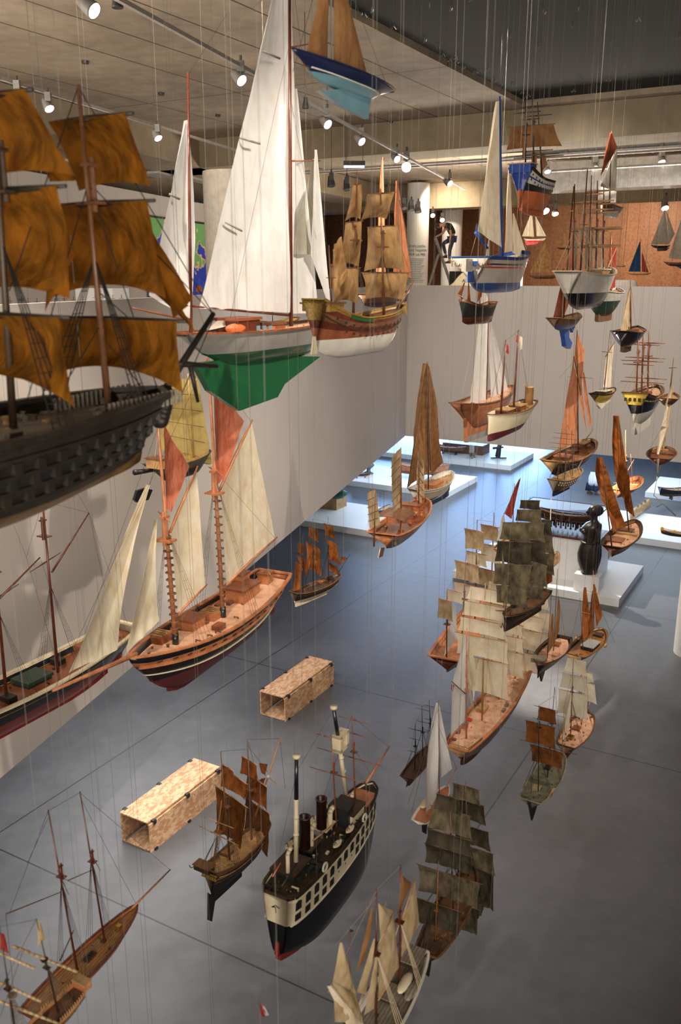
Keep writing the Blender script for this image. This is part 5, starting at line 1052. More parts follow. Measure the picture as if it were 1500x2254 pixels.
# ---- steamer
s = Ship('white and black passenger steamer with two rows of windows, tall vents and lifeboats, bottom centre', (607, 1963), (822, 1716), z=4.35)
s.hull(B_=.23, D=.42, fb=.15, up=(('p_cream', .5), ('p_white', .54), ('p_cream', 1)), low='p_black', deck='w_dark', bul=.012, ws=.55, tm=.42, q=.42, sb=.02, ss=.0, rb=.02, rs=.01, ks=.8, kb=.8, rail='w_dark', e=.13, p=.3, ve=.25); s.keel('p_red', .0, .6, .02, .03); s.fin([(612, 2060), (608, 2102), (625, 2094), (650, 2062)], 'p_red', 'rudder', .02)
s.stripe(.0, .014, 'p_black', .0, 1, 'upper_wale'); s.stripe(.15, .004, 'p_white', name='waterline_stripe')
# arcade windows
for sd in (1, -1):
    for i in range(13):
        t = .03+.9*i/13; t2 = t+.035
        for (zt, zb, arch) in ((.024, .074, True),) + (((.096, .132, False),) if i % 1 == 0 else ()):
            if not arch and 4 < i < 8:
                x, y, z = s.hp((t+t2)/2, -.1*s.L); MB().ball(x, sd*y, s.zs(t)-.1*s.L, .004*s.L, .004*s.L, .006*s.L, 8).build('porthole', 'p_gblack', s.root); continue
            pts = []
            for (tt, zz) in ((t, zb), (t2, zb), (t2, zt+.008 if arch else zt), ((t+t2)/2, zt), (t, zt+.008 if arch else zt)):
                x, y, z = s.hp(tt, s.zs(tt)-zz*s.L); pts.append((x, sd*(y+.0035*s.L), z))
            a = MB()
            a.add(pts, [tuple(range(5))]); inn = [(p[0], p[1]-sd*.01*s.L, p[2]) for p in pts]; a.add(inn, [tuple(range(5))]); n0 = len(a.v)-10
            for k in range(5): a.f.append((n0+k, n0+(k+1) % 5, n0+5+(k+1) % 5, n0+5+k)); a.m.append(0)
            a.build('window', 'p_gblack', s.root)
ms = [((652, 1880), (653, 1668)), ((762, 1732), (735, 1560))]
for k, (a, b_) in enumerate(ms):
    p, q = s.P(*a), s.P(*b_); zt = q[1]; f = .58
    mid = (p[0]+(q[0]-p[0])*f, p[1]+(q[1]-p[1])*f); R = .011*s.L
    o = MB().tube((p[0], 0, p[1]-.05), (mid[0], 0, mid[1]), R*1.05, R).build('vent_mast', 'p_cream', s.root, True); MB().tube((mid[0], 0, mid[1]), (q[0], 0, q[1]), R, R*.8).build('black_top', 'p_black', o, True); MB().tube((q[0], 0, q[1]), (q[0], 0, q[1]+R*1.2), R*1.6, R*1.7, 14).build('mast_cap', 'p_cream', o, True)
    for ff in (.2, .38): MB().tube((p[0]+(q[0]-p[0])*ff, 0, p[1]+(q[1]-p[1])*ff), (p[0]+(q[0]-p[0])*(ff+.02), 0, p[1]+(q[1]-p[1])*(ff+.02)), R*1.25, n=12).build('mast_band', 'p_white', o, True)
q = s.P(750, 1630)
fr_ = MB()
for (dx, dz_, sx, sz_) in ((-.035, 0, .02, .09), (.035, 0, .02, .09), (0, .038, .09, .016), (0, -.038, .09, .02)): fr_.box(q[0]+dx*s.L, 0, q[1]+dz_*s.L, sx*s.L, .05*s.L, sz_*s.L)
fr_.build('crows_nest', 'p_cream', s.root)
for (b_, t_) in [((672, 1856), (673, 1798)), ((708, 1812), (709, 1758))]:
    p, q = s.P(*b_), s.P(*t_); R = .026*s.L
    MB().lathe(p[0], 0, [(R, p[1]-.03), (R, q[1]), (R*1.12, q[1]), (R*1.12, q[1]+.006*s.L), (R*.85, q[1]+.006*s.L), (R*.85, q[1]-.06*s.L)], 20).build('funnel', 'w_funnel', s.root, True)
def cowl(px, py, sc):
    q = s.P(px, py); R = sc*s.L; z = q[1]
    MB().path([Vector((q[0], .02, -.0)), Vector((q[0], .02, z-.01*s.L)), Vector((q[0]+.012*s.L, .02, z+.004*s.L)), Vector((q[0]+.035*s.L, .02, z+.006*s.L))], R*.8, 12).build('ventilator_cowl', 'p_cream', s.root, True)
cowl(692, 1826, .014); cowl(733, 1788, .016); cowl(780, 1755, .014); cowl(640, 1880, .012)
s.boxd(765, 1742, .13, .13, .055, 'p_cream', 'bridge', 'w_dark'); s.boxd(752, 1752, .07, .1, .1, 'p_gblack', 'wheelhouse', 'p_gblack'); s.boxd(708, 1830, .09, .1, .04, 'p_gblack', 'deckhouse', 'p_cream'); s.boxd(672, 1868, .1, .12, .035, 'p_gblack', 'deckhouse', 'w_dark'); s.boxd(640, 1915, .14, .12, .03, 'p_gblack', 'deckhouse', 'w_dark'); s.boxd(700, 1845, .04, .05, .06, 'p_grey', 'skylight', 'p_cream')
s.boxd(797, 1724, .12, .14, .012, 'w_orange', 'foredeck')
def lifeboat(px, py, y, m='p_cream', lab=None, l=.075):
    q = s.Q(px, py, .04*s.L); L = l*s.L; rings = []
    for k in range(9):
        f = k/8; w_ = .016*s.L*math.sin(PI*min(.97, max(.03, f)))**.6; x = q[0]-L/2+L*f
        rings.append([(x, y*s.L+w_*math.cos(a), .05*s.L+w_*1.0*math.sin(a)) for a in [PI+PI*i/6 for i in range(7)]]+[(x, y*s.L+w_*.8, .05*s.L), (x, y*s.L-w_*.8, .05*s.L)])
    o = MB().loft(rings).build('lifeboat', m, s.root, True)
    for dx in (-.3, .3): MB().path([(q[0]+dx*L, y*s.L*.8, .0), (q[0]+dx*L, y*s.L, .07*s.L), (q[0]+dx*L, y*s.L*1.1, .06*s.L)], .002*s.L).build('davit', 'w_dark', o)
    return o
lifeboat(715, 1850, -.1); lifeboat(742, 1818, -.1); lifeboat(628, 1858, .1); lifeboat(668, 1806, .1); lifeboat(700, 1775, .1)
def ring(px, py, r=.02):
    t = s.xt(s.Q(px, py, 0)[0]); x, y, z = s.hp(t, -.005*s.L); mb = MB(); R = r*s.L
    pts = [Vector((x+R*math.cos(a), -y-.004*s.L, .022*s.L+R*math.sin(a))) for a in [2*PI*k/18 for k in range(19)]]
    mb.path(pts, R*.28, 8).build('life_ring', 'p_white', s.root, True)
ring(672, 1902); ring(783, 1802)
for (b_, t_) in [((783, 1750), (775, 1574)), ((742, 1725), (729, 1617))]: s.mast(b_, t_, .005, 'w_red', top_frac=.6)
for (cx_, cy_, w_) in [(777, 1586, 34), (777, 1616, 36), (767, 1667, 74), (740, 1707, 62), (712, 1621, 18)]: s.yard((cx_, cy_), w_, .0035, 'w_red')
s.spar((806, 1724), (858, 1642), .008, 'w_orange', 'bowsprit'); s.spar((818, 1780), (818, 1860), .003, 'w_dark', 'anchor_pole'); s.rr = .001
for a in [((775, 1576), (856, 1645)), ((775, 1640), (820, 1710)), ((729, 1617), (775, 1600)), ((775, 1576), (700, 1790)), ((653, 1700), (735, 1560)), ((653, 1700), (600, 1950))]: s.line(*a)
s.spar((690, 1850), (752, 1800), .004, 'w_tan', 'derrick_boom'); s.spar((620, 1952), (660, 1890), .005, 'p_gblack', 'derrick_boom'); s.spar((600, 1930), (618, 1900), .004, 'p_orange', 'hand_rail')
s.clutter(60, 'p_gblack', .03, .8, .022, 3); s.clutter(22, 'p_cream', .05, .8, .02, 13); s.clutter(6, 'w_orange', .02, .98, .01, 33); s.clutter(12, 'p_gblack', .82, .98, .01, 23, 'bollard')
mb = MB()
for sd in (1, -1):
    for k in range(50):
        t = .01+k/50*.8; x, y, z = s.hp(t, s.zs(t)); mb.tube((x, sd*y, z), (x, sd*y, z+.02*s.L), .0008*s.L, n=4)
    mb.path([Vector((s.hp(t/40, 0)[0], sd*s.hp(t/40, s.zs(t/40))[1], s.zs(t/40)+.02*s.L)) for t in range(33)], .001*s.L, 4)
mb.build('deck_railing', 'w_dark', s.root)
x, y, z = s.hp(0, -.06*s.L); MB().path([(x-.004*s.L, -.02*s.L, z), (x-.005*s.L, 0, z+.01*s.L), (x-.005*s.L, .02*s.L, z-.005*s.L), (x-.005*s.L, 0, z+.0), (x-.004*s.L, 0, z-.03*s.L)], .002*s.L).build('stern_emblem', 'p_gblack', s.root)
s.wires((-.3, .3)); s.done('rope')
# ---- brown galleon 43
s = Ship('old brown galleon with torn rust sails and gilded stern windows, left of the steamer', (460, 1925), (592, 1803), z=3.7)
s.hull(B_=.32, D=.27, fb=.15, up=(('w_brown', .25), ('w_dark', .45), ('w_tan', .5), ('w_dark', .7), ('w_brown', .75), ('w_black', 1)), low='p_gblack', deck='w_tan', bul=.03, ws=.6, tm=.5, q=.45, sb=.03, ss=.07, rb=.06, rs=.03, ks=.98, kb=.6, rail='w_brown', transom='w_dark', th=.25, e=.6); s.fin([(458, 1965), (458, 2025), (466, 2028), (474, 1975)], 'p_gblack', 'rudder', .015); s.keel('p_gblack', .02, .5, .06, .02)
x, y, z = s.hp(0, s.zs(0)-.07*s.L)
for k in range(7): MB().box(x-.005*s.L, (-.075+k*.025)*s.L, z, .01*s.L, .013*s.L, .026*s.L).build('stern_window', 'w_gold', s.root)
MB().box(x-.006*s.L, 0, z+.03*s.L, .012*s.L, .2*s.L, .008*s.L).build('gilded_moulding', 'w_gold', s.root); MB().box(x-.006*s.L, 0, z-.022*s.L, .012*s.L, .18*s.L, .008*s.L).build('gilded_moulding', 'w_gold', s.root)
s.mast((468, 1908), (488, 1762), .011, 'w_amber', top_frac=.55); s.mast((505, 1865), (486, 1654), .011, 'w_brown', top_frac=.5); s.mast((553, 1818), (545, 1626), .011, 'w_brown', top_frac=.5)
for (a_, w_, b__, v_) in [((548, 1675), 20, (548, 1712), 24), ((500, 1690), 16, (500, 1706), 20)]: s.sq(a_, w_, b__, v_, 's_rust', 10, .25, .05, 'w_tan', .006, .1, 4, .1)
R4 = 's_rust'
for k, a in enumerate([((514, 1708), 34, (512, 1745), 34), ((507, 1754), 42, (502, 1850), 36), ((566, 1720), 26, (560, 1768), 34), ((566, 1775), 32, (560, 1870), 36), ((478, 1826), 30, (478, 1846), 30)][:4]): s.sq(*a, [R4, 's_brown'][k % 2], 10, .22, .06, 'w_tan', .007, .09, k, .12)
s.yard((462, 1832), 26, .006, 'w_tan', 0, .1); s.yard((482, 1842), 44, .007, 'w_tan', 0, .1); s.yard((480, 1812), 34, .006, 'w_tan'); s.yard((600, 1720), 30, .006, 'w_tan', 20); s.spar((562, 1798), (618, 1624), .012, 'w_tan', 'bowsprit'); s.fa([(570, 1680), (590, 1682), (584, 1706), (576, 1702)], R4, .1); s.fa([(553, 1725), (585, 1712), (575, 1742), (560, 1745)], R4, .1, .03)
MB().ball(*(lambda q: (q[0], 0, q[1]))(s.P(590, 1710)), .02*s.L, .02*s.L, .02*s.L).build('white_lashing', 'p_white', s.root, True); MB().ball(*(lambda q: (q[0], 0, q[1]))(s.P(585, 1732)), .02*s.L, .02*s.L, .02*s.L).build('white_lashing', 'p_white', s.root, True)
s.rr = .0015
for i in range(3): s.shrouds(i, 4, .5, spread=.07)
s.stays(); s.line((545, 1628), (617, 1626)); s.line((545, 1640), (590, 1700)); s.line((617, 1630), (628, 1735)); s.clutter(50, 'w_tan', .03, .95, .018, 3); s.guns(.15, .85, 9, 'w_dark', .05, .03); s.guns(.2, .85, 8, 'w_dark', .09, .03); s.stripe(.07, .008, 'w_tan', .05, .9)
for sd in (-1, 1): MB().path([Vector((-.52*s.L, sd*.12*s.L, .08*s.L)), Vector((-.57*s.L, sd*.16*s.L, .08*s.L)), Vector((-.58*s.L, sd*.17*s.L, .11*s.L))], .004*s.L).build('stern_lantern_bracket', 'w_black', s.root)
s.boxd(500, 1880, .1, .1, .03, 'w_brown', 'cargo_hatch', rim='w_tan'); s.boxd(450, 1915, .1, .22, .05, 'w_dark', 'stern_castle', 'w_brown'); s.wires((-.3, .3)); s.done()
# ---- orange hull with bare masts
s = Ship('orange and green-bottomed schooner with thin bare dark masts, lower left', (60, 2235), (303, 1992), z=4.6)
s.hull(B_=.22, D=.13, fb=.11, up=(('w_red', .1), ('w_orange', 1)), low='p_green', deck='w_amber', bul=.012, ws=.6, tm=.45, q=.6, sb=.04, ss=.02, rb=.12, rs=.06, ks=.6, kb=.4, rail='w_mahog')
s.mast((171, 2137), (106, 1783), .008, 'w_mahog', top_frac=.6); s.mast((231, 2070), (176, 1742), .0075, 'w_mahog', top_frac=.55)
s.spar((13, 2012), (133, 1964), .004, 'w_mahog', 'gaff'); s.spar((150, 1938), (205, 1914), .0035, 'w_mahog', 'gaff'); s.spar((132, 2115), (162, 2048), .005, 'w_dark', 'boom')
s.yard((137, 1943), 32, .003, 'w_mahog', 30, .15); s.yard((208, 1896), 28, .003, 'w_mahog', 30, .15); s.spar((290, 2000), (375, 1914), .008, 'w_orange', 'bowsprit')
s.rr = .001; s.shrouds(0, 4, .58, False, .05); s.shrouds(1, 4, .58, False, .05)
for a in [((176, 1745), (375, 1915)), ((106, 1785), (176, 1745)), ((180, 1762), (300, 1990)), ((106, 1785), (20, 2012)), ((106, 1800), (60, 1900)), ((13, 2012), (30, 2180))]: s.line(*a)
s.boxd(197, 2108, .09, .045, .012, 'w_dark', 'cargo_hatch', rim='p_black'); s.boxd(262, 2042, .03, .03, .02, 'p_brass', 'windlass'); s.boxd(228, 2074, .03, .03, .015, 'w_dark', 'fife_rail'); s.clutter(8, 'w_dark', .1, .9, .01, 3); s.wires((-.1, .3)); s.done('rope_black')
# ---- galleon bottom left
s = Ship('brown galleon with furled sails and ragged red pennant, cut off by the bottom left corner', (188, 2168), 20, z=5.2, away=False)
s.hull(B_=.3, D=.2, fb=.12, up=(('w_orange', .2), ('w_tan', .3), ('w_amber', .6), ('w_brown', .65), ('w_amber', 1)), low='w_brown', deck='w_brown', bul=.03, ws=.6, tm=.5, q=.5, sb=.03, ss=.05, rail='w_tan', th=.2)
s.mast((124, 2190), (80, 2022), .011, 'w_dark', top_frac=.5); s.mast((34, 2262), (-2, 2036), .011, 'w_dark', top_frac=.5)
for (a, b_) in [((50, 2094), (149, 2128)), ((-10, 2096), (54, 2120)), ((-10, 2160), (68, 2192)), ((-10, 2205), (106, 2240))]:
    p, q = s.P(*a), s.P(*b_); o = MB()
    pts = [Vector((p[0]+(q[0]-p[0])*k/12, (k/12-.5)*.1, p[1]+(q[1]-p[1])*k/12)) for k in range(13)]
    for k in range(12): o.tube(pts[k], pts[k+1], (.010+.006*nz(k*.9, a[0], 0))*s.L*1.4, n=7)
    o.build('furled_sail', 's_beige', s.root, True)
s.flag([(82, 2026), (88, 2030), (101, 2068), (84, 2082)], 's_beige'); s.flag([(0, 2052), (10, 2056), (20, 2100), (0, 2090)], 's_red', 'pennant')
s.boxd(196, 2168, .1, .2, .08, 'w_orange', 'quarter_gallery', 'w_tan'); q = s.P(98, 2115); MB().lathe(q[0], 0, [(.03*s.L, q[1]), (.04*s.L, q[1]+.02*s.L), (.03*s.L, q[1]+.02*s.L)], 12).build('fighting_top', 'w_black', s.root); q = s.P(28, 2195); MB().lathe(q[0], 0, [(.035*s.L, q[1]), (.05*s.L, q[1]+.025*s.L), (.03*s.L, q[1]+.025*s.L)], 12).build('fighting_top', 'w_grey', s.root)
s.rr = .001; s.shrouds(0, 5, .5, spread=.1); s.shrouds(1, 5, .5, spread=.1); s.clutter(24, 'w_dark', .02, .7, .02, 3); s.guns(.1, .7, 8, 'w_dark', .05, .04)
mb = MB()
for k in range(16):
    t = .02+k*.03
    for sd in (1, -1): x, y, z = s.hp(t, s.zs(t)); mb.tube((x, sd*y, z), (x, sd*y, z+.05*s.L), .005*s.L, n=5)
mb.build('balustrade', 'w_tan', s.root); s.line((80, 2024), (-2, 2040)); s.line((80, 2024), (0, 2180)); s.line((50, 2094), (0, 2240)); s.line((149, 2128), (90, 2240)); s.wires((-.2,)); s.done('rope')
# ---- dark ship 40
s = Ship('tattered three-master under dark green-brown sails lit amber on deck, bottom right of centre', (938, 2102), (1042, 1905), z=3.9)
s.hull(B_=.25, D=.12, fb=.06, up=(('w_dark', .5), ('w_brown', 1)), low='w_brown', deck='w_brown', bul=.02, ws=.62, tm=.5, q=.5, sb=.03, ss=.02, rb=.05, rs=.04, ks=.8, kb=.6, rail='w_brown'); s.fin([(938, 2105), (935, 2142), (944, 2150), (950, 2110)], 'w_black', 'rudder', .01)
s.mast((958, 2075), (966, 1896), .006, 'w_amber', top_frac=.4); s.mast((998, 2012), (991, 1750), .007, 'w_brown', top_frac=.5); s.mast((1034, 1950), (1025, 1718), .007, 'w_brown', top_frac=.5)
for k, a in enumerate([((1026, 1732), 28, (1026, 1758), 30), ((1030, 1765), 34, (1032, 1800), 36), ((1038, 1822), 36, (1040, 1855), 38), ((1042, 1868), 42, (1044, 1906), 44), ((1046, 1912), 40, (1044, 1985), 40), ((986, 1754), 24, (986, 1780), 30), ((992, 1786), 42, (990, 1828), 46), ((988, 1838), 46, (986, 1864), 48), ((986, 1872), 50, (990, 1905), 52), ((988, 1925), 68, (985, 1972), 62), ((962, 1992), 52, (960, 2035), 46), ((1010, 1990), 44, (1010, 2040), 38)]):
    s.sq(a[0], a[1]*1.06, (a[2][0], a[2][1]+9), a[3]*1.1, ['s_dkgrn', 's_dark'][k % 3 == 0], 0, .24, .05, 'w_brown', .0035, .1, k, .0)
s.fa([(948, 1998), (954, 1995), (946, 2060), (928, 2095)], 's_dkgrn', .06, .02); s.fa([(1060, 1915), (1075, 1960), (1062, 2010), (1040, 2030)], 's_dkgrn', .06, .03); s.rr = .0011
for i in range(3): s.shrouds(i, 4, .5, spread=.06)
s.stays(); s.clutter(50, 'w_amber', .03, .95, .012, 3); s.boxd(952, 2090, .08, .09, .02, 'w_amber', 'deckhouse', 'w_dark'); s.guns(.15, .85, 12, 'w_dark', .02, .02); s.wires((-.3, .3)); s.done()
# ---- cream schooner 41
s = Ship('white schooner with many tan-cream staysails and a planked grey deck, cut off at bottom edge', (922, 2088), (742, 2385), z=4.6, away=False)
s.hull(B_=.25, D=.13, fb=.08, up=(('p_white', 1),), low='w_brown', deck='w_grey', bul=.02, ws=.5, tm=.5, q=.6, sb=.03, ss=.02, rb=.08, rs=.06, rail='p_white')
s.stripe(.02, .006, 'w_tan'); s.mast((829, 2226), (829, 1958), .007, 'w_mahog', top_frac=.55); s.mast((881, 2131), (882, 1904), .007, 'w_mahog', top_frac=.55); s.mast((772, 2110), (770, 2044), .005, 'w_mahog', trees=False)
Cc = 's_beige'
s.fa([(834, 2078), (866, 2008), (879, 2128), (834, 2200)], Cc, .05, .01); s.fa([(833, 1988), (834, 1988), (866, 2006), (838, 2072)], Cc, .05, .01); s.fa([(883, 1926), (884, 1926), (908, 1944), (876, 2018)], 's_lbrown', .06, .01); s.fa([(886, 2022), (914, 1934), (924, 2036), (884, 2108)], Cc, .05, .01)
s.fa([(823, 2066), (825, 2066), (806, 2190), (786, 2184)], Cc, .06, .01); s.fa([(828, 2100), (830, 2100), (824, 2220), (802, 2235)], Cc, .05, .01); s.fa([(818, 1996), (819, 1996), (806, 2108), (784, 2142)], 's_lbrown', .06, .012); s.fa([(749, 2074), (750, 2074), (787, 2194), (733, 2162)], Cc, .05, .01); s.fa([(733, 2160), (786, 2192), (800, 2250), (738, 2250)], Cc, .05, .01); s.fa([(720, 2170), (728, 2164), (808, 2262), (770, 2270)], 's_cream', .04, .01)
s.boxd(905, 2112, .13, .12, .03, 'w_dark', 'deckhouse', 'w_grey'); s.boxd(856, 2192, .11, .1, .025, 'w_dark', 'skylight', 'w_grey'); q = s.Q(892, 2160, .02)
MB().ball(q[0], q[1], s.dz(q[0])+.03*s.L, .085*s.L, .03*s.L, .02*s.L).build('lifeboat', 'p_cream', s.root, True); q = s.Q(908, 2172, .02); MB().ball(q[0], q[1], s.dz(q[0])+.02*s.L, .085*s.L, .032*s.L, .018*s.L).build('lifeboat', 'w_grey', s.root, True)
s.flag([(771, 2045), (779, 2047), (778, 2052), (771, 2052)], 'p_dkgreen'); s.rr = .0011; s.shrouds(0, 4, .55, False, .05); s.shrouds(1, 4, .55, False, .05); s.spar((834, 2078), (868, 2006), .004, 'w_tan', 'gaff'); s.spar((886, 2022), (915, 1933), .004, 'w_tan', 'gaff'); s.spar((833, 2202), (882, 2126), .004, 'w_tan', 'boom')
for a in [((829, 1960), (722, 2186)), ((829, 1975), (740, 2080)), ((829, 1960), (882, 1906)), ((850, 1985), (810, 2230))]: s.line(*a)
s.clutter(26, 'p_gblack', .05, .95, .014, 3); s.wires((-.3,)); s.done('rope_light')
# ---- flag top of a ship below the frame
s = Ship('mast top with a red and white flag at the bottom edge of the view', (560, 2420), 640, z=5.2)
s.hull(B_=.26, D=.12, fb=.06, up=(('w_brown', 1),), low='w_dark', deck='w_tan'); s.mast((578, 2400), (572, 2206), .008, 'w_mahog', trees=False)
s.flag([(573, 2210), (578, 2212), (590, 2236), (576, 2238)], 's_red'); s.flag([(577, 2211), (582, 2216), (592, 2234), (584, 2236)], 's_white'); s.wires((0,)); s.done()
# ---- green model behind the yacht boom
s = Ship('small green and black model hull with gold trim seen under the yacht boom', (652, 706), 562, d=7.5, away=False)
s.hull(B_=.25, D=.14, fb=.07, up=(('w_gold', .15), ('p_green', 1)), low='p_black', deck='w_tan', rail='w_gold', ss=.05); s.mast((600, 690), (600, 600), .006, 'w_dark'); s.clutter(12, 'w_gold', .05, .9, .02, 3); s.wires((0,)); s.done()
# ============================================================= things on the floor and in the gallery
def OSB(name):
    m, nt, b = mk(name); v = tex(nt, 'ShaderNodeTexVoronoi', 13, (1, 2.2, 1.6)); n = tex(nt, 'ShaderNodeTexNoise', 9, (1, 3, 2), 6)
    mx = N(nt, 'ShaderNodeMixRGB'); mx.inputs[0].default_value = .45; nt.links.new(v.outputs['Color'], mx.inputs[1]); nt.links.new(n.outputs[0], mx.inputs[2])
    sp = N(nt, 'ShaderNodeRGBToBW'); nt.links.new(mx.outputs[0], sp.inputs[0])
    nt.links.new(ramp(nt, sp.outputs[0], [(.2, c('8c6248')), (.38, c('b8906e')), (.6, c('ccac8a')), (.85, c('ac7e5a'))]), b.inputs['Base Color']); b.inputs['Roughness'].default_value = .7; bump(nt, b, n.outputs[0], .4, .004)
OSB('osb')
def crate(u0, v0, Lu, Wv, Hh, lab):
    """hollow box of OSB boards lying on the floor, open at the front, the top edge board held by a strip of clamps"""
    t = empty('chipboard_crate', uv(u0, v0), PI/2-AZ); tag(t, lab, 'crate')   # local x = depth (away), y to the left
    th = .018
    MB().box(Lu/2, Wv/2, th/2+.01, Lu, Wv, th).build('bottom_board', 'osb', t)
    MB().box(Lu/2, Wv/2, Hh, Lu, Wv+.01, th).build('top_board', 'osb', t)
    MB().box(Lu/2, Wv-th/2, Hh/2, Lu, th, Hh-th).build('side_board', 'osb', t)
    MB().box(Lu/2, -.03, Hh/2-.01, Lu, th, Hh-.02).build('side_board', 'osb', t)
    MB().box(Lu/2, -.0, Hh-.035, Lu*.98, .02, .03).build('batten', 'w_tan', t)
    MB().tube((0.02, Wv*.9, .05), (Lu*.9, Wv*.9-.02, .05), .008).tube((.0, Wv*.86, .04), (.02, .03, Hh-.05), .008).build('metal_rail', 'duct_metal', t)
    for f in (.06, .5, .94):
        for (yy, zz) in ((-.035, Hh+.006), (Wv, Hh+.006), (-.035, .02)):
            MB().box(Lu*f, yy, zz, .06, .055, .02).box(Lu*f, yy-(.025 if yy < 0 else -.02), zz-.02, .05, .012, .06).build('corner_clamp', 'p_gblack', t)
    return t
crate(7.86, -8.06+.5, 1.66, .5, .46, 'long open chipboard crate lying on the floor, nearer of the two')
crate(11.92, -8.47+.51, 1.75, .51, .47, 'long open chipboard crate lying on the floor, farther of the two')
def thing_box(name, u, v, z, sx, sy, sz, m, lab, cat): o = MB().box(0, 0, sz/2, sy, sx, sz).build(name, m); o.location = uv(u, v, z); o.rotation_euler = (0, 0, -AZ); return tag(o, lab, cat)
# small models standing on the plinths
def model_on(px, py, zf, L, lab, hullm='w_brown', lowm='w_dark', masts=3, sails=None, away=True, az=None, Hm=.6, stand='w_dark', name='model_ship', B_=.26):
    p = onz(px, py, zf); a = AZ if az is None else math.radians(az); h = Vector((math.sin(a), math.cos(a), 0))
    s = Ship.__new__(Ship); s.L = L; s.h = h if away else -h; s.y = Vector((-s.h.y, s.h.x, 0)); s.rig = MB(); s.masts = []
    s.org = p+Vector((0, 0, .22*L)); s.root = empty(name, s.org, math.atan2(s.h.y, s.h.x)); tag(s.root, lab, 'model ship')
    s.hull(B_=B_, D=.16, fb=.09, up=((hullm, 1),), low=lowm, deck='w_tan', ws=.6, q=.5, ss=.06, sb=.05)
    for t in (.3, .7):
        x = L*(t-.5); z = s.zk(t); MB().box(x, 0, (z-.22*L)/2-.0, .03*L, .1*L, .22*L+z+.02).build('stand', stand, s.root)
    for k in range(masts):
        x = (-.3+.3*k)*L; MB().tube((x, 0, 0), (x, 0, Hm*L), .008*L, .004*L).build('mast', 'w_dark', s.root)
        for f in (.5, .75, .92): MB().tube((x, -.13*L, Hm*L*f), (x, .13*L, Hm*L*f), .004*L).build('yard', 'w_dark', s.root)
        if sails:
            g = [[(x+.03*L*math.sin(PI*i/4), (-.16+.32*j/4)*L, Hm*L*(.2+.7*i/4)) for j in range(5)] for i in range(5)]; MB().grid(g).build('sail', sails, s.root, True)
    s.clutter(8, 'w_tan', .1, .9, .03, 2); return s
model_on(990, 1000, PH, 1.5, 'dark model ship inside the wooden tray on the farthest white plinth', 'w_brown', 'w_dark', 0, Hm=.4, az=120)
thing_box('display_tray', 36.2, -14.1, PH, .9, 1.9, .42, 'w_brown', 'brown wooden box tray on the farthest plinth, tops cut by the wall', 'tray')
model_on(1042, 1008, PH, .7, 'small model ship with grey sails on the farthest plinth', 'w_brown', 'p_white', 1, 's_grey', Hm=.7)
model_on(928, 1052, PH, 2.2, 'orange-brown model warship on the middle plinth, behind the felucca sail', 'w_orange', 'w_red', 0, az=100)
model_on(795, 1052, PH, .8, 'small red-trimmed boat model on the middle plinth by the wall edge', 'w_dark', 'w_tan', 0, az=80)
model_on(845, 1132, PH, .9, 'dark bare-masted ship model on the nearest left plinth', 'p_gblack', 'p_grey', 2, Hm=.7, stand='p_grey')
model_on(1496, 1098, PH, 1.6, 'dark boat model at the right edge on the far plinth', 'p_gblack', 'w_brown', 0, az=80)
def carving(name, px, py, z, sc, m, m2, lab, cat, kind):
    p = onz(px, py, z); t = empty(name, p, -AZ); t.scale = (sc, sc, sc); tag(t, lab, cat)
    if kind == 'bust':
        MB().lathe(0, 0, [(.26, 0), (.26, .06), (.12, .12), (.1, .22), (.16, .3), (.3, .42), (.28, .55), (.12, .66), (.09, .72)], 16).build('torso', m, t, True)
        h = MB().ball(.02, 0, .9, .15, .17, .2).ball(.1, -.14, .9, .03, .05, .04).build('head', m, t, True); MB().ball(0, .04, 1.0, .16, .16, .14).build('hair', m2, t, True)
    elif kind == 'creature':
        MB().loft([[(x, w_*math.cos(a), .2+zz+w_*.9*math.sin(a)) for a in [2*PI*i/12 for i in range(12)]] for (x, w_, zz) in ((-.9, .05, -.1), (-.6, .16, 0), (-.2, .26, .1), (.2, .3, .12), (.55, .26, .2), (.8, .12, .3))]).build('body', m, t, True)
        for k in range(10): MB().ball(-.2+.1*k, -.25+.01*k, .3, .03, .03, .05).build('scale_ridge', m2, t, True)
    else:
        MB().tube((-.05, 0, .1), (.05, 0, 1.0), .16, .12, 12).ball(.05, 0, 1.1, .16, .16, .18).tube((-.3, -.2, .6), (.3, -.1, .7), .07, .05).build('body', m, t, True)
        MB().box(0, 0, .05, .9, .16, .08, Matrix.Rotation(.5, 3, 'Z')).build('base', m2, t)
    return t
paint('bronze_grey', '6c7674', .35, .4); paint('teal_carv', '2c5a58', .4, .2)
carving('bust_sculpture', 812, 1042, PH, .75, 'bronze_grey', 'bronze_grey', 'small grey metal bust on the middle plinth, half cut by the wall', 'sculpture', 'bust')
carving('carved_fish', 738, 1100, PH+.40, .55, 'teal_carv', 'p_grey', 'green scaled carved creature on the wooden block beside the left wall', 'sculpture', 'creature')
thing_box('wooden_block', 24.9, -14.6, PH, .7, 1.0, .42, 'w_tan', 'pale wooden block on the nearest left plinth, beside the wall edge', 'block')
carving('figure_sculpture', 1098, 1009, PH, .75, 'p_gblack', 'p_black', 'small black standing figure on the farthest white plinth', 'sculpture', 'figure')
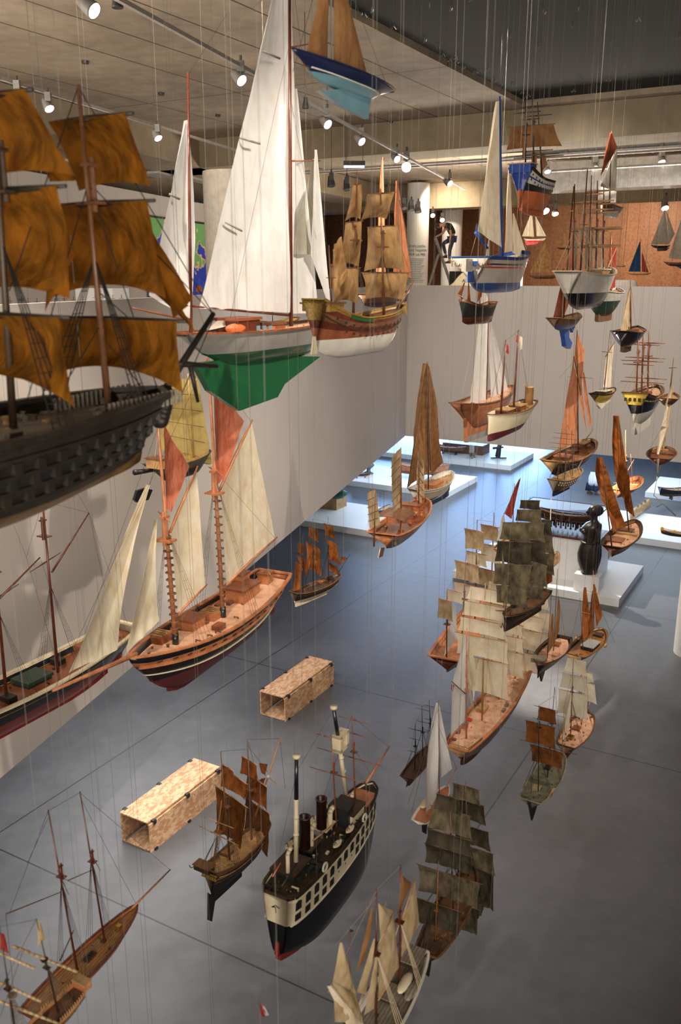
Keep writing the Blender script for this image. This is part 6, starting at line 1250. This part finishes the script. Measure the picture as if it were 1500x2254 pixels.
# glass case with a hull model over the tall pedestal
gc = empty('glass_case', uv(22.2, -5.82, PH+1.05), -AZ); tag(gc, 'glass display case with dark edges on the tall white pedestal', 'display case')
m, nt, b = mk('glass'); b.inputs['Transmission Weight'].default_value = 1; b.inputs['Roughness'].default_value = .02; b.inputs['IOR'].default_value = 1.1; b.inputs['Base Color'].default_value = (.9, .95, 1, 1)
GX, GY, GZ = 1.02, .5, .72
for (nm, x, y, z, sx, sy, sz) in (('glass_pane', -GX, 0, GZ/2, .008, GY*2, GZ), ('glass_pane', GX, 0, GZ/2, .008, GY*2, GZ), ('glass_pane', 0, -GY, GZ/2, GX*2, .008, GZ), ('glass_pane', 0, GY, GZ/2, GX*2, .008, GZ), ('glass_pane', 0, 0, GZ, GX*2, GY*2, .008)): MB().box(x, y, z, sx, sy, sz).build(nm, 'glass', gc)
for y in (-GY, GY): MB().box(0, y, GZ, GX*2.02, .02, .02).build('edge_strip', 'w_dark', gc)
for x in (-GX, GX): MB().box(x, 0, GZ, .02, GY*2.02, .02).build('edge_strip', 'w_dark', gc)
MB().box(0, 0, .03, GX*2+.1, GY*2+.1, .06).build('base_board', 'w_mahog', gc)
s = model_on(1262, 1198, PH+1.13, 1.5, 'brown ship hull model on a turned cradle inside the glass case', 'w_brown', 'w_brown', 0, az=119.6, B_=.2)
s.root.location = uv(22.2, -5.75, PH+1.55); s.ports(.04, .1, .9, 14, 'w_dark')
bl = MB()
for k in range(9):
    for y in (-.12, .12): bl.lathe(-.5+k*.13, y, [(.03, -.36), (.018, -.28), (.03, -.2), (.02, -.14)], 8)
bl.box(0, 0, -.13, 1.3, .32, .03); bl.build('cradle', 'w_brown', s.root)
s.ports(.075, .1, .9, 14, 'w_tan')
# ---- people and figures
def skin(name, pts, edges, mat, parent, root=0, sub=2, loc=None):
    me = bpy.data.meshes.new(name); me.from_pydata([p[:3] for p in pts], edges, []); me.materials.append(M[mat]); o = bpy.data.objects.new(name, me); COL.objects.link(o)
    if parent: o.parent = parent
    sm = o.modifiers.new('skin', 'SKIN'); sm.use_smooth_shade = True
    for i, p in enumerate(pts):
        v = me.skin_vertices[0].data[i]; v.radius = (p[3], p[4] if len(p) > 4 else p[3]); v.use_root = (i == root)
    ss = o.modifiers.new('sub', 'SUBSURF'); ss.levels = sub; ss.render_levels = sub; return o
paint('skin', 'b07a5c', .5); paint('hair', '1e1612', .7); paint('shirt_black', '1a1a1c', .8); paint('shirt_white', 'c6ccd6', .8); paint('jeans', '26344c', .8); paint('jeans_navy', '1a2544', .8); paint('shoe_tan', '8a6a48', .6); paint('shoe_dark', '1c1a1a', .6)
wood('ebony', '1a1412', '33261e', .32); paint('steel', 'a8a8a6', .35, .6)
def person_body(t, J_, skinm='skin'):
    """J_: dict of joints; one continuous body"""
    names = ['pelvis', 'belly', 'chest', 'neck', 'headb', 'headt', 'shL', 'elL', 'wrL', 'haL', 'shR', 'elR', 'wrR', 'haR', 'hipL', 'knL', 'anL', 'toL', 'hipR', 'knR', 'anR', 'toR']
    rad = [.13, .12, .14, .055, .085, .08, .06, .045, .03, .032, .06, .045, .03, .032, .085, .06, .042, .035, .085, .06, .042, .035]
    pts = [tuple(J_[n])+(r,) for n, r in zip(names, rad)]; E_ = [(0, 1), (1, 2), (2, 3), (3, 4), (4, 5), (2, 6), (6, 7), (7, 8), (8, 9), (2, 10), (10, 11), (11, 12), (12, 13), (0, 14), (14, 15), (15, 16), (16, 17), (0, 18), (18, 19), (19, 20), (20, 21)]
    k = len(pts)
    for hd, wr in ((9, 8), (13, 12)):
        h = Vector(pts[hd][:3]); d = (h-Vector(pts[wr][:3])).normalized(); sdv = d.cross(Vector((0, 0, 1)) if abs(d.z) < .9 else Vector((1, 0, 0))).normalized()
        for i in range(5):
            o_ = (i-2)*.018; ln = (.055, .075, .08, .075, .06)[i]; a = h+sdv*o_*1.1+d*.02; b_ = a+d*ln*.55+Vector((0, 0, -.012)); 
            if i == 0: a = h+sdv*-.035-d*.01; b_ = a+d*.04-sdv*.02
            pts.append(tuple(b_)+(.009,)); E_.append((hd, k)); k += 1
    return skin('body', pts, E_, skinm, t)
def face(t, hc, fwd, hairm='hair', sk='skin'):
    f = Vector(fwd).normalized(); sdv = f.cross(Vector((0, 0, 1))).normalized(); up = sdv.cross(f)
    hc = Vector(hc); mb = MB(); n_ = hc+f*.1-up*.01; mb.ball(n_.x, n_.y, n_.z, .016, .016, .02, 8)
    for sg in (1, -1): e = hc+sdv*.085*sg; mb.ball(e.x, e.y, e.z, .015, .02, .028, 8)
    mb.build('face_features', sk, t, True); ey = MB()
    for sg in (1, -1): e = hc+f*.088+sdv*.032*sg+up*.02; ey.ball(e.x, e.y, e.z, .01, .01, .007, 8)
    m_ = hc+f*.088-up*.05; ey.ball(m_.x, m_.y, m_.z, .02, .02, .005, 8); ey.build('eyes_and_mouth', 'hair', t, True)
    h = hc-f*.02+up*.03; MB().ball(h.x, h.y, h.z, .1, .1, .105, 14).build('hair', hairm, t, True)
# crouching person in a white shirt; local x right, y away
p = onz(1303, 1088, 0); t = empty('person', p, -.25); tag(t, 'person crouching on the blue-lit floor in a white shirt and navy trousers, back turned', 'person')
Jc = dict(pelvis=(0, -.02, .26), belly=(.03, .0, .42), chest=(.12, .12, .66), neck=(.22, .22, .8), headb=(.27, .28, .86), headt=(.3, .33, .95), shL=(.0, .3, .7), elL=(.2, .45, .5), wrL=(.34, .52, .36), haL=(.38, .54, .3), shR=(.3, .08, .7), elR=(.42, .22, .48), wrR=(.46, .4, .34), haR=(.48, .44, .28),
          hipL=(-.06, .1, .27), knL=(.14, .5, .44), anL=(-.12, .12, .08), toL=(-.06, .32, .04), hipR=(.1, -.06, .27), knR=(.42, .26, .42), anR=(.16, -.05, .08), toR=(.3, .1, .04))
person_body(t, Jc)
skin('shirt', [(.0, -.06, .3, .19, .17), (.03, -.02, .44, .2, .18), (.1, .08, .62, .21, .19), (.17, .16, .74, .12, .12), (-.0, .26, .7, .1), (.14, .4, .56, .07), (.31, .06, .7, .1), (.4, .18, .54, .07)], [(0, 1), (1, 2), (2, 3), (2, 4), (4, 5), (2, 6), (6, 7)], 'shirt_white', t)
skin('trousers', [(0, -.02, .24, .17), (-.06, .1, .27, .12), (.14, .5, .44, .085), (-.1, .14, .14, .06), (.1, -.06, .27, .12), (.42, .26, .42, .085), (.16, -.03, .14, .06)], [(0, 1), (1, 2), (2, 3), (0, 4), (4, 5), (5, 6)], 'jeans_navy', t)
face(t, (.29, .31, .92), (.5, .6, -.5))
for (x, y) in ((-.1, .16), (.2, .0)): MB().loft([[(x+dx+w_*math.cos(a), y+dy+w_*math.sin(a)*.8, z) for a in [2*PI*i/10 for i in range(10)]] for (dx, dy, w_, z) in ((.03, .05, .11, 0), (.03, .05, .11, .03), (.0, .0, .075, .07), (-.02, -.03, .055, .1))]).build('shoe', 'shoe_tan', t, True)
# person on a ladder, in the gallery
D_l = 33.0; pf = ond(982, 580, D_l); gz = 6.48
t = empty('person', (pf.x, pf.y, pf.z), 0); tag(t, 'person in black t-shirt and jeans bending on a stepladder in the gallery', 'person')
Jl = dict(pelvis=(.22, 0, .98), belly=(.2, 0, 1.13), chest=(.0, 0, 1.38), neck=(-.18, 0, 1.42), headb=(-.29, 0, 1.36), headt=(-.36, 0, 1.26), shL=(.0, .17, 1.36), elL=(-.12, .2, 1.1), wrL=(-.32, .16, 1.0), haL=(-.39, .14, .97), shR=(.06, -.18, 1.34), elR=(.13, -.22, 1.06), wrR=(.1, -.22, .82), haR=(.1, -.22, .74),
          hipL=(.2, .08, .92), knL=(-.12, .1, .72), anL=(.02, .12, .27), toL=(-.16, .12, .23), hipR=(.22, -.08, .92), knR=(.12, -.1, .48), anR=(.12, -.1, .07), toR=(-.06, -.1, .03))
person_body(t, Jl)
skin('t_shirt', [(.22, 0, 1.02, .16, .15), (.2, 0, 1.14, .16, .15), (.08, 0, 1.32, .19, .17), (-.04, 0, 1.4, .15), (-.12, 0, 1.42, .075), (.0, .2, 1.34, .085), (-.06, .21, 1.2, .06), (.06, -.2, 1.32, .085), (.1, -.22, 1.18, .06)], [(0, 1), (1, 2), (2, 3), (3, 4), (3, 5), (5, 6), (3, 7), (7, 8)], 'shirt_black', t)
skin('jeans', [(.22, 0, .98, .155), (.2, .09, .9, .105), (-.12, .1, .72, .078), (.0, .12, .34, .055), (.22, -.09, .9, .105), (.12, -.1, .48, .075), (.12, -.1, .14, .055)], [(0, 1), (1, 2), (2, 3), (0, 4), (4, 5), (5, 6)], 'jeans', t)
face(t, (-.34, 0, 1.3), (-.75, 0, -.65))
for (x, y, z) in ((-.03, .12, .2), (.08, -.1, 0)): MB().loft([[(x+dx+w_*math.cos(a), y+w_*math.sin(a)*.6, z+zz) for a in [2*PI*i/10 for i in range(10)]] for (dx, w_, zz) in ((-.03, .13, 0), (-.03, .13, .03), (.02, .07, .07), (.05, .055, .11))]).build('shoe', 'shoe_dark', t, True)
t = empty('stepladder', (pf.x, pf.y, gz), 0); tag(t, 'aluminium stepladder under the person in the black t-shirt', 'ladder')
zt = pf.z-gz
for y in (-.22, .22):
    MB().tube((.1+zt*.28, y, 0), (-.42, y, zt+.92), .032, n=6).build('rail', 'steel', t); MB().tube((-.9, y, 0), (-.28, y, zt+.35), .025, n=6).build('rear_leg', 'steel', t)
for k in range(9):
    z = .25+k*.28; x = .1+zt*.28-(z/(zt+.92))*(.52+zt*.28)
    MB().box(x, 0, z, .08, .44, .03).build('step', 'steel', t)
# dark wooden statue of a woman
t = empty('wooden_statue', uv(21.08, -4.82, PH+.42), 0); tag(t, 'dark carved wooden statue of a short-haired woman on a white block', 'statue'); t.scale = (1.25, 1.25, 1.0)
S0 = 1.0
def ell(cx, cy, z, rx, ry, n=20, pw=1): return [(cx+rx*math.copysign(abs(math.cos(a))**pw, math.cos(a)), cy+ry*math.copysign(abs(math.sin(a))**pw, math.sin(a)), z) for a in [2*PI*i/n for i in range(n)]]
MB().loft([ell(0, 0, 0, .15, .13, pw=.8), ell(0, 0, .1, .17, .15, pw=.8), ell(-.01, 0, .3, .22, .18, pw=.8), ell(-.01, 0, .5, .235, .19, pw=.8), ell(0, 0, .68, .22, .18), ell(.01, 0, .78, .2, .17), ell(.02, 0, .86, .165, .16), ell(.01, 0, .98, .17, .17), ell(-.02, 0, 1.1, .2, .18), ell(.0, 0, 1.2, .19, .19), ell(.03, 0, 1.28, .15, .19), ell(.04, 0, 1.34, .08, .1), ell(.03, 0, 1.4, .065, .07), ell(.02, 0, 1.46, .075, .07), ell(-.01, 0, 1.52, .11, .085), ell(.0, 0, 1.6, .125, .1), ell(.02, 0, 1.68, .12, .1), ell(.03, 0, 1.75, .07, .06)]).build('body', 'ebony', t, True)
MB().ball(.055, 0, 1.62, .15, .12, .15, 18).build('hair', 'hair', t, True)
MB().ball(-.13, 0, 1.58, .02, .018, .028).ball(-.12, 0, 1.52, .018, .025, .012).ball(-.1, .04, 1.62, .015, .015, .01).ball(-.1, -.04, 1.62, .015, .015, .01).build('face', 'ebony', t, True)
MB().ball(-.17, -.07, 1.1, .06, .065, .07).ball(-.17, .07, 1.1, .06, .065, .07).build('chest', 'ebony', t, True)
skin('arm', [(.04, -.19, 1.24, .055), (.06, -.22, 1.05, .05), (.02, -.2, .88, .045), (-.04, -.19, .84, .04)], [(0, 1), (1, 2), (2, 3)], 'ebony', t); skin('arm', [(.04, .19, 1.24, .055), (.06, .22, 1.05, .05), (.02, .2, .88, .045), (-.04, .19, .84, .04)], [(0, 1), (1, 2), (2, 3)], 'ebony', t)
MB().loft([ell(.01, 0, .8, .215, .185), ell(.01, 0, .85, .21, .18), ell(.0, 0, .83, .2, .175)]).build('waist_drape', 'ebony', t, True)
# log lying behind the right plinth
a = onz(1390, 1134, .38); b_ = onz(1430, 1108, .38); lg = MB(); d = (b_-a)
lg.loft([[tuple(a+d*f+Vector((0, math.cos(q_)*(.17+.02*nz(f*6, q_, 0)), math.sin(q_)*(.17+.02*nz(f*6, q_, 3))))) for q_ in [2*PI*i/14 for i in range(14)]] for f in [k/10 for k in range(11)]])
o = lg.build('log', 'w_tan', None, True); tag(o, 'pale weathered log at the back of the right white plinth', 'log')
for k in range(3): q = a+d*(.3+k*.2); c2 = MB().tube(q, q+Vector((.02, -.03, .25)), .04, .03, 7).build('branch_stub', 'w_grey', o)
# bright painted boat at right edge
s = Ship('narrow boat with red and yellow striped prow and long bowsprit, cut by the right edge', (1560, 1180), 1454, z=3.6, away=False, az=113)
s.hull(B_=.2, D=.09, fb=.04, up=(('p_white', .3), ('p_gblack', .6), ('p_green', 1)), low='w_mahog', deck='w_tan', bul=.02, ws=.5, q=.4, sb=.07, rb=.03, rail='w_tan'); s.stripe(.0, .05, 'p_yellow', .93, .99, 'prow_band'); s.stripe(.04, .03, 'p_bred', .9, .99, 'prow_band')
s.spar((1488, 1135), (1440, 1090), .012, 'w_grey', 'bowsprit'); s.spar((1440, 1092), (1448, 1048), .007, 'w_dark', 'mast'); s.spar((1446, 1116), (1462, 1108), .007, 'w_brown', 'yard'); s.flag([(1446, 1048), (1450, 1050), (1448, 1058), (1445, 1056)], 's_white'); s.boxd(1490, 1130, .06, .08, .05, 'p_yellow', 'prow_figure'); s.line((1442, 1100), (1500, 1095)); s.wires((-.2, .2)); s.done()
# ---- gallery beyond the back wall
def far_boat(lab, deck, bowx, d, top, sails, hullm, lowm, keel=None, dh=.12, away=True, az=100, B_=.24):
    s = Ship(lab, deck, bowx, d=d, away=away, az=az, name='model_yacht'); s.hull(B_=B_, D=dh, fb=dh*.5, up=((hullm, 1),), low=lowm, deck='p_white', ws=.4, rs=.1, rb=.08, rail=hullm, ks=.5, kb=.4)
    s.mast(*top, .008, 'w_tan', trees=False)
    for m_, pts in sails: s.fa(pts, m_, .03, .006)
    if keel: s.fin(keel[1], keel[0], 'keel', .03)
    s.rr = .004; s.line(top[1], (bowx, deck[1])); s.wires((-.25, .25), r=.005); s.done(); return s
far_boat('red and white toy yacht with cream sails hanging before the brown wall', (1154, 527), 1202, 30, ((1172, 526), (1172, 464)), [('s_cream', [(1171, 465), (1172, 465), (1176, 521), (1150, 520)]), ('s_cream', [(1179, 476), (1180, 476), (1203, 520), (1182, 520)])], 'p_white', 'p_bred', ('p_bred', [(1155, 530), (1160, 540), (1182, 537), (1190, 530)]))
far_boat('brown boat with crumpled tan sails low before the brown wall', (1164, 607), 1232, 31, ((1212, 606), (1212, 534)), [('s_tan', [(1199, 532), (1201, 532), (1212, 600), (1168, 600)]), ('s_tan', [(1203, 545), (1210, 560), (1212, 600), (1196, 600)])], 'w_brown', 'w_dark', None, .1)
far_boat('toy yacht with one beige sail left of the bare-masted ship', (1226, 545), 1262, 32, ((1239, 545), (1240, 500)), [('s_tan', [(1238, 502), (1240, 502), (1241, 540), (1224, 540)])], 'w_brown', 'w_dark')
far_boat('black-hulled toy yacht with pale grey sails near the right edge', (1477, 541), 1434, 29, ((1466, 541), (1466, 460)), [('s_grey', [(1463, 462), (1465, 462), (1474, 538), (1434, 538)]), ('s_grey', [(1467, 464), (1468, 464), (1486, 515), (1474, 538)])], 'p_black', 'p_black', ('p_black', [(1446, 545), (1448, 553), (1468, 552), (1475, 545)]), away=False)
far_boat('large toy yacht with pale grey sail cut by the right edge', (1462, 578), 1530, 28, ((1505, 580), (1505, 470)), [('s_grey', [(1503, 475), (1505, 475), (1506, 572), (1472, 568)])], 'w_brown', 'p_black', ('p_black', [(1480, 582), (1500, 592), (1510, 580)]))
far_boat('toy yacht with a blue mainsail and red jib before the brown wall', (1384, 603), 1434, 31, ((1411, 602), (1411, 526)), [('s_blue', [(1409, 532), (1411, 530), (1411, 598), (1384, 598)]), ('s_red', [(1414, 556), (1415, 556), (1429, 600), (1414, 598)])], 'w_tan', 'w_tan', None, .05)
far_boat('thin dark toy hull without sails before the brown wall', (1356, 586), 1378, 31, ((1366, 586), (1366, 580)), [], 'p_black', 'p_black', None, .06)
# racing boat on the gallery floor
p = ond(1450, 628, 28.5); t = empty('racing_boat', (p.x+.62, p.y, 6.48), 0); tag(t, 'glossy red racing boat hull with a white lettered panel behind the back wall parapet', 'boat')
rings = []
for (x, w_, z1) in ((-1.45, .05, .8), (-1.1, .35, .87), (-.4, .5, .95), (.3, .55, 1.06), (1.1, .55, 1.2), (1.8, .45, 1.3), (2.4, .1, 1.3)): rings.append(ell(0, 0, 0, 1, 1, 14) and [(x, w_*math.cos(a), z1-.3+.3*math.sin(a)*(1 if math.sin(a) > 0 else 1.6)) for a in [2*PI*i/14 for i in range(14)]])
MB().loft(rings).build('hull', 'p_bred', t, True)
for x in (-.7, .9): MB().box(x, 0, .3, .12, .7, .6).build('trestle', 'w_dark', t)
q = MB().box(-.25, -.52, .78, 1.1, .02, .3, Matrix.Rotation(-.12, 3, 'Y')).build('letter_panel', 'p_white', t); tx = text_obj('lettering', 'MACH', .3, 'p_black', q, (-.22, -.535, .79), (PI/2, -.12, 0), .004); q2 = MB().box(.9, -.55, 1.12, .5, .02, .05, Matrix.Rotation(-.3, 3, 'Y')).build('highlight_stripe', 'p_white', t)
p = ond(1370, 628, 29); t = empty('display_case', (p.x, p.y, 6.48), 0); tag(t, 'white rounded cabinet beside the red racing boat', 'cabinet')
MB().loft([ell(0, 0, z, rx, .3, 20, .6) for (z, rx) in ((0, .5), (.9, .5), (1.12, .46), (1.2, .38))]).build('body', 'plinth_white', t, True)
for k, (x0, x1) in enumerate(((1222, 1300),)): p = ond((x0+x1)/2, 628, 31); thing_box('wall_ledge', 34, -4, 6.48, .3, 2.4, .55, 'w_dark', 'low dark bench under the toy boats', 'bench')
# APRI lettered sign
p = ond(1052, 640, 27.4); t = empty('lettered_sign', (p.x, p.y, 6.48), 0); tag(t, 'large pale rounded sign board with black letters standing behind the parapet', 'sign')
k_ = 27.4*1.0/F
poly = [(-.95, 0), (-.95, .98), (-.86, 1.05), (-.76, 1.12), (-.62, 1.3), (-.5, 1.42), (-.36, 1.46), (.9, 1.46), (1.35, 1.5), (1.4, 1.3), (1.4, 0)]
MB().prism(poly, 0, .12).build('board', 'p_cream', t); text_obj('lettering', 'APRIL', .155, 'p_black', t, (-.30, -.004, 1.17), (PI/2, 0, 0), .003); text_obj('lettering', '.  AU', .17, 'p_black', t, (-.52, -.004, .97), (PI/2, 0, 0), .003)
thing_box('black_cabinet', 32.0, -15.9, 6.48, .5, .8, 1.6, 'p_black', 'black panel cabinet in front of the text column', 'cabinet')
pc = ond(918, 600, 36); RC = .456
tt = empty('wall_text', (pc.x, pc.y, 8.35), 0); tag(tt, 'small printed exhibition text on the white round column', 'text')
def wrap(o, dx=0, dz=0, flat=False):      # lay the print on the round column
    for v in o.data.vertices:
        x, y, z = v.co
        if not flat: x, y, z = x+dx, -z, y+dz
        a = x/RC-.15; v.co = ((RC+.002-y)*math.sin(a), -(RC+.002-y)*math.cos(a), z)
    o.location = (0, 0, 0); o.rotation_euler = (0, 0, 0)
for (s_, z, sz) in (("L'EXPLOSION", .62, .13), ("D'UNE PASSION", .46, .13), ("POUR LA MER", .30, .13)): wrap(text_obj('lettering', s_, sz, 'p_shipgrey', tt, (0, 0, 0), (0, 0, 0), .002), 0, z)
for k in range(14):
    w_ = .35-.025*(k % 4); mb = MB(); n_ = 10
    mb.grid([[(-.35+2*w_*j/n_, 0, .12-k*.07+i*.02) for j in range(n_+1)] for i in range(2)]); wrap(mb.build('text_line', 'p_grey', tt), flat=True)
p = ond(955, 596, 32.5); thing_box('loudspeaker', 31.5, -12.9, 6.48, .35, .45, 1.5, 'p_gblack', 'dark upright cabinet left of the stepladder', 'cabinet')
# left upper gallery: painted map cloth and battleship models
ln = CORNER-PER*7.45
def on_wall(px, py):
    r = ray(px, py); nrm = PER; tt_ = (ln-C0).dot(nrm)/r.dot(nrm); return C0+r*tt_
a = on_wall(318, 479); b_ = on_wall(470, 495); z1 = (a.z+b_.z)/2; z0 = on_wall(430, 653).z
m, nt, b = mk('map_paint')
tc = N(nt, 'ShaderNodeTexCoord'); mp = N(nt, 'ShaderNodeMapping'); nt.links.new(tc.outputs['Generated'], mp.inputs[0]); mp.inputs['Scale'].default_value = (1.6, 1.6, 1.1)
nn = N(nt, 'ShaderNodeTexNoise'); nn.inputs['Scale'].default_value = 3.2; nn.inputs['Detail'].default_value = 5; nt.links.new(mp.outputs[0], nn.inputs[0])
sep = N(nt, 'ShaderNodeSeparateXYZ'); nt.links.new(tc.outputs['Generated'], sep.inputs[0])
ad = N(nt, 'ShaderNodeMath', operation='MULTIPLY_ADD'); ad.inputs[1].default_value = .45; nt.links.new(sep.outputs[2], ad.inputs[0]); nt.links.new(nn.outputs[0], ad.inputs[2])
cr = N(nt, 'ShaderNodeValToRGB'); cr.color_ramp.interpolation = 'CONSTANT'; e = cr.color_ramp.elements; e[0].position, e[0].color = 0, c('3f5fd0'); e[1].position, e[1].color = .8, c('f0c890')
x = cr.color_ramp.elements.new(.56); x.color = c('2b48c4'); x = cr.color_ramp.elements.new(.835); x.color = c('7ab870')
nt.links.new(ad.outputs[0], cr.inputs[0]); nt.links.new(cr.outputs[0], b.inputs['Base Color']); b.inputs['Roughness'].default_value = .8
mc = slab([Vector((a.x, a.y, 0)), Vector((b_.x, b_.y, 0)), Vector((b_.x, b_.y, 0))+PER*.03, Vector((a.x, a.y, 0))+PER*.03], z0, z1).build('painted_map_cloth', 'map_paint'); tag(mc, 'bright green and blue painted map hanging on the far white wall between the white sails', 'painting')
o = slab([Vector((a.x, a.y, 0)), Vector((b_.x, b_.y, 0)), Vector((b_.x, b_.y, 0))+PER*.06, Vector((a.x, a.y, 0))+PER*.06], z1, z1+.05).build('hanging_bar', 'w_dark', mc)
q = on_wall(436, 642); sun = MB(); sun.loft([[tuple(q+PER*.04+PER*dd+WD*(.28*rr_*math.cos(t_))+Vector((0, 0, .2*rr_*math.sin(t_)))) for t_ in [PI*i/10 for i in range(11)]] for dd, rr_ in ((0, 1), (.01, 1))]); sun.build('painted_sun', 'p_orange', mc)
# battleship models on a long dark table
tb0 = ond(-60, 700, 11.0); tb1 = ond(330, 692, 15.0); 
tdir = (tb1-tb0); tdir.z = 0; tl = tdir.length; tdir.normalize(); tp = Vector((tdir.y, -tdir.x, 0)); tz = 7.13
tb = empty('display_table', ((tb0.x+tb1.x)/2, (tb0.y+tb1.y)/2, 6.5), math.atan2(tdir.y, tdir.x)); tag(tb, 'long dark display table carrying grey warship models behind the left parapet', 'table')
MB().box(0, .5, tz-6.5-.04, tl+1, 1.9, .05).build('tabletop', 'w_black', tb)
for x in (-tl/2, 0, tl/2):
    for y in (-.3, 1.3): MB().box(x, y, (tz-6.5)/2-.03, .07, .07, tz-6.5-.06).build('leg', 'w_black', tb)
random.seed(11)
wl = ['grey warship model nearest the left edge on the dark table', 'second grey warship model from the left on the dark table', 'third grey warship model from the left on the dark table', 'fourth grey warship model from the left on the dark table', 'grey warship model beside the crumpled sail on the dark table', 'grey warship model behind the man-of-war foremast', 'grey warship model with tall bridge on the dark table', 'grey warship model at the right end of the dark table']
for k in range(8):
    f = (k+.5)/8; row = (k % 2)*.7; pos = Vector((tb0.x, tb0.y, tz))+tdir*tl*f-tp*(.1+row)
    w0 = empty('warship_model', pos, math.atan2(tdir.y, tdir.x)+.1*(k % 3-1)); tag(w0, wl[k], 'model ship'); L = 1.15
    rg = []
    for i in range(11):
        u = i/10; w_ = .065*math.sin(PI*min(.97, max(.05, u)))**.5; x = (u-.5)*L; rg.append([(x, -w_, .1+.02*(u-.5)**2*4), (x, -w_*.7, 0), (x, w_*.7, 0), (x, w_, .1+.02*(u-.5)**2*4)])
    hh = MB().loft(rg).build('hull', ['p_shipgrey', 'p_grey', 'p_gblack'][k % 3], w0)
    mb = MB()
    for q in range(7): xx = random.uniform(-.3, .3)*L; mb.box(xx, 0, .12+.03, random.uniform(.04, .12), .07, random.uniform(.05, .12))
    mb.build('superstructure', 'p_shipgrey', w0)
    for xx in (-.08, .02): MB().lathe(xx, 0, [(.02, .1), (.02, .26), (.024, .26)], 10).build('funnel', 'p_shipgrey', w0)
    for xx in (-.38, -.3, .28, .36): MB().lathe(xx, 0, [(.03, .1), (.03, .14), (.015, .15)], 10).tube((xx, 0, .135), (xx+(.09 if xx > 0 else -.09), 0, .14), .006).build('gun_turret', 'p_grey', w0)
    for xx in (-.13, .1): MB().tube((xx, 0, .1), (xx, 0, .38), .004).tube((xx, -.05, .32), (xx, .05, .32), .003).build('mast', 'p_gblack', w0)
p = ond(225, 650, 19); thing_box('white_plinth_block', 0, 0, 0, .5, 1.1, 1.05, 'plinth_white', 'white display block on the gallery behind the man-of-war foremast', 'block').location = (p.x, p.y, 6.5)
# ---- wires of models that hang below the frame: ends at small hooks under the picture
random.seed(5)
wp = [(62, 3.2), (88, 3.2), (150, 4.0), (163, 4.0), (200, 3.6), (245, 5), (255, 5), (412, 4.4), (418, 4.4), (530, 3.3), (556, 3.3), (640, 4.8), (660, 4.8), (812, 3.6), (820, 3.6), (866, 4.2), (1046, 3.6), (1128, 4.4)]
for k, (px, d) in enumerate(wp):
    p = ond(px, 1100, d); zb = C0.z-d*1.02; zb = max(.4, zb)
    o = MB().tube((p.x, p.y, zb), (p.x, p.y, CEIL+.1), .0008, n=4).build('suspension_wire', 'wire'); tag(o, 'thin steel suspension wire hanging from the ceiling past the bottom of the view', 'wire', 'wires of models below the view')
